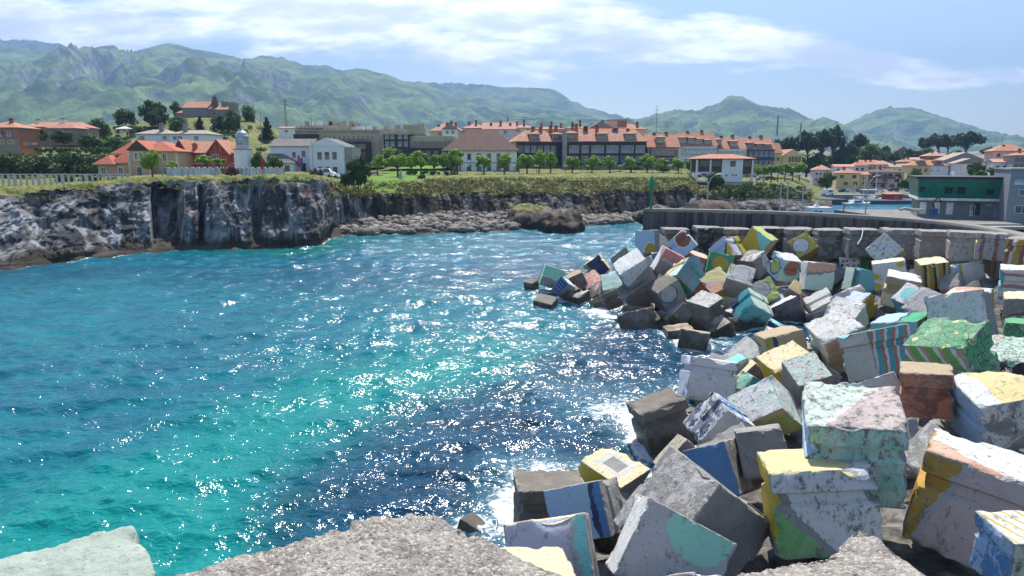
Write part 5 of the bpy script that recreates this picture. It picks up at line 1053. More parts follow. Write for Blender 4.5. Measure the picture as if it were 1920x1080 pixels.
b = MB(); b.tube([(0, 0, 0), (-.3, -1.6, 3.2)], .05, 5); b.build('pole', FR['white'], t); b = MB(); b.box(-.35, .25, -1.64, -1.6, -.2, 2.9, 0); b.box(.25, .8, -1.3, -1.26, -.3, 2.2, 1); b.build('cloth', [mat('flag_red', (.5, .05, .05)), mat('flag_blue', (.05, .1, .35))], t)
B = Bld('white_shed', 'tiny white shed with an orange roof on the hill behind', 'shed', 524, 551, 262, 241, 300, 7, W_WH, 0, HV); B.roof(T_OR, 237.5, gable='side', oh=.3); B.row([538], 246, 1., .9, fr='grey')
# ---- chapel on the hill
Yc = 345; zc = zat(228, Yc); cxx = at(387, 228, Yc)[0]
C_ = thing('stone_chapel', 'grey stone chapel with an orange roof and a crenellated tower on the green hill', 'chapel', (cxx, Yc, zc))
S_ = Yc/FPX; X_ = lambda p: (p-387)*S_; Zc = lambda py: zat(py, Yc)-zc
b = MB(); b.box(X_(345), X_(390), 0, 12, -4, Zc(203)); b.box(X_(390), X_(431), .6, 11.4, -4, Zc(206)); nv_ = b.build('nave', W_CH, C_)
r1_ = hip_roof(nv_, X_(345), X_(390), 0, 12, Zc(202), 3.4, T_OR, gable='side', oh=.3, name='roof'); r2_ = hip_roof(nv_, X_(390)+.3, X_(431), .6, 11.4, Zc(205), 2.4, T_OR, gable='side', oh=.2, name='roof')
b = MB(); b.box(X_(330), X_(344.9), 1, 9, -4, Zc(212)); ap = b.build('apse', W_CH, C_); hip_roof(ap, X_(330), X_(344.5), 1, 9, Zc(211.5), 1.3, T_OR, oh=.3)
b = MB(); xa, xb = X_(430), X_(442.5); b.box(xa, xb, -1, 3.6, -4, Zc(197)); b.box(xa-.2, xb+.2, -1.2, 3.8, Zc(197)+.003, Zc(195))
for i in range(4):
    q = xa-.2+i*(xb-xa+.4-.6)/3; b.box(q, q+.6, -1.2, -.6, Zc(195)+.003, Zc(191.5)); b.box(q, q+.6, 3.2, 3.8, Zc(195)+.003, Zc(191.5))
b.build('tower', W_CH, C_)
b = MB(); xm = X_(399); b.box(xm-1.3, xm+1.3, 3, 5, Zc(200), Zc(186)); b.box(xm-.8, xm-.35, 3.3, 4.7, Zc(186)+.003, Zc(182)); b.box(xm+.35, xm+.8, 3.3, 4.7, Zc(186)+.003, Zc(182)); b.box(xm-1, xm+1, 3.2, 4.8, Zc(182)+.003, Zc(181)); b.tube([(xm, 4, Zc(181)), (xm, 4, Zc(176))], [.7, .05], 4); b.build('belfry', brickmat('belfry_stone', (.2, .12, .09), (.17, .1, .08), (.12, .1, .08), 1.), C_)
for p_ in (377, 401, 423): window(C_, X_(p_), Zc(210), 1.1, 2.2, y=0 if p_ < 390 else .6, fr='stone', gl='dark', nx=1)
for p_, hh in ((411, 2.4), (415, 2.0), (419, 2.2)): b = MB(); b.box(X_(p_)-.5, X_(p_)+.5, 5, 6, Zc(203), Zc(203)+hh+1.5); b.build('battlement', W_CH, C_)
# ---- modern flats behind
AP = 'blocks of flats along the seafront'
B = Bld('flat_roofed_flats', 'beige and dark glazed flat roofed flats behind the white gabled building', 'building', 556, 713, 300, 246, 262, 16, W_BG, 0, AP)
b = MB(); b.box(B.x0+.5, B.px(653), 4, 15, B.H, B.z(234)); b.box(B.x0, B.x1, -.6, 15, B.H, B.H+.5); tp = B.part('penthouse', b, W_BG)
for p_ in np.linspace(560, 600, 6): window(B.o, B.px(p_), B.z(243), 1.3, 1.6, y=4, fr='black', gl='dark')
for pa_, pb_, pz_ in ((556, 600, 252), (640, 697, 266)): b = MB(); b.box(B.px(pa_), B.px(pb_), -2.2, -.003, -1, B.z(pz_)); B.part('dark_gallery', b, W_DK)
for r_y in (275, 290):
    for p_ in (648, 664, 681): window(B.o, B.px(p_), B.z(r_y), 3.2, 2.1, y=-2.2, fr='black', gl='dark', nx=4)
for p_ in np.linspace(612, 700, 11): window(B.o, B.px(p_), B.z(258), 1.0, 1.7, fr='white', gl='dark', nx=1)
b = MB()
for q in np.linspace(B.px(605), B.px(697), 60): b.box(q-.04, q+.04, -2.3, -2.22, B.z(266), B.z(262))
b.box(B.px(604), B.px(698), -2.32, -2.2, B.z(262), B.z(262)+.1); B.part('railing', b, W_DK)
for p_, t_ in ((570, 227), (576, 228), (594, 226), (614, 225), (617, 227), (628, 229), (640, 226), (654, 226), (660, 231)):
    b = MB(); x_ = B.px(p_); b.box(x_-.8, x_+.8, 6, 7.6, B.z(236), B.z(t_)); b.box(x_-.95, x_+.95, 5.9, 7.7, B.z(t_)+.003, B.z(t_)+.3); b.build('chimney', W_BG if p_ not in (576, 594) else W_WH, tp)
B = Bld('dark_glazed_flats', 'black glazed flats with a beige penthouse between the pale flats and brown roofed house', 'building', 720, 768, 300, 252, 255, 14, W_DK, 0, AP)
for r_y in (256, 270, 286):
    for p_ in (727, 737, 751, 762): window(B.o, B.px(p_), B.z(r_y), 1.7, 2.2, fr='black', gl='blue' if r_y < 280 else 'dark', nx=3, ny=1)
b = MB(); b.box(B.px(731), B.px(797), 3, 12, B.H, B.z(241)); b.box(B.px(760), B.px(790), 4, 11, B.z(241)+.003, B.z(233)); pn = B.part('penthouse', b, W_BG)
b = MB(); b.box(B.x0-.3, B.x1+.3, -.4, 3, B.H+.003, B.H+.35); B.part('parapet', b, W_BG)
b = MB(); b.box(B.x1+.003, B.px(850), 2, 14, -2, B.z(255)); wg = B.part('terrace_wing', b, W_BG); b = MB(); b.box(B.x1+.2, B.px(850), -.5, 1.997, -2, B.z(277)); b.build('lower_gallery', W_DK, wg)
for p_ in np.linspace(778, 842, 9): window(B.o, B.px(p_), B.z(270), 1.1, 1.9, y=2, fr='black', gl='dark', nx=1)
for p_ in (778, 790, 803, 818, 833): window(B.o, B.px(p_), B.z(288), 1.9, 2.2, y=-.5, fr='black', gl='dark', nx=3)
for p_, t_ in ((741, 233), (756, 231), (774, 232), (788, 230)): b = MB(); x_ = B.px(p_); b.box(x_-.9, x_+.9, 7, 8.6, B.z(240), B.z(t_)); b.build('chimney', W_BG, pn)
B = Bld('beige_flats', 'low beige block with white chimneys seen over the dark glazed flats', 'building', 655, 735, 262, 243, 300, 12, W_BG, 0, AP)
for p_, t_ in ((668, 237), (676, 236), (690, 235), (701, 236), (722, 234)): b = MB(); x_ = B.px(p_); b.box(x_-.9, x_+.9, 3, 5, B.H-.1, B.z(t_)); B.part('chimney', b, W_WH if p_ < 700 else W_BG)
# ---- brown roofed white house
B = Bld('brown_roofed_house', 'large white house with a big brown hipped roof and grey window surrounds', 'house', 862, 969, 326, 283, 250, 19, W_WH, 0.0)
r_ = B.roof(T_BR, 244, ridge=8.5, oh=1.0)
B.x0 = B.px(826); B.wall.data.vertices[0].co.x
for v_ in B.wall.data.vertices:
    if v_.co.x < 0: v_.co.x = B.px(826) if v_.co.y > 1 else B.px(862)
bpy.data.objects.remove(B.r); B.r = hip_roof(B.o, B.px(834), B.x1, 0, 19, B.H+.22, zat(244, 259)-B.ze, T_BR, oh=1.1, ridge=9.5)
FW = dict(fr='grey', gl='dark', sur='stone', ny=2)
B.row([880, 898, 917, 935, 951], 294, 1.0, 1.9, **FW); B.row([880, 898, 917, 935, 951], 316, 1.1, 2.6, **FW)
for t_, zz in ((.25, 294), (.5, 294), (.78, 294), (.25, 316), (.78, 316)):
    o = window(B.o, 0, B.z(zz), 1.0, 1.9, **FW); xa, xb = B.px(862), B.px(826); o.location = (xa+(xb-xa)*t_, 19*t_, B.z(zz)); o.rotation_euler = (0, 0, -math.atan2(19, -(xb-xa))); o.location.x -= .03
b = MB(); b.box(B.px(862)-.08, B.x1+.08, -.08, -.004, B.z(304.5)-.25, B.z(304.5)); b.box(B.px(862)-.1, B.px(862)+.5, -.07, -.003, -1, B.z(305)-.3); b.box(B.x1-.5, B.x1+.1, -.07, -.003, -1, B.z(305)-.3); B.part('stone_bands', b, FR['stone'])
# ---- the cluster of pink roofs behind
PR = 'tiled roof houses crowded behind the seafront'
for k, (a_, c_, by, ey, ry, Y_, wm, g_, lab, rm) in enumerate([
    (806, 868, 262, 246, 231, 330, W_CR, None, 'cream house with white end wall and pink hipped roof left of the brown roofed house', T_PK),
    (830, 858, 262, 243, 232, 322, W_WH, 'front', 'narrow gabled house with a pink roof just above the brown roof ridge', T_PK),
    (868, 912, 262, 241, 231, 335, W_PI, None, 'pink roofed house with two dark chimneys above the brown roof', T_PK),
    (905, 966, 262, 243, 230, 328, W_LI, 'side', 'house with a lilac end gable and pink roof behind the brown roofed house', T_PK),
    (958, 1003, 262, 240, 234, 345, W_CR, None, 'far pink roofed house between lilac gable and the long glazed flats', T_PK),
    (1000, 1062, 262, 243, 238, 350, W_PI, None, 'long pink roof peeping over the glazed flats behind their chimneys', T_OR),
    (1062, 1110, 262, 241, 236, 340, W_CR, None, 'small orange roof seen over the ridge of the glazed flats', T_OR)]):
    B = Bld('tiled_roof_house', lab, 'house', a_, c_, by, ey, Y_, 12, wm, 0, PR); B.roof(rm, ry, gable=g_, oh=.4)
    for q in range(2+k % 2): chimney(B.r, B.x0+B.W*(.25+.3*q), 4, B.H+.3, B.H+3.2+(q % 2)*.8, 1.1)
    B.row([a_+(c_-a_)*.3, a_+(c_-a_)*.7], ey+5, 1.4, 1.3, fr='brown', gl='blue')
B = Bld('red_gabled_house', 'deep red gabled house rising behind the ridge of the glazed flats', 'house', 1107, 1146, 262, 240, 300, 14, W_RD, 0, PR); B.roof(T_OR, 228, gable='front', oh=.5); B.row([1117, 1128], 238, 1.5, 1., fr='white'); B.row([1122], 233, 1.5, .9, fr='black'); chimney(B.r, B.px(1131), 3, B.H+1, B.z(225), 1.1)
B = Bld('roof_tower', 'square pale roof tower with rusty sides over the red gabled house', 'building', 1141, 1174, 262, 226, 302, 9, W_PI, 0, PR); b = MB(); b.box(B.x0-.2, B.x1+.2, -.2, 9.2, B.H+.003, B.H+.5); B.part('roof_slab', b, W_GY); b = MB(); b.box(B.px(1157), B.x1+.1, -.12, -.003, B.z(238), B.z(227)); B.part('brick_patch', b, W_BK)
B = Bld('tiled_roof_house', 'orange roofed house stepping down right of the square roof tower', 'house', 1150, 1212, 262, 243, 310, 12, W_CR, 0, PR); B.roof(T_OR, 232, oh=.4); chimney(B.r, B.px(1196), 3, B.H+.3, B.z(228), 1.1); chimney(B.r, B.px(1168), 3, B.H+.3, B.z(236), 1.)
# ---- long glazed flats
B = Bld('glazed_flats', 'long dark glazed flats with an orange roof, dormers and rows of skylights', 'building', 1062, 1210, 329, 266, 268, 16, W_BG, 0, AP)
B.roof(T_OR, 241, gable=None, ridge=4., oh=.6)
b = MB(); b.box(B.x0+.2, B.x1-.2, -1.4, -.003, B.z(309), B.H); ga = B.part('gallery_front', b, W_DK)
for r_y, hh in ((280, 3.2), (299, 3.0)):
    for (pa, pb) in ((1065, 1085), (1088, 1103), (1106, 1131), (1134, 1158), (1161, 1186), (1188, 1207)):
        window(B.o, B.px((pa+pb)/2), B.z(r_y), (pb-pa-.6)*268/FPX, hh, y=-1.4, fr='black', gl='blue', nx=max(3, int((pb-pa)/5)), ny=1)
b = MB(); b.box(B.px(1054), B.px(1062)-.003, -1.9, 6, -1, B.z(256)); B.part('corner_pier', b, W_GY)
b = MB(); b.box(B.x0-.3, B.x1+.5, -1.8, -.0, B.H+.003, B.H+.2); B.part('eaves_board', b, W_GY)
for p_ in (1071, 1128, 1181): dormer(B, p_, 256 if p_ < 1100 else 257, 4.2 if p_ < 1100 else 3.8, 1.9, 1.0, T_OR)
for p_ in (1089, 1106, 1147, 1160, 1197): skylight(B, p_, 257, 0, 1.5, 1.8)
B.row([1087, 1140], 317, 1.0, 1.4, fr='white'); B.row([1098], 322, 1.1, 2.2, fr='brown'); B.row([1070, 1112, 1152, 1175, 1200], 320, 1.6, 2.2, fr='black')
for p_, t_ in ((1075, 232), (1082, 231), (1098, 236), (1101, 236), (1121, 235), (1153, 240), (1158, 239), (1180, 240)): chimney(B.r, B.px(p_), 6.5, B.H+3., B.z(t_), 1.2)
wing = Bld('glazed_flats_wing', 'left wing of the glazed flats angled away beside the brown roofed house', 'building', 968, 1054, 329, 266, 269, 15, W_BG, .22, AP)
wing.roof(T_OR, 244, ridge=6, oh=.6); b = MB(); b.box(wing.x0+.2, wing.x1-.2, -1.4, -.003, wing.z(309), wing.H); wing.part('gallery_front', b, W_DK)
for r_y in (280, 299):
    for i in range(7): window(wing.o, wing.x0+wing.W*(i+.5)/7, wing.z(r_y), wing.W/7*.88, 3., y=-1.4, fr='black', gl='blue' if i % 3 else 'dark', nx=3)
for p_ in (1004, 1046): dormer(wing, p_, 257, 3.6, 1.8, 1., T_OR)
for p_ in (985, 994, 1020, 1030): skylight(wing, p_, 257, 0, 1.3, 1.6)
for p_, t_ in ((1006, 236), (1021, 237), (1040, 234), (1050, 234)): chimney(wing.r, wing.px(p_), 6.5, wing.H+3, wing.z(t_), 1.2)
for i in range(4): window(wing.o, wing.x0+wing.W*(i+.6)/4, wing.z(320), 1.6, 2., fr='black')
def terrace(label, pa, pb, by, ey, ry, Y_, wm, gm, gcol, glass, drm, gal, fr='white', rm=T_OR, yaw=0., low=True, rows=2):
    B = Bld('seafront_house', label, 'building', pa, pb, by, ey, Y_, 14, wm, yaw, AP); B.roof(rm, ry, gable='side', oh=.5)
    b = MB(); ga_, gb_ = gal; b.box(B.px(ga_), B.px(gb_), -1.1, -.003, B.z(ey+8+17*(rows-1)+3), B.H-.02); B.part('gallery_front', b, gm)
    nn = max(2, int((gb_-ga_)/9)); w_ = (B.px(gb_)-B.px(ga_))/nn
    for r_ in range(rows):
        for i in range(nn): window(B.o, B.px(ga_)+w_*(i+.5), B.z(ey+8+17*r_), w_*.9, 2.6, y=-1.1, fr=fr, gl=glass, nx=3, ny=2)
    for p_, q in drm: dormer(B, p_, q, 3.0, 1.7, 1., rm, fr='white' if fr == 'white' else 'brown')
    for q in range(2): chimney(B.r, B.x0+B.W*(.3+.4*q), 7.5, B.H+3., B.z(ry-4-q*2), 1.2)
    return B
B = terrace('narrow seafront house with brown gallery glazing and one dormer, next to the glazed flats', 1213, 1271, 329, 277, 252, 272, W_BG, FR['brown'], 0, 'dark', [(1238, 263)], (1218, 1262)); B.row([1266], 287, .9, 2., fr='brown')
B = terrace('white glazed seafront house with four dormers in a long orange roof', 1274, 1341, 322, 275, 249, 290, W_WH, W_WH, 0, 'pale', [(1279, 263), (1295, 264), (1309, 266), (1325, 268)], (1277, 1340), rows=1); B.row([1284, 1296, 1308, 1320, 1332], 303, 1.2, 2., fr='stone', gl='pale')
B = terrace('seafront house with white gallery and two dormers behind the stilted pavilion', 1342, 1396, 320, 280, 258, 296, W_WH, W_WH, 0, 'pale', [(1345, 267), (1375, 270)], (1344, 1395), rows=1)
B = terrace('blue framed seafront house with three dormers, last before the yellow gable', 1397, 1450, 318, 281, 259, 300, W_CR, mat('blue_frame', (.03, .06, .13), .6), 0, 'blue', [(1405, 273), (1423, 275), (1438, 276)], (1400, 1448), fr='black')
B = Bld('small_roof_house', 'brown roofed low house squeezed between blue framed house and yellow gable', 'house', 1444, 1464, 312, 288, 305, 10, W_YE, 0, PR); B.roof(T_OR, 268, gable='side'); B.row([1450, 1458], 298, 1.1, 1.5, fr='brown')
B = Bld('yellow_gabled_house', 'pale yellow house with a broad plain gable and four tall red windows', 'house', 1466, 1503, 312, 293, 310, 12, W_YE, 0, PR); B.roof(T_OR, 280, gable='front', oh=.4, trim=W_YE); B.row([1480, 1486, 1492, 1498], 299, 1.1, 2.4, fr='red', nx=1); B.row([1480, 1486, 1492, 1498], 309, 1.1, .9, fr='red', nx=1)
# ---- pavilion on stilts
Yp = 228; B = Bld('stilted_pavilion', 'white modern pavilion on columns with a flat hipped orange roof', 'building', 1352, 1391, 346, 299, Yp, 12, W_WH, 0.)
B.row([1372], 307, 1.7, 1.9, fr='brown', nx=3, ny=2); B.row([1361, 1373, 1379], 328.5, .45, .6, fr='black', nx=1)
b = MB(); b.box(B.px(1308), B.px(1352)-.003, .4, 11, B.z(322), B.H-.01); B.part('timber_panel', b, FR['brown']); b = MB(); b.box(B.px(1391)+.003, B.px(1408), .4, 11, B.z(322), B.H-.01); B.part('timber_panel', b, FR['brown'])
for p_, w_ in ((1320, 3.3), (1342, 3.0), (1400, 2.5)): window(B.o, B.px(p_), B.z(306.5), w_, 2.1, y=.4, fr='black', gl='dark', nx=5, ny=3)
for p_ in (1306, 1331, 1409.5): b = MB(); x_ = B.px(p_); b.box(x_-.28, x_+.28, .2, .9, B.z(341), B.H-.02); B.part('column', b, W_WH)
for p_ in (1309, 1406): b = MB(); x_ = B.px(p_); b.box(x_-.28, x_+.28, 9, 9.7, B.z(341), B.H-.02); B.part('column', b, W_WH)
hip_roof(B.o, B.px(1306), B.px(1411), 0, 12, B.H+.3, zat(289, Yp+6)-B.ze-.3, T_OR, oh=.8, ridge=6, trim=FR['brown'])
b = MB(); b.box(B.px(1302), B.px(1412), -.3, 12, B.z(341)-.4, B.z(341)); b.box(B.px(1391)+.1, B.px(1412), -.35, -.303, B.z(341)-1.6, B.z(341)+.2); B.part('terrace_slab', b, W_GY)
# ---- harbour side houses
HB = 'houses stepping up behind the harbour'
def hh(lab, a_, c_, by, ey, ry, Y_, wm, rm, g=None, wins=(), yaw=-.3, fr='brown', ch=1, gl='dark', dm=(), D=11, w_=1.2):
    B = Bld('harbour_house', lab, 'house', a_, c_, by, ey, Y_, D, wm, yaw, HB); B.roof(rm, ry, gable=g, oh=.5)
    for py, pl in wins: B.row(pl, py, w_, 1.4, fr=fr, gl=gl)
    for q in range(ch): chimney(B.r, B.x0+B.W*(.35+.3*q), 4, B.H+.3, B.H+2.8, .9)
    for p_, q in dm: dormer(B, p_, q, 3.0, 1.6, .8, rm)
    return B
hh('lilac white house under a pale pink hipped roof, leftmost by the harbour', 1523, 1557, 345, 319, 309, 345, W_LI, T_PK, None, [(326, [1530, 1537, 1545]), (336, [1530, 1546])], fr='white')
hh('yellow stone house with a dark balcony and orange hipped roof by the harbour', 1567, 1611, 352, 325, 316, 318, W_YE, T_OR, None, [(331, [1577, 1600]), (344, [1585, 1603])], w_=1.6)
hh('ochre side house leaning against the yellow stone house', 1611.5, 1627, 352, 328, 322, 320, W_YE, T_OR, 'side', [(334, [1619]), (343, [1619])], ch=0)
B = hh('brown roofed house with long dark balconies facing the harbour', 1628, 1693, 353, 323, 316, 322, W_PI, T_BR, None, [(328, [1637, 1647, 1657, 1667, 1680]), (338, [1635, 1658, 1680]), (348, [1640, 1655, 1672])], w_=1.7)
b = MB(); b.box(B.x0, B.px(1676), -1.1, -.003, B.z(333)-.3, B.z(333)+.1); b.box(B.x0, B.px(1662), -1.1, -.003, B.z(343)-.3, B.z(343)+.1)
for q in np.linspace(B.x0, B.px(1676), 40): b.box(q-.04, q+.04, -1.1, -1.02, B.z(333)+.1, B.z(333)+1.1)
B.part('balcony', b, FR['brown'])
B = hh('yellow and white house with two arched dormers and orange roof', 1699, 1776, 338, 311, 300, 330, W_YE, T_OR, None, [(319, [1712, 1723, 1734, 1745, 1757])], dm=[(1725, 305.5), (1756, 305.5)])
b = MB(); b.box(B.px(1743), B.x1+.04, -.06, -.003, -2, B.H-.01); B.part('white_half', b, W_WH)
hh('plain white gabled house beside the green clad building', 1788, 1843, 334, 307, 297, 318, W_WH, T_GR, 'front', [(314, [1812, 1819])], ch=0, w_=.8)
hh('pink house with an orange roof and tall red chimney, right edge', 1858, 1925, 325, 284, 270, 300, W_PI, T_OR, None, [(291, [1868, 1885]), (303, [1884]), (315, [1862, 1883])], fr='red')
hh('low white lean-to house in front of the pink house', 1862, 1894, 325, 305, 298, 288, W_WH, T_PK, 'side', [(314, [1869, 1882])], ch=0)
hh('grey balconied house cut by the right edge above the harbour', 1896, 1945, 328, 292, 285, 280, W_GY, T_OR, None, [(300, [1903, 1913]), (310, [1903, 1913])])
hh('orange walled house with skylights high among the harbour roofs', 1734, 1778, 305, 293, 284, 375, W_BK, T_PK, None, [(298, [1745])], ch=2)
hh('long grey gabled warehouse behind the white gabled house', 1760, 1856, 315, 305, 286, 352, W_GY, T_GR, 'front', [], ch=0, D=20)
for k, (a_, c_, by, ey, ry, Y_, wm, rm, lab) in enumerate([
    (1563, 1600, 330, 313, 308, 352, W_WH, T_PK, 'white house under a low pink roof above the yellow stone house'),
    (1598, 1626, 330, 311, 302, 362, W_LI, T_OR, 'house with a lilac gable above and left of the brown roofed harbour house'),
    (1612, 1643, 330, 309, 300, 372, W_CR, T_OR, 'cream house with a stacked orange roof in the middle of the harbour roofs'),
    (1640, 1672, 330, 309, 301, 368, W_PI, T_PK, 'pink walled house with a wide faded roof above the balconied one'),
    (1668, 1698, 330, 314, 307, 350, W_CR, T_GR, 'cream house with a greyish roof left of the twin dormer house'),
    (1684, 1715, 318, 304, 298, 378, W_GY, T_OR, 'small grey walled house under orange tiles behind the twin dormer house'),
    (1703, 1738, 312, 300, 295, 392, W_WH, T_PK, 'far white house with pink roof just above the twin dormer house'),
    (1628, 1660, 315, 306, 300, 392, W_WH, T_OR, 'farthest small white house among the harbour roofs before the wood')]):
    hh(lab, a_, c_, by, ey, ry, Y_, wm, rm, None if k % 2 else 'side', [(ey+6, [a_+8, a_+18])], ch=k % 3)
hh('grey house half hidden among the trees on the wooded hill', 1681, 1704, 292, 284, 274, 430, W_GY, T_BR, 'front', [(286, [1692])], ch=0, D=9)
# ---- green clad fish market
Yg = 165; B = Bld('green_clad_building', 'harbour building with slanted green glass upper floor over a concrete ground floor', 'building', 1720, 1884, 403, 374, Yg, 14, mat('smooth_concrete', (.20, .21, .21), .85, .15, .5), -.42)
x0, x1 = B.px(1717), B.x1; zt, z0 = B.z(335), B.z(370)
mg_ = bpy.data.materials.new('green_glass_cladding'); n = N(mg_); p = n.obj()
gx_ = n.math('FRACT', n.math('MULTIPLY', n.add('ShaderNodeSeparateXYZ', {0: p}).outputs[0], .9)); gz_ = n.math('FRACT', n.math('MULTIPLY', n.add('ShaderNodeSeparateXYZ', {0: p}).outputs[2], .9))
ln_ = n.math('MAXIMUM', n.math('SUBTRACT', 1., n.step(gx_, .02, .05)), n.math('SUBTRACT', 1., n.step(gz_, .02, .05)))
n.out(n.mix(ln_, n.mix(n.step(n.noise(p, .8, 3.), .35, .65), (.0, .13, .085), (.005, .19, .12)), (.0, .06, .045)), .3, None, .5)
b = MB(); b.hexa([(x0, -.8, z0), (x1, -.8, z0), (x1, 17, z0), (x0, 17, z0), (B.px(1712), -2.6, zt), (x1, -2.6, zt), (x1, 17, zt), (B.px(1712), 17, zt)]); gu = B.part('green_upper_floor', b, mg_)
for p_, q, w_, h_ in ((1722, 354, 1.0, 1.2), (1771, 356, 1.5, 1.6), (1795, 356, 1.5, 1.7), (1848, 358, 1.5, 1.5)):
    o = window(gu, B.px(p_), B.z(q), w_, h_, y=-.8-1.8*(B.z(q)-z0)/(zt-z0)-.02, fr='black', nx=1); o.rotation_euler = (math.atan2(1.8, zt-z0), 0, 0)
b = MB(); b.box(B.px(1708), x1, -3.2, 17.5, zt+.003, B.z(330.5)); B.part('roof_edge', b, W_DK)
b = MB(); b.box(B.px(1715), x1, -2., -.003, B.z(374.5), z0-.003); b.box(B.px(1715), x1, -.002, 17, B.z(374.2), z0-.004); B.part('white_canopy', b, FR['white'])
for p_, m_ in ((1729, FR['white']), (1754, FR['white']), (1779, FR['white']), (1830, FR['black'])): b = MB(); x_ = B.px(p_); b.box(x_-.7, x_+.7, -.06, -.003, .3, 3.1); B.part('door', b, m_)
B.row([1854], 381, 1.6, .8, fr='grey', gl='pale'); B.row([1874], 391, 1.9, 3.4, fr='white', gl='blue', nx=2, ny=2); B.row([1822], 392, 1.0, 2.6, fr='white', gl='pale', nx=1)
B2 = Bld('grey_block_building', 'grey blockwork harbour building cut by the right edge', 'building', 1885, 1990, 408, 318, 150, 16, brickmat('grey_blockwork', (.25, .27, .29), (.22, .24, .26), (.3, .31, .32), .7), -.42)
b = MB(); b.hexa([(B2.x0-.2, -.3, B2.H), (B2.x1, -.3, B2.H), (B2.x1, 16, B2.H), (B2.x0-.2, 16, B2.H), (B2.x0-.2, -.3, B2.H+.3), (B2.x1, -.3, B2.H-1.8+2.2), (B2.x1, 16, B2.H+.4), (B2.x0-.2, 16, B2.H+.3)]); B2.part('roof', b, W_GY)
B2.row([1904], 341, 2.4, 1.4, fr='grey', gl='pale', nx=1); B2.row([1916], 361, 2.3, 1.4, fr='white', nx=2); B2.row([1914], 392, 2.6, 1.7, fr='white', nx=2)
# quays
def slab(name, x0, x1, y0, y1, z0, z1, m_): b = MB(); b.box(x0, x1, y0, y1, z0, z1); return tag(b.build(name, m_), kind='structure')
MQ = mat('quay_wall_dark', (.09, .10, .11), .9, .4, .4, bump=.1, streak=True)
xa = at(1700, 400, 155)[0]; slab('fish_quay', xa, 330, 144, 190, -2, zat(406, Yg), mat('quay_concrete', (.20, .195, .185)))
b = MB()
for i in range(26):
    q = xa+2+i*2.2; b.box(q-.25, q+.25, 141.5, 142.1, -2, zat(406, Yg)-.9)
b.box(xa-4, 330, 141.2, 143.99, zat(406, Yg)-.9, zat(406, Yg)-.3); tag(b.build('jetty', W_GY), 'pale concrete jetty on piles running below the green clad building', 'jetty')
Yq = 240; qa = at(1630, 376, Yq); qb = at(1719, 376, Yq); b = MB(); b.box(qa[0], qb[0]+8, Yq, Yq+14, -2, qa[2]); tag(b.build('quay_wall', MQ), 'dark inner quay wall below the red kiosk', 'quay wall')
qa = at(1512, 374, Yq); qb = at(1590, 374, Yq); b = MB(); b.box(qa[0], qb[0], Yq, Yq+30, -2, qa[2]); tag(b.build('quay_wall', MQ), 'dark inner quay wall left of the harbour mouth', 'quay wall')
qa = at(1440, 372, 268); slab('harbour_quay', qa[0], 330, 268, 300, -2, 1.9, mat('quay_concrete', (.20, .195, .185)))
K = Bld('red_kiosk', 'small red kiosk with an orange pyramid roof on the inner quay', 'kiosk', 1666, 1692, 376, 365, 246, 5, mat('kiosk_red', (.5, .05, .05), .7), 0, sink=.2); K.roof(T_OR, 360, oh=.5); K.row([1679], 370, .9, .9, fr='white')
K = Bld('blue_container', 'blue grey portable cabin on the far quay', 'cabin', 1618, 1641, 369, 357, 275, 3, mat('cabin_blue', (.10, .22, .34), .6), 0, sink=.2); b = MB(); b.box(K.x0-.1, K.x1+.1, -.1, 3.1, K.H+.003, K.H+.35); K.part('roof', b, FR['white'])
K.row([1624, 1635], 362, 1.2, 1., fr='white')
Kz = 150; K = Bld('white_cabin', 'white cabin with a round vent and white top unit behind the sea wall', 'cabin', 1519, 1561, 405, 389, Kz, 3.2, FR['white'], 0, sink=.3)
b = MB(); b.lathe([(.42, 0), (.42, .08), (.3, .09)], 20); o = b.build('vent', FR['black'], K.o, loc=(K.px(1538), -.003, K.z(399))); o.rotation_euler = (PI/2, 0, 0)
b = MB(); b.box(K.px(1530)-.35, K.px(1530)+.35, -.06, -.004, .3, 1.2); K.part('door', b, FR['grey']); b = MB(); b.lathe([(.6, K.H), (.6, K.H+.3), (.25, K.H+.7), (.22, K.H+.95)], 12, (K.px(1535), 1.6)); K.part('top_unit', b, FR['white'])
# ---- fences, walls and rails on the cliff
Yf = 128; za = zat(351, Yf); xL, xR = at(-60, 350, Yf)[0], at(242, 350, Yf)[0]
t = thing('concrete_balustrade', 'pale concrete balustrade with square posts along the cliff path', 'balustrade', ((xL+xR)/2, Yf, za))
MW = mat('pale_concrete', (.46, .46, .48), .85, .12, .6); hw = (xR-xL)/2; hz_ = zat(326, Yf)-za
b = MB(); b.box(-hw, hw, -.15, .15, hz_-.18, hz_); b.build('top_rail', MW, t)
bm_ = None; i = 0
for q in np.linspace(-hw, hw, 28):
    w_ = .16 if i % 4 else .26
    b = MB(); b.box(q-w_, q+w_, -.13, .13, -1.5, hz_-.183); b.build('post', MW, t); i += 1
Yw = 138; za = zat(345, Yw); xL, xR = at(317, 340, Yw)[0], at(531, 340, Yw)[0]
t = thing('white_garden_wall', 'weathered white panelled wall with pilasters around the lighthouse garden', 'wall', ((xL+xR)/2, Yw, za)); hw = (xR-xL)/2; hz_ = zat(317, Yw)-za
MWW = mat('weathered_whitewash', (.60, .64, .68), .9, .22, .9, c2=(.36, .38, .40), streak=True)
b = MB(); b.box(-hw, hw, 0, .25, -1.5, hz_); b.build('panel_wall', MWW, t)
b = MB(); b.box(-hw-.1, hw+.1, -.1, .35, hz_+.003, hz_+.16); b.build('coping', MWW, t)
for q in np.linspace(-hw, hw, 20): b = MB(); b.box(q-.22, q+.22, -.14, -.003, -1.5, hz_); b.box(q-.28, q+.28, -.2, .4, hz_+.164, hz_+.42); b.build('pilaster', MWW, t)
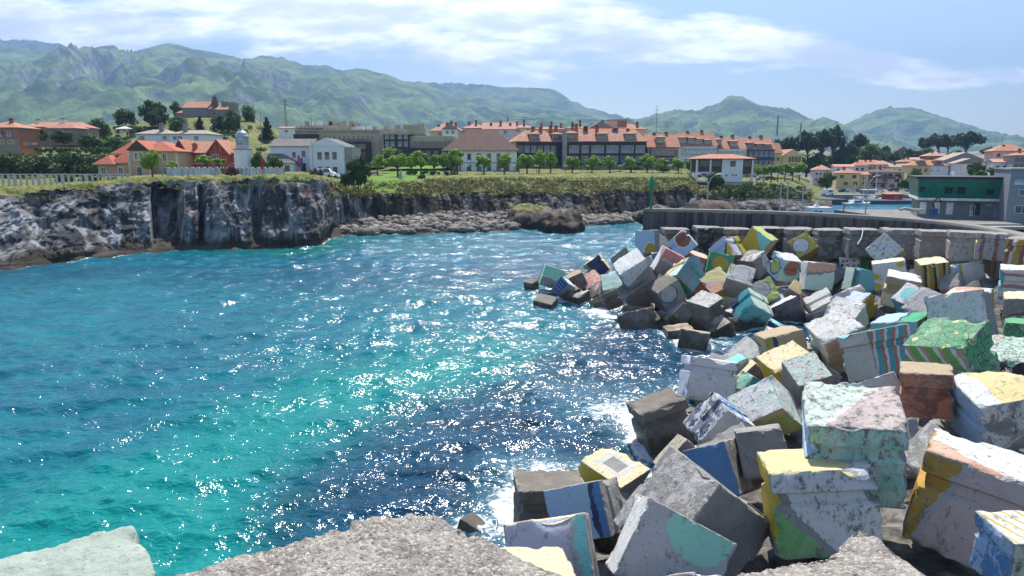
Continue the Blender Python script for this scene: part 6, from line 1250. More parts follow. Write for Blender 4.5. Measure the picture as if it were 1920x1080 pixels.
Yv = 142; za = zat(344, Yv); xL, xR = at(555, 340, Yv)[0], at(612, 340, Yv)[0]; b = MB(); b.box(xL, xR, Yv, Yv+.3, za-2, zat(333, Yv)); tag(b.build('low_white_wall', MWW), 'low white wall at the cliff edge before the parked vans', 'wall')
# railing by the stairs
Yr2 = 205; xL, xR = at(1355, 376, Yr2), at(1513, 380, Yr2); t = thing('white_railing', 'long white railing on the path over the harbour rocks', 'railing', tuple(xL))
L_ = xR[0]-xL[0]; dz = xR[2]-xL[2]; b = MB()
for q in np.linspace(0, 1, 34): b.box(q*L_-.07, q*L_+.07, -.05, .05, q*dz-.9, q*dz+.75)
b.build('post', FR['white'], t)
b = MB()
for hz_ in (.75, .25, -.15): b.hexa([(0, -.06, hz_-.06), (L_, -.06, dz+hz_-.06), (L_, .06, dz+hz_-.06), (0, .06, hz_-.06), (0, -.06, hz_+.06), (L_, -.06, dz+hz_+.06), (L_, .06, dz+hz_+.06), (0, .06, hz_+.06)])
b.build('rail', FR['white'], t)
# ================================================================ vegetation
def leafmat(name, lo, hi):
    m = bpy.data.materials.new(name); n = N(m)
    v = n.add('ShaderNodeAttribute', attribute_name='tone').outputs['Fac']
    c = n.mix(v, lo, hi)
    d = n.add('ShaderNodeBsdfPrincipled', {'Base Color': c, 'Roughness': .6, 'Specular IOR Level': .25})
    t = n.add('ShaderNodeBsdfTranslucent', {'Color': c})
    mx = n.add('ShaderNodeMixShader', {0: .28, 1: d.outputs[0], 2: t.outputs[0]})
    n.add('ShaderNodeOutputMaterial', {'Surface': mx.outputs[0]})
    return m
LM = dict(bright=leafmat('plane_leaves', (.11, .22, .02), (.32, .47, .07)), dark=leafmat('evergreen_leaves', (.012, .030, .014), (.055, .095, .032)), mid=leafmat('broad_leaves', (.03, .07, .014), (.12, .19, .045)), hedge=leafmat('hedge_leaves', (.022, .05, .014), (.09, .14, .04)), scrub=leafmat('scrub_leaves', (.05, .07, .02), (.22, .20, .075)), rust=leafmat('russet_leaves', (.10, .05, .04), (.26, .14, .12)), euca=leafmat('eucalyptus_leaves', (.02, .045, .028), (.07, .11, .06)))
MBARK = mat('bark', (.10, .085, .07), .95, .35, 3., bump=.05); MBARKP = mat('pale_bark', (.22, .2, .17), .95, .35, 3., bump=.05)
def leaves(cent, rad, n_, size, r, flat=.6):
    """n_ small leaf clumps around the points cent"""
    i = r.integers(0, len(cent), n_); d = r.normal(size=(n_, 3)); d /= np.linalg.norm(d, axis=1, keepdims=True)
    rr = rad[i]*(r.random(n_)**.38); p = cent[i]+d*rr[:, None]*np.array([1, 1, flat])
    a = r.normal(size=(n_, 3)); a /= np.linalg.norm(a, axis=1, keepdims=True)
    b = np.cross(a, d+.01); b /= np.maximum(np.linalg.norm(b, axis=1, keepdims=True), 1e-6)
    s = size*(.6+.8*r.random(n_))[:, None]
    V = np.stack([p-a*s-b*s*.6, p+a*s*.9-b*s*.7, p+a*s*.3+b*s, p-a*s*.8+b*s*.6], 1).reshape(-1, 3)
    F = np.arange(n_*4).reshape(-1, 4)
    tone = np.clip(.35*r.random(len(cent))[i]+.45*r.random(n_)+.3*(d[:, 2]*.5+.5)*0+.12, 0, 1)
    return V, F, tone
def crown_mesh(kind, seed, H, R_, ncl, nl, size, mname, squash=.8, shape='round'):
    r = np.random.default_rng(seed); c = []
    rad = []
    for i in range(ncl):
        d = r.normal(size=3); d /= np.linalg.norm(d); k = r.random()**.5
        p = d*k*np.array([R_, R_, R_*squash])*.78
        if shape == 'cone': h = (i+.5)/ncl; ang = r.random()*6.28; q = (1-h)**.8*R_*.75; p = np.array([math.cos(ang)*q*r.random()**.5, math.sin(ang)*q*r.random()**.5, (h-.5)*2*R_*squash*.95])
        if shape == 'flat': p = np.array([d[0]*k*R_, d[1]*k*R_, abs(d[2])*k*R_*squash*.7])
        c.append(p); rad.append(R_*(.26+.2*r.random())*(1 if shape != 'cone' else 1.15*(1.15-h)))
    c = np.array(c)+[0, 0, H]; rad = np.array(rad)
    V, F, t = leaves(c, rad, nl, size, r, .85)
    return V, F, t, c
TREES = {}
def tree_proto(key, name, label, seed, trunk_h, R_, ncl, nl, size, leaf, squash=.8, shape='round', bark=MBARK, tr=.18, limbs=5):
    V, F, t, c = crown_mesh(key, seed, trunk_h+R_*squash*.75, R_, ncl, nl, size, key, squash, shape)
    root = thing(name, label, 'tree')
    raw_mesh('crown', V, F, LM[leaf], dict(tone=t), parent=root)
    b = MB(); r = np.random.default_rng(seed); top = trunk_h+R_*squash*.3
    b.tube([(0, 0, -1.2), (.05, .03, trunk_h*.5), (0, 0, trunk_h), (.03, 0, top)], [tr*1.3, tr, tr*.85, tr*.5], 7)
    for i in range(min(limbs, len(c))):
        e = c[i]; m_ = (np.array([0, 0, trunk_h*.9])+e)/2+r.normal(size=3)*.1
        b.tube([(0, 0, trunk_h*.82), m_, e], [tr*.6, tr*.4, tr*.15], 5)
    b.build('trunk', bark, root)
    root.location = (0, -5000, 0)
    TREES[key] = root; return root
USED = set()
def plant(key, px, py_base, Y, h=None, label=None, group=None, width=None, name=None, sc_=None, full=None):
    root = TREES[key]; loc = at(px, py_base, Y)
    full = full or FULL[key]
    k = (h*Y/FPX)/full if h else 1.
    kw = k if width is None else (width*Y/FPX)/FW_[key]
    if key not in USED: o = root; USED.add(key)
    else: o = dup(root, (0, 0, 0))
    o.location = tuple(loc); o.scale = (kw, kw, k); o.rotation_euler = (0, 0, random.random()*6.28)
    if label: o['label'] = label
    if group: o['group'] = group
    if name: o.name = name
    return o
FULL = {}; FW_ = {}
def proto(key, *a, **k):
    tree_proto(key, *a, **k); R_ = a[4]; sq = k.get('squash', .8); FULL[key] = a[3]+R_*sq*1.72; FW_[key] = 2*R_*1.02
proto('plane1', 'plane_tree', 'x', 1, 2.2, 2.2, 18, 2300, .17, 'bright', squash=.85)
proto('plane2', 'plane_tree', 'x', 2, 2.2, 2.2, 16, 2200, .17, 'bright', squash=.8)
proto('plane3', 'plane_tree', 'x', 3, 2.1, 2.2, 15, 2100, .18, 'bright', squash=.9)
proto('dark1', 'broadleaf_tree', 'x', 11, 1.0, 5., 26, 3200, .32, 'hedge', squash=.85)
proto('dark2', 'broadleaf_tree', 'x', 12, 1.0, 5., 22, 3000, .32, 'mid', squash=.8)
proto('euca', 'eucalyptus_tree', 'x', 13, 7., 5., 16, 2200, .36, 'euca', squash=.75, tr=.4, limbs=10)
proto('cone', 'cypress_tree', 'x', 14, .6, 3.2, 30, 2600, .26, 'dark', squash=1.3, shape='cone')
proto('bush', 'bush', 'x', 15, .1, 2., 12, 1500, .17, 'hedge', squash=.7)
proto('bushr', 'russet_bush', 'x', 16, .2, 2., 12, 1100, .17, 'rust', squash=.8)
ORD = ['first', 'second', 'third', 'fourth', 'fifth', 'sixth', 'seventh', 'eighth', 'ninth', 'tenth', 'eleventh', 'twelfth', 'thirteenth', 'fourteenth', 'fifteenth', 'sixteenth', 'seventeenth', 'eighteenth', 'nineteenth', 'twentieth']
PT = 'clipped plane trees along the seafront'
# (px, base row, height px, width px, distance, where)
PL = [(287,336,46,29,150,'standing alone before the peach house'), (708,329,34,27,215,'right of the dark bush at the lawn end'), (746,330,40,34,200,'behind the standing stone on the lawn'), (772,327,32,22,225,'just right of the standing stone'), (790,329,40,32,215,'between the lawn stone and the brown roofed house'), (814,328,36,24,222,'over the right part of the hedge'), (833,327,34,26,225,'before the left wall of the brown roofed house'), (858,328,42,32,222,'covering the left corner of the brown roofed house'), (907,329,36,30,222,'centred before the brown roofed house'), (946,329,35,27,222,'right before the brown roofed house'), (973,328,30,16,232,'close against the right wall of the brown roofed house'), (988,329,38,28,228,'first before the angled glazed wing'), (1011,329,40,24,232,'second before the angled glazed wing'), (1032,329,38,24,236,'third before the angled glazed wing'), (1073,329,34,26,238,'before the corner pier of the glazed flats'), (1110,329,32,24,238,'left of centre before the glazed flats'), (1143,329,32,25,240,'centre before the glazed flats'), (1182,329,34,26,240,'before the right part of the glazed flats'), (1213,329,34,27,242,'at the right corner of the glazed flats'), (1243,329,28,25,244,'before the house with brown gallery glazing'), (1271,329,31,25,244,'left of the white glazed house'), (1294,329,27,20,246,'beside the stilted pavilion on its left')]
for i, (px, py, hp, wpx, Y, wh) in enumerate(PL):
    plant('plane%d' % (1+i % 3), px, py+1, Y, hp*1.12, 'bright green round plane tree '+wh, PT, wpx*1.32)
for i, (px, wpx, h) in enumerate([(1419,24,26), (1432,22,24), (1446,26,28), (1458,22,25), (1472,26,27), (1486,26,26), (1499,26,27)]):
    plant('plane%d' % (1+i % 3), px, 337-i*.6, 255, h, ORD[i]+' bright green tree of the close row right of the stilted pavilion', 'trees right of the pavilion', wpx)
plant('plane1', 324, 336, 165, 32, 'small bright tree between the peach and the red house', PT, 28)
plant('plane2', 388, 318, 160, 26, 'bright bushy tree before the red house', None, 42); plant('plane3', 410, 318, 158, 22, 'low bright tree at the right end of the red house', None, 30)
plant('dark2', 485, 335, 150, 46, 'round clipped tamarisk tree left of the two beside the lighthouse', 'tamarisk trees beside the lighthouse', 30); plant('dark2', 517, 338, 152, 42, 'wide feathery tamarisk tree right of the two beside the lighthouse', 'tamarisk trees beside the lighthouse', 42)
BR = 'trees on the slope and the chapel hill'
DT = [('dark1',236,238,34,50,300,'round dark tree at the left end of the chapel hill'), ('dark1',291,238,50,48,315,'tall dark umbrella shaped tree left of the chapel'), ('dark1',297,240,36,38,305,'lower rounded tree before the umbrella shaped one'), ('dark2',332,222,28,26,350,'paler tree touching the left end of the chapel'), ('cone',377,258,38,34,290,'dark conical tree below the middle of the chapel'), ('dark1',412,250,34,36,300,'dark rounded tree below the chapel tower'), ('dark1',437,252,44,38,298,'large dark tree right of the one below the tower'), ('dark2',468,236,34,34,330,'lone bright rounded tree right of the chapel'), ('cone',502,264,42,36,285,'dark triangular cypress left of the white shed'), ('dark2',335,252,30,40,280,'low scrubby tree under the chapel apse'), ('dark2',350,262,22,30,275,'bushy tree behind the white villas'), ('dark2',185,262,36,44,270,'mid green tree right of the long stone house'), ('dark2',170,285,30,50,250,'spreading tree below the gazebo terrace'), ('dark2',215,285,26,44,245,'yellowish green tree under the gazebo'), ('dark1',70,268,26,40,238,'dark tree before the long stone house on its left'), ('dark1',120,272,28,40,236,'dark tree before the long stone house on its right'), ('dark2',240,292,26,36,240,'tree above the peach house roof'), ('dark1',60,262,16,30,240,'small dark tree by the brick house'), ('dark2',450,272,24,30,270,'bright scrub tree behind the lighthouse'), ('dark1',1400,330,30,28,262,'dark tree behind the pavilion on its right'), ('dark2',260,258,20,30,285,'low tree left of the white villas'), ('dark1',1240,330,22,30,256,'dark tree before the brown glazed seafront house'), ('dark1',1190,329,20,26,258,'dark shrub tree behind the row before the glazed flats')]
for k, px, py, hp, wp_, Y, lab in DT: plant(k, px, py, Y, hp, lab, BR, wp_)
plant('dark1', 672, 354, 150, 62, 'big dark bush tree growing from the cleft in the cliff', None, 46); plant('dark1', 650, 352, 148, 30, 'smaller dark bush left of the big one in the cleft', None, 26)
plant('plane1', 731, 300, 235, 22, 'light green tree standing behind the lawn trees', None, 34)
plant('bush', 792, 340, 182, 14, 'small round bush at the edge of the lawn', None, 18); plant('bush', 1338, 356, 196, 34, 'yellow green round shrub under the stilted pavilion', None, 36)
plant('bushr', 590, 333, 160, 18, 'russet leaved bush left of the vans', 'russet bushes', 18); plant('bushr', 601, 333, 158, 16, 'second russet leaved bush touching the parked van', 'russet bushes', 16)
plant('bushr', 434, 334, 137, 24, 'dry brown shrub leaning over the white garden wall', None, 34); plant('bush', 379, 338, 134, 10, 'low green shrub at the foot of the garden wall', None, 12)
# hedges
def hedge(name, label, px0, px1, pyb, pyt, Y, dp, leaf='hedge', n_=2600, size=.26, seed=5):
    r = np.random.default_rng(seed); a = at(px0, pyb, Y); c = at(px1, pyb, Y); h = (pyb-pyt)*Y/FPX; W_ = c[0]-a[0]
    m_ = max(4, int(W_/1.1)); cc = []
    for i in range(m_*2): x = r.random()*W_; cc.append([a[0]+x, Y+r.random()*dp, a[2]+h*(.15+.62*r.random())])
    cc = np.array(cc); V, F, t = leaves(cc, np.full(len(cc), h*.36), n_, size, r, 1.)
    return tag(raw_mesh(name, V, F, LM[leaf], dict(tone=t)), label, 'hedge')
hedge('hedge', 'tall dark wild hedge behind the balustrade, left part', -70, 40, 331, 289, 170, 5, seed=1, n_=5200, size=.3)
hedge('hedge', 'long dark overgrown hedge behind the balustrade below the stone house', 28, 192, 331, 288, 176, 6, seed=2, n_=8000, size=.3)
hedge('clipped_hedge', 'clipped green hedge line on the slope above the overgrown one', 52, 205, 286, 276, 215, 3, 'mid', 2600, .25, 3)
hedge('clipped_hedge', 'low clipped hedge behind the lawn before the brown roofed house', 758, 857, 328, 321, 210, 2, 'mid', 2200, .2, 4)
hedge('clipped_hedge', 'straight dark hedge line left of the chapel hill top', 213, 288, 246, 237, 300, 3, 'hedge', 2200, .28, 6)
hedge('green_bank', 'leafy bank behind the balustrade right part before the peach house', 95, 205, 347, 327, 140, 4, 'mid', 2600, .2, 7)
hedge('harbour_hedge', 'green hedge between the harbour houses and the green clad building', 1690, 1722, 352, 336, 262, 4, 'mid', 1500, .3, 8)
hedge('roof_garden', 'shrubs rising behind the roof of the green clad building', 1832, 1886, 333, 317, 235, 5, 'mid', 1900, .28, 9)
r = np.random.default_rng(77); cc = []; rad = []
for i in range(230):
    px = r.uniform(60, 560); Y = r.uniform(205, 335)
    if 395 < px < 520 and Y > 250 and r.random() < .6: continue
    cc.append([(px-960)/FPX*(Y*CP+.5), Y, ground_z(px, Y)+.3]); rad.append(r.uniform(.7, 2.3))
V, F, tn = leaves(np.array(cc), np.array(rad), 17000, .3, r, .75)
tag(raw_mesh('hillside_shrubs', V, F, LM['hedge'], dict(tone=tn)), 'dense green shrubs and undergrowth between the hillside houses', 'undergrowth', kind='stuff')
# woods on the hill right
HW = 'trees of the wooded hill above the harbour'
r = np.random.default_rng(21); k = 0
for (px, py, hp, wp_, Y, lab) in [(1462,322,62,38,395,'tall eucalyptus at the left end of the wooded hill under the first mast'), (1484,322,66,38,400,'tall eucalyptus between the two slender masts'), (1512,325,78,46,395,'highest broad eucalyptus left of the cluster'), (1538,325,80,46,398,'highest broad eucalyptus right of the cluster'), (1558,325,88,44,402,'spreading eucalyptus with bare sky gaps, tallest on the hill'), (1585,322,52,40,400,'eucalyptus stepping down from the tallest one'), (1607,312,60,32,430,'lone airy eucalyptus above the pale round tree'), (1655,312,38,26,440,'small tree at the middle of the wooded hill'), (1732,305,48,34,445,'tree left of the airy pair above the orange walled house'), (1757,305,54,40,450,'first airy eucalyptus of the pair above the grey warehouse'), (1775,305,52,36,452,'second airy eucalyptus of the pair above the grey warehouse'), (1808,308,60,56,446,'large spreading tree at the right end of the wooded hill'), (1850,310,34,30,440,'low tree right of the large spreading one')]:
    plant('euca', px, py, Y, hp, lab, HW, wp_)
for (px, py, hp, wp_, Y, lab) in [(1628,318,44,44,415,'pale green rounded tree in the middle of the wood'), (1600,322,38,40,410,'dark rounded tree left of the pale green one'), (1572,325,44,46,405,'dark tree below the spreading eucalyptus'), (1650,318,34,38,408,'dark tree right of the pale green one'), (1676,315,32,34,410,'dark tree left of the half hidden grey house'), (1708,312,34,36,420,'dark tree right of the half hidden grey house'), (1738,308,28,40,425,'low tree above the orange walled house'), (1530,330,44,56,392,'dark tree at the foot of the cluster'), (1495,328,40,50,390,'dark tree below the two masts'), (1462,330,36,44,388,'dark tree behind the yellow gabled house'), (1790,308,26,40,430,'low tree left of the large spreading one'), (1560,340,34,44,385,'dark tree just above the yellow stone house'), (1610,326,24,40,402,'low tree behind the lilac gable'), (1550,354,30,34,312,'bright tree beside the yellow stone house'), (1714,350,32,26,300,'bright tree left of the green clad building'), (1830,328,24,34,300,'leafy tree behind the white gabled harbour house')]:
    plant('dark2' if 'pale' in lab or 'bright' in lab or k % 3 == 0 else 'dark1', px, py, Y, hp, lab, HW, wp_); k += 1
for kk, vv in TREES.items():
    if kk not in USED: 
        for ch in list(vv.children): bpy.data.objects.remove(ch)
        bpy.data.objects.remove(vv)
# date palm by the harbour
loc = at(1683, 354, 296); t = thing('palm_tree', 'single palm tree before the balconied harbour house', 'tree', tuple(loc))
b = MB(); b.tube([(0, 0, -1), (.1, 0, 3), (0, 0, 5.6)], [.4, .3, .28], 7); b.build('trunk', MBARK, t)
V = []; F = []; r = np.random.default_rng(3)
for i in range(26):
    an = r.random()*6.28; up = r.random()*1.3-.2; L_ = 2.6
    for s_ in range(5):
        a0, a1 = s_/5, (s_+1)/5
        def pt(q, off): rr = L_*q; return (math.cos(an)*rr+off*-math.sin(an), math.sin(an)*rr+off*math.cos(an), 5.7+up*rr-.42*rr*rr*.6)
        w0, w1 = .38*(1-a0*.6), .38*(1-a1*.6); j = len(V); V += [pt(a0, -w0), pt(a0, w0), pt(a1, w1), pt(a1, -w1)]; F.append((j, j+1, j+2, j+3))
raw_mesh('crown', V, F, LM['hedge'], dict(tone=r.random(len(F))), parent=t)
# scrub and grass on the cliff tops
cc = []; r = np.random.default_rng(31)
for px in np.arange(-60, 610, 2.2):
    yt = np.interp(px, pxs, Yt)
    if r.random() < .75: Y = yt+r.uniform(-3, 12)*1.; cc.append([xof_ := (px-960)/FPX*(Y*CP+4*SP), Y, (ground_z(px, max(Y, yt))-(1.0 if Y < yt else 0)+.1)])
cc = np.array(cc); V, F, tn = leaves(cc, r.uniform(.3, .9, len(cc)), 9000, .11, r, .5)
tag(raw_mesh('turf_tufts', V, F, LM['scrub'], dict(tone=tn)), 'rough grass tufts and low plants along the left cliff top', 'grass', kind='stuff')
cc = []; rad = []
for px in np.arange(612, 1500, 1.0):
    yb_, yt_ = np.interp(px, pxs, Yb), np.interp(px, pxs, Yt); zb_, zt_ = np.interp(px, pxs, Zb), np.interp(px, pxs, Zt)
    for q in range(2):
        s_ = r.uniform(.5, 1.15)
        fy = np.interp(s_, [0,.55,1,1.2], [0,.25,1,1.4]); fz = np.interp(s_, [0,.55,1,1.2], [0,.68,1,1.0])
        Y = yb_+(yt_-yb_)*fy; z = zb_+(zt_-zb_)*fz
        if 700 < px < 800 and s_ > .95: continue
        if 950 < px < 1040 and s_ < .8: pass
        cc.append([(px-960)/FPX*(Y*CP+(CAMZ-z)*SP), Y-.6, z+.1]); rad.append(r.uniform(.5, 1.3))
cc = np.array(cc); rad = np.array(rad); V, F, tn = leaves(cc, rad, 30000, .16, r, .6)
tag(raw_mesh('cliff_scrub', V, F, LM['scrub'], dict(tone=tn)), 'olive and straw coloured scrub covering the upper cliffs of the cove', 'scrub', kind='stuff')
cc = []; rad = []
for i in range(260):
    px = r.uniform(1330, 1520); s_ = r.random(); Y = lut([(1330,196),(1520,214)], px)+r.uniform(0, 16); py = lut([(1330,350),(1420,343),(1520,352)], px)+r.uniform(0, 34)
    p_ = at(px, py, Y); cc.append(p_); rad.append(r.uniform(.5, 1.6))
V, F, tn = leaves(np.array(cc), np.array(rad), 12000, .2, r, .7)
tag(raw_mesh('slope_ivy', V, F, LM['hedge'], dict(tone=tn)), 'dark ivy and bushes hanging on the slope under the pavilion', 'scrub', kind='stuff')
# ================================================================ rocks and boulders
def ico(sub=1):
    import bmesh
    bm = bmesh.new(); bmesh.ops.create_icosphere(bm, subdivisions=sub, radius=1); V = np.array([v.co[:] for v in bm.verts]); F = np.array([[v.index for v in f.verts] for f in bm.faces]); bm.free(); return V, F
IV, IF = ico(2); r = np.random.default_rng(41); VV = []; FF = []; nb2 = 0; TO = []
MBLD = bpy.data.materials.new('beach_stone'); n = N(MBLD); v_ = n.add('ShaderNodeAttribute', attribute_name='tone').outputs['Fac']; q_ = n.noise(n.obj(), 2., 5., .65)
n.out(n.mix(n.math('MULTIPLY', q_, .5), n.mix(v_, (.10, .08, .06), (.37, .34, .295)), (.12, .11, .10)), .9, n.bump(q_, .6, .1))
for i in range(1500):
    px = r.choice([r.uniform(645, 975), r.uniform(1075, 1215), r.uniform(640, 980)]); ys, yb_ = np.interp(px, pxs, Ysh), np.interp(px, pxs, Yb); zb_ = np.interp(px, pxs, Zb)
    t_ = r.random()**.8; Y = ys+(yb_-ys)*t_*.97; z = zb_*t_**.9; s_ = (.18+.95*r.random()**2.6)*(1.3-.5*t_)
    v = IV*np.array([1, r.uniform(.7, 1.1), r.uniform(.5, .8)])*s_; a_ = r.random()*6.28; R_ = np.array([[math.cos(a_), -math.sin(a_), 0], [math.sin(a_), math.cos(a_), 0], [0, 0, 1]])
    v = v*(1+.28*fbm(IV[:, 0]*1.3+i, IV[:, 1]*1.3, IV[:, 2]*1.3, 2))[:, None]; v = v@R_.T+[(px-960)/FPX*(Y*CP+(CAMZ-z)*SP), Y, z+s_*.2]
    VV.append(v); FF.append(IF+nb2); nb2 += len(v); TO += [r.random()*(1 if t_ > .25 else .5)]*len(IF)
tag(raw_mesh('beach_boulders', np.concatenate(VV), np.concatenate(FF), MBLD, dict(tone=TO)), 'grey and tan boulders heaped below the cliff of the cove', 'boulders', kind='stuff')
IV3, IF3 = ico(5)
def rock(name, label, px, py, Y, wpx, hpx, dpt, seed, m_=None, sub=None):
    c = at(px, py, Y); c[2] = max(c[2]-.5, -.4)
    sx_, sz_ = wpx*Y/FPX/2, hpx*Y/FPX
    x, y, z = IV3.T; d = 1+.30*fbm(x*1.2+seed, y*1.2, z*1.2, 3, .55)+.05*fbm(x*5+seed, y*5, z*.8, 4, .6, True)+.10*np.round(2*fbm(x*1.8+seed, y*1.8, z*.7, 2))/2
    v = IV3*d[:, None]*np.array([sx_, dpt, sz_]); return tag(raw_mesh(name, v+c, IF3, m_ or MROCK, dict(turf=sstep(.62, .8, v[:, 2]/sz_)*(1. if hpx > 30 and 'grass' in label else .0)), smooth=True), label, 'rock')
rock('rock_outcrop', 'ribbed grey rock hump standing in the cove beach', 1052, 424, 146, 84, 36, 8, 1)
rock('rock_outcrop', 'rounded reddish rock hump with grass on top, left of the ribbed one', 1000, 422, 158, 92, 48, 10, 5)
rock('rock_outcrop', 'dark low rocks in front of the sea wall end', 1240, 402, 140, 90, 20, 6, 9)
rock('rock_outcrop', 'flat dark rock shelf below the steps', 1340, 398, 150, 120, 26, 8, 12)
rock('rock_outcrop', 'dark rocky hump behind the double lamp', 1410, 396, 165, 90, 24, 8, 17)
rock('rock_outcrop', 'dark rock behind the two single poles', 1480, 398, 175, 80, 28, 8, 19)
rock('sea_rock', 'small brown rock breaking the surf at the foot of the left cliff', 440, 468, 112, 24, 8, 1.5, 23); rock('sea_rock', 'tiny black rock awash left of the cream topped block', 1000, 869, 30.5, 26, 7, .5, 29)
rock('sea_rock', 'brown tide washed ledge under the left cliff', 100, 494, 101, 70, 14, 3, 31)
# ================================================================ small things
MGAL = mat('galvanised_steel', (.42, .43, .44), .5, .1, metal=.4); MGRN = mat('green_paint', (.01, .22, .09), .5); MRED = mat('red_paint', (.35, .03, .03), .6)
Yd = 90; t0 = at(1222, 393, Yd-0.); t = thing('green_beacon', 'green channel beacon on the end of the sea wall', 'beacon', (t0[0], Yd+.6, 8.2)); s_ = Yd/FPX
b = MB(); b.tube([(0, 0, 0), (0, 0, 60*s_)], .16, 10); b.build('pole', MGRN, t); b = MB(); b.tube([(0, 0, 42*s_), (0, 0, 43*s_), (0, 0, 58*s_)], [.5, .55, .12], 12); b.build('cone_topmark', MGRN, t); b = MB(); b.tube([(0, 0, 60*s_), (0, 0, 64*s_)], .12, 8); b.build('lamp', FR['white'], t)
def double_lamp(px, top, Y, label, span=26, base=None):
    b0 = at(px, 400, Y); zb_ = 4.6; h = zat(top, Y)-zb_; t = thing('street_lamp', label, 'street lamp', (b0[0], Y, zb_), 0, 'double armed lamps on the breakwater quay')
    b = MB(); b.tube([(0, 0, 0), (0, 0, h*.86)], [.13, .09], 8); b.build('pole', MGAL, t); w_ = span*Y/FPX
    for s_ in (-1, 1):
        b = MB(); b.tube([(0, 0, h*.8), (s_*w_*.2, 0, h*.93), (s_*w_*.55, 0, h*.99), (s_*w_*.85, 0, h)], .06, 6); b.build('arm', MGAL, t)
        b = MB(); b.hexa([(s_*w_*.8, -.16, h-.1), (s_*w_*1.15, -.16, h-.1), (s_*w_*1.15, .16, h-.1), (s_*w_*.8, .16, h-.1), (s_*w_*.82, -.1, h+.13), (s_*w_*1.1, -.1, h+.1), (s_*w_*1.1, .1, h+.1), (s_*w_*.82, .1, h+.13)]); b.build('lamp_head', FR['white'], t)
double_lamp(1325, 326, 99, 'double armed grey street lamp in front of the stilted pavilion'); double_lamp(1474, 326, 96, 'double armed grey street lamp right of the pavilion')
for px, top, lab in ((1461, 340, 'thin bare pole left of the right double lamp'), (1503, 352, 'grey pole with a small crossbar of fittings behind the sea wall')):
    b0 = at(px, 400, 98); t = thing('pole', lab, 'pole', (b0[0], 98, 4.6)); h = zat(top, 98)-4.6; b = MB(); b.tube([(0, 0, 0), (0, 0, h)], .09, 6); b.build('shaft', MGAL, t)
    if px > 1500: b = MB(); b.box(-.9, .9, -.05, .05, h*.9, h*.9+.1); b.box(-.9, -.5, -.1, .1, h*.9+.1, h*.9+.3); b.box(.5, 1.0, -.1, .1, h*.9+.1, h*.9+.5); b.build('crossbar', MGAL, t)
# promenade lamps
def promenade(px, Y, lab):
    p_ = at(px, 331, Y); t = thing('promenade_lamp', lab, 'street lamp', tuple(p_), 0, 'white bowl lamps on the promenade'); h = 19*Y/FPX
    b = MB(); b.tube([(0, 0, -.5), (0, 0, h)], .08, 6); b.build('pole', FR['black'], t)
    b = MB(); b.tube([(-.55, 0, h+.25), (-.1, 0, h-.05)], [.32, .1], 8); b.tube([(.55, 0, h+.25), (.1, 0, h-.05)], [.32, .1], 8); b.build('bowls', FR['white'], t)
for i, (px, Y) in enumerate([(876,218),(903,218),(964,220),(1006,225),(1060,232),(1102,236),(1162,238),(1184,238),(1223,240),(1255,242),(1277,243)]):
    promenade(px, Y, ORD[i]+' white bowl lamp of the promenade row counted from the brown roofed house')
# masts, poles, antennas
def mast(px, pyb, pyt, Y, lab, lattice=False, r_=.14, arms=0):
    p_ = at(px, pyb, Y); h = (pyb-pyt)*Y/FPX; t = thing('mast', lab, 'mast', tuple(p_)); b = MB()
    if lattice:
        for a_ in ((-.5, -.5), (.5, -.5), (0, .6)): b.tube([(a_[0], a_[1], 0), (a_[0]*.5, a_[1]*.5, h)], .10, 5)
        for q in range(14):
            z0, z1 = h*q/14, h*(q+1)/14; k0, k1 = 1-.5*q/14, 1-.5*(q+1)/14; s_ = 1 if q % 2 else -1; b.tube([(s_*.5*k0, -.5*k0, z0), (-s_*.5*k1, -.5*k1, z1)], .07, 4)
        b.box(-2.2, 2.2, -.1, .1, h*.88, h*.9); b.box(-1.4, 1.4, -.1, .1, h*.76, h*.78)
    else: b.tube([(0, 0, -1), (0, 0, h)], [r_, r_*.7], 6)
    b.build('shaft', FR['grey'], t)
    if arms:
        b = MB()
        for q in range(arms): b.box(-1.6+q*.3, 1.6-q*.3, -.05, .05, h*(.55+q*.14), h*(.55+q*.14)+.12)
        b.build('antenna_arms', FR['grey'], t)
mast(537, 238, 187, 330, 'lattice mast with crossbars right of the chapel', True); mast(96, 288, 243, 232, 'wooden pole left of the two before the stone house'); mast(109, 277, 240, 236, 'wooden pole right of the two before the stone house'); mast(191, 252, 230, 290, 'pole beside the gazebo on its left'); mast(244, 262, 226, 288, 'pole beside the gazebo on its right')
mast(492, 276, 212, 270, 'slender pole above the lighthouse garden'); mast(584, 236, 216, 262, 'short antenna on the roof of the flat roofed flats'); mast(1230, 254, 200, 300, 'tall thin radio antenna over the seafront roofs', False, .14, 3); mast(1248, 256, 232, 305, 'lower antenna right of the tall thin one', False, .1, 2); mast(1457, 250, 219, 380, 'tall dark slender mast, left of the pair by the wood', False, .5); mast(1500, 262, 231, 380, 'shorter dark slender mast, right of the pair by the wood', False, .5); mast(1877, 280, 257, 306, 'small antenna on the pink house', False, .1, 1); mast(588, 327, 262, 178, 'flag mast before the white gabled building', False, .08)
mast(306, 342, 308, 140, 'black lamp post before the peach house', False, .1); mast(1162, 242, 216, 300, 'antenna on the square roof tower', False, .1, 1)
# tower crane jib far behind
p_ = at(952, 236, 420); t = thing('tower_crane', 'thin jib of a distant crane above the pink roofs', 'crane', tuple(p_)); b = MB(); b.tube([(0, 0, -8), (0, 0, 5.5)], .35, 4); b.build('tower', FR['grey'], t); b = MB(); b.tube([(-10, 0, 3.2), (22, 0, 4.2)], .22, 4); b.tube([(0, 0, 5.5), (20, 0, 4.2)], .08, 4); b.build('jib', FR['grey'], t)
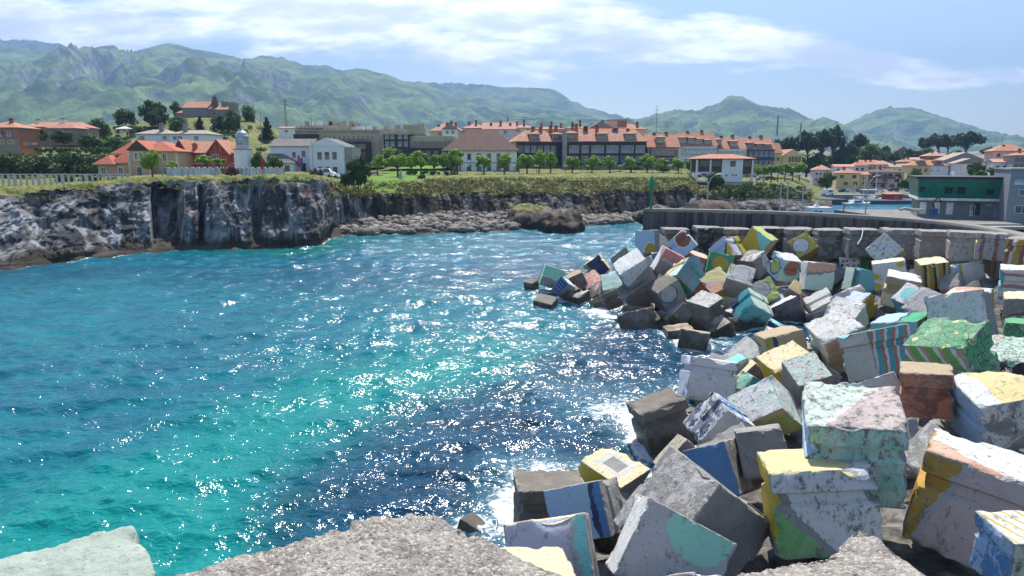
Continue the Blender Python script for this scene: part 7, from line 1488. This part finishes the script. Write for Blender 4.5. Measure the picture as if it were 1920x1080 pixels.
# red post, gazebo, standing stone, garden sign sculpture
p_ = at(494, 346, 133); t = thing('red_post', 'red post with a slim box top at the cliff edge', 'post', tuple(p_)); b = MB(); b.tube([(0, 0, -1), (0, 0, 3.6)], .08, 8); b.build('shaft', MRED, t); b = MB(); b.box(-.2, .2, -.15, .15, 2.9, 5.0); b.build('box_top', MRED, t)
p_ = at(230, 251, 290); t = thing('gazebo', 'white canvas gazebo on the terrace below the chapel hill', 'gazebo', tuple(p_)); b = MB()
for x_ in (-2.4, 2.4):
    for y_ in (0, 4): q = MB(); q.tube([(x_, y_, -1), (x_, y_, 2.1)], .09, 6); q.build('leg', FR['white'], t)
b.tri((-2.8, -.4, 2.1), (2.8, -.4, 2.1), (0, 2, 3.2)); b.tri((2.8, -.4, 2.1), (2.8, 4.4, 2.1), (0, 2, 3.2)); b.tri((2.8, 4.4, 2.1), (-2.8, 4.4, 2.1), (0, 2, 3.2)); b.tri((-2.8, 4.4, 2.1), (-2.8, -.4, 2.1), (0, 2, 3.2)); b.box(-2.8, 2.8, -.4, -.35, 1.8, 2.1); b.build('canopy', FR['white'], t)
p_ = at(751, 339, 172); b = MB(); b.hexa([(-.8, -.3, -1), (.8, -.3, -1), (.8, .5, -1), (-.8, .5, -1), (-.1, -.1, 2.6), (.25, -.1, 2.7), (.25, .3, 2.7), (-.1, .3, 2.6)]); tag(b.build('standing_stone', mat('pale_stone', (.42, .42, .42), .9, .3, 1., bump=.1), loc=tuple(p_)), 'pointed pale standing stone on the lawn edge', 'stone')
b = MB(); r = np.random.default_rng(2); p_ = at(256, 350, 124)
for i in range(9):
    x_ = -3.1+i*.75; k_ = r.uniform(-.2, .2); b.hexa([(x_, 0, -.4), (x_+.14, 0, -.4), (x_+.14, .12, -.4), (x_, .12, -.4), (x_+k_, 0, .55), (x_+.14+k_, 0, .55), (x_+.14+k_, .12, .55), (x_+k_, .12, .55)])
    if i % 2 == 0: b.box(x_+.1, x_+.7, 0, .12, .05+.3*(i % 3 == 0), .17+.3*(i % 3 == 0))
tag(b.build('bench_frame', FR['black'], loc=tuple(p_)), 'row of low dark metal frames at the cliff top below the balustrade end', 'bench')
b = MB(); p_ = at(4, 362, 112); b.box(-.6, .6, 0, .7, -.6, 1.1); b.box(-.7, .7, -.1, .8, 1.103, 1.25); tag(b.build('brick_pillar', brickmat('dark_red_brick', (.14, .06, .05), (.11, .05, .04), (.1, .09, .08), 3.), loc=tuple(p_)), 'small dark red brick pillar at the left edge of the path', 'pillar')
# hanging flags on the left
for (px, py, c_, lab) in ((197, 270-0, 'x', ''),): pass
p_ = at(52, 270, 222); b = MB(); b.box(-1.6, .1, 0, .06, -.4, .5, 0); b.box(.15, 1.3, 0, .06, -.4, .5, 1); b.box(1.35, 3., 0, .06, -.3, .4, 2); b.box(-1.7, 3.1, .07, .12, .5, .56, 2); tag(b.build('towels', [mat('towel_orange', (.7, .22, .03)), mat('towel_blue', (.03, .25, .55)), mat('towel_beige', (.5, .35, .25))], loc=tuple(p_)), 'orange, blue and beige towels hanging beside the brick house', 'towels')
# cars and vans
def car(px, pyb, Y, col, lab, van=False, rz=0.):
    p_ = at(px, pyb, Y); t = thing('parked_van' if van else 'parked_car', lab, 'van' if van else 'car', tuple(p_), rz, 'vehicles parked by the seafront and harbour')
    m_ = mat('car_%s' % col[0], col[1], .3, .05, spec=.5); L_, H_ = (4.9, 2.1) if van else (4.2, 1.45)
    b = MB(); zs = .95 if not van else 1.1
    b.hexa([(-L_/2, -.85, .3), (L_/2, -.85, .3), (L_/2, .85, .3), (-L_/2, .85, .3), (-L_/2+.05, -.82, zs), (L_/2-.15, -.82, zs-.1), (L_/2-.15, .82, zs-.1), (-L_/2+.05, .82, zs)]); b.build('body', m_, t)
    f0 = L_*.30 if van else L_*.2; b = MB(); b.hexa([(-L_/2+.15, -.78, zs+.003), (f0+.6, -.78, zs+.003), (f0+.6, .78, zs+.003), (-L_/2+.15, .78, zs+.003), (-L_/2+(.25 if van else .7), -.66, H_), (f0-.1, -.66, H_), (f0-.1, .66, H_), (-L_/2+(.25 if van else .7), .66, H_)]); b.build('cabin', m_, t)
    g_ = MB(); g_.hexa([(-L_/2+(2.6 if van else .75), -.80, zs+.08), (f0+.35, -.80, zs+.08), (f0+.35, -.77, zs+.08), (-L_/2+(2.6 if van else .75), -.77, zs+.08), (-L_/2+(2.6 if van else .95), -.72, H_-.15), (f0, -.72, H_-.15), (f0, -.68, H_-.15), (-L_/2+(2.6 if van else .95), -.68, H_-.15)]); g_.build('side_window', GL_DARK, t)
    for x_ in (-L_*.3, L_*.31):
        for y_ in (-.86, .66): w_ = MB(); w_.tube([(x_, y_, .33), (x_, y_+.2, .33)], .33, 12); w_.build('wheel', FR['black'], t)
WH_ = ('white', (.75, .75, .75)); SI_ = ('silver', (.4, .42, .44)); BK_ = ('black', (.03, .03, .035)); BL_ = ('blue', (.04, .1, .25)); RE_ = ('red', (.4, .03, .03))
car(607, 332, 168, WH_, 'white van parked by the russet bushes', True); car(550, 338, 152, SI_, 'pale car parked left of the low white wall'); car(620, 333, 170, WH_, 'white car half behind the van'); car(704, 331, 222, SI_, 'silver car behind the lawn left end', rz=.1)
car(1156, 331, 244, WH_, 'white truck like van before the glazed flats', True); car(1120, 331, 246, BK_, 'black car left of the white van on the promenade'); car(1318, 333, 250, BL_, 'blue car parked beneath the pavilion'); car(1428, 338, 250, SI_, 'silver car under the close row of trees'); car(1444, 338, 250, BK_, 'black car under the close row of trees'); car(1205, 331, 246, BK_, 'dark car at the end of the glazed flats'); car(1180, 331, 248, SI_, 'grey car between van and dark car')
car(1551, 366, 262, WH_, 'white van on the harbour road', True); car(1582, 361, 285, BK_, 'black car on the harbour quay'); car(1593, 361, 285, WH_, 'white car beside the black one on the quay'); car(1626, 372, 282, SI_, 'silver car right of the blue grey cabin'); car(1604, 361, 286, RE_, 'red car on the harbour quay'); car(1648, 361, 284, WH_, 'white car at the right of the quay row'); car(1675, 359, 290, BK_, 'dark car before the palm tree'); car(1708, 360, 292, BL_, 'blue car near the green clad building')
# boats
def boat(px, pyw, Y, L_, lab, cabin=True, hull=WH_, mh=0, rz=0., name='motor_boat'):
    p_ = on(px, pyw, 0.); p_ = at(px, pyw, Y); t = thing(name, lab, 'boat', (p_[0], Y, 0), rz, 'boats moored in the inner harbour'); w_ = L_*.17; b = MB()
    prof = [(-.5, 1, .75), (-.3, 1, .7), (0, 1, .72), (.3, .8, .85), (.45, .4, 1.), (.5, .03, 1.1)]
    V = []; F = []
    for x_, k_, z_ in prof: V += [(x_*L_, -w_*k_, z_*L_*.12), (x_*L_*.94, -w_*k_*.6, -.35), (x_*L_*.94, w_*k_*.6, -.35), (x_*L_, w_*k_, z_*L_*.12)]
    for i in range(5):
        for j in range(4): F.append((i*4+j, i*4+(j+1) % 4, (i+1)*4+(j+1) % 4, (i+1)*4+j))
    F.append((0, 1, 2, 3)); b.v = V; b.f = F; b.m = [0]*len(F); b.build('hull', mat('hull_'+hull[0], hull[1], .4), t)
    if cabin: c = MB(); c.hexa([(-L_*.2, -w_*.7, L_*.09), (L_*.22, -w_*.6, L_*.09), (L_*.22, w_*.6, L_*.09), (-L_*.2, w_*.7, L_*.09), (-L_*.16, -w_*.6, L_*.2), (L_*.1, -w_*.5, L_*.2), (L_*.1, w_*.5, L_*.2), (-L_*.16, w_*.6, L_*.2)]); c.build('cabin', FR['white'], t); c = MB(); c.box(-L_*.13, L_*.1, -w_*.72, -w_*.66, L_*.125, L_*.17); c.build('cabin_window', GL_DARK, t)
    if mh: c = MB(); c.tube([(0, 0, L_*.1), (0, 0, mh)], .12, 6); c.build('mast', FR['white'], t); c = MB(); c.tube([(0, 0, L_*.25), (-L_*.4, 0, L_*.25)], .12, 6); c.build('boom', FR['white'], t)
boat(1606, 388, 232, 9, 'large white motor boat at the harbour mouth'); boat(1640, 376, 262, 8, 'white sailing boat with the tallest mast', True, WH_, 14, .5, 'sailing_boat'); boat(1618, 377, 256, 7, 'white sailing boat with a shorter mast left of the tallest', True, WH_, 10, -.3, 'sailing_boat'); boat(1655, 376, 258, 6, 'small white motor boat left of the red kiosk', True, WH_, 0, .2); boat(1598, 377, 258, 5, 'small blue hulled boat by the left quay wall', False, BL_, 0, 1.0); boat(1630, 374, 266, 6, 'motor boat with a white cabin deep in the harbour', True, SI_, 0, .8); boat(1586, 378, 250, 5, 'small white boat against the left quay', True, WH_, 0, .4)
boat(1612, 375, 262, 6, 'small motor boat deep in the harbour behind the large white one', True, WH_, 0, -.6); boat(1624, 381, 244, 6, 'white motor boat right beside the large one', True, WH_, 0, .3); boat(1648, 380, 246, 5, 'open boat just left of the dark quay wall', False, WH_, 0, .9); boat(1600, 382, 243, 5, 'sailing boat with a short mast against the left quay wall', True, WH_, 7, .2, 'sailing_boat'); boat(1512, 396, 190, 6, 'boat laid up behind the sea wall by the white cabin', True, WH_, 0, .2); boat(1432, 398, 190, 5, 'white dinghy seen just over the sea wall', False, WH_, 0, 0., 'dinghy')
# tall curved lamp in the harbour
p_ = at(1622, 405, 110); t = thing('curved_lamp', 'tall curved neck lamp rising behind the sea wall near the boats', 'street lamp', (p_[0], 110, 4.6)); h = zat(329, 110)-4.6; b = MB(); b.tube([(0, 0, -3), (0, 0, h*.6), (.25, 0, h*.85), (.8, 0, h*.97), (1.2, 0, h)], [.12, .1, .08, .07, .06], 8); b.build('pole', MGAL, t); b = MB(); b.box(1.1, 1.8, -.15, .15, h-.08, h+.12); b.build('lamp_head', FR['white'], t)
# steps down the rocks
p_ = at(1300, 372, 188); q_ = at(1286, 396, 176); t = thing('stone_steps', 'narrow pale steps and path going down beside the yellow shrub', 'steps', tuple(p_)); b = MB(); dx, dy, dz = (q_-p_)
for i in range(14): k_ = i/14; b.box(dx*k_-.7, dx*k_+.7, dy*k_-.8, dy*k_+.1, dz*k_-.9, dz*k_)
b.build('treads', W_GY, t); b = MB(); b.tube([(.8, 0, 1.), (dx+.8, dy, dz+1.)], .06, 5)
for k_ in (0, .5, 1): b.tube([(dx*k_+.8, dy*k_, dz*k_-.5), (dx*k_+.8, dy*k_, dz*k_+1.)], .05, 5)
b.build('handrail', FR['grey'], t)
# crane and winch on the jetty, orange buoy pole
p_ = at(1750, 404, 155); t = thing('quay_crane', 'small black lifting crane on a blue base before the green building', 'crane', tuple(p_)); b = MB(); b.box(-.7, .7, -.5, .5, 0, 1.6); b.build('base', mat('crane_blue', (.03, .08, .2)), t); b = MB(); b.tube([(0, 0, 1.6), (-.4, 0, 2.6), (.6, 0, 4.2), (1.4, 0, 3.0)], .22, 6); b.build('jib', FR['black'], t)
p_ = at(1712, 401, 153); b = MB(); b.tube([(-3, 0, .9), (-2, 0, 1.2), (0, 0, .8), (2, 0, .9)], [.3, .35, .35, .3], 8); tag(b.build('suction_pipe', mat('pipe_beige', (.45, .4, .33)), loc=tuple(p_)), 'thick beige pipe lying on the jetty', 'pipe')
p_ = at(1581, 404, 150); t = thing('orange_post', 'orange and red marker post behind the sea wall', 'post', tuple(p_)); b = MB(); b.tube([(0, 0, 0), (0, 0, 2.6)], .14, 8); b.build('shaft', mat('orange_paint', (.55, .12, .02)), t); b = MB(); b.tube([(0, 0, 0), (0, 0, .5)], [.4, .2], 8); b.build('foot', MRED, t)
# rope on the wall block
p_ = at(1618, 434, 73.2); q_ = at(1608, 458, 71); b = MB(); b.tube([p_+[0, 0, .15], (p_*.55+q_*.45)+[.1, 0, -.1], q_], .05, 5); tag(b.build('rope', mat('rope_white', (.6, .62, .62))), 'thin white rope hanging over an upright block', 'rope')

# walker on the path
def person(loc, label, top, legs, skin, rz):
    P_ = [(0,0,.92),(0,0,1.15),(0,0,1.38),(0,0,1.5),(0,0.01,1.66),(-.19,0,1.38),(-.25,.03,1.1),(-.24,-.08,.86),(.19,0,1.38),(.25,-.02,1.1),(.24,.1,.86),(-.1,0,.86),(-.11,-.1,.48),(-.11,.05,.08),(-.11,-.1,.04),(.1,0,.86),(.11,.14,.48),(.11,.18,.08),(.11,.04,.04)]
    E_ = [(0,1),(1,2),(2,3),(3,4),(2,5),(5,6),(6,7),(2,8),(8,9),(9,10),(0,11),(11,12),(12,13),(13,14),(0,15),(15,16),(16,17),(17,18)]
    R_ = [.15,.15,.14,.055,.105,.06,.045,.04,.06,.045,.04,.09,.065,.045,.04,.09,.065,.045,.04]
    me = bpy.data.meshes.new('person'); me.from_pydata(P_, E_, []); o = link('person', me, None, tuple(loc), rz)
    md = o.modifiers.new('skin', 'SKIN')
    for i, sv in enumerate(me.skin_vertices[0].data): sv.radius = (R_[i], R_[i]*.8); sv.use_root = i == 0
    o.modifiers.new('sub', 'SUBSURF').levels = 1
    m = bpy.data.materials.new('clothes_and_skin'); n = N(m); z = n.add('ShaderNodeSeparateXYZ', {0: n.obj()}).outputs[2]
    c = n.mix(n.step(z, .88, .9), legs, top); c = n.mix(n.step(z, 1.46, 1.47), c, skin); c = n.mix(n.step(z, 1.68, 1.7), c, (.05, .03, .02))
    n.out(c, .8); me.materials.append(m); me.update()
    return tag(o, label, 'person')
pp_ = at(1343, 369, 190); person(pp_, 'person in a pale pink top and dark trousers walking on the path below the pavilion', (.6, .36, .36), (.05, .06, .09), (.45, .28, .2), .6)
# ================================================================ render settings
sc.view_settings.view_transform = 'Standard'; sc.view_settings.look = 'None'; sc.view_settings.gamma = 1.0; sc.view_settings.exposure = .80
sc.cycles.use_denoising = True
try: sc.cycles.denoiser = 'OPENIMAGEDENOISE'
except Exception: pass
sc.cycles.max_bounces = 5; sc.cycles.volume_bounces = 0; sc.cycles.diffuse_bounces = 3; sc.cycles.glossy_bounces = 3
sc.cycles.sample_clamp_indirect = 6.
sc.render.film_transparent = False
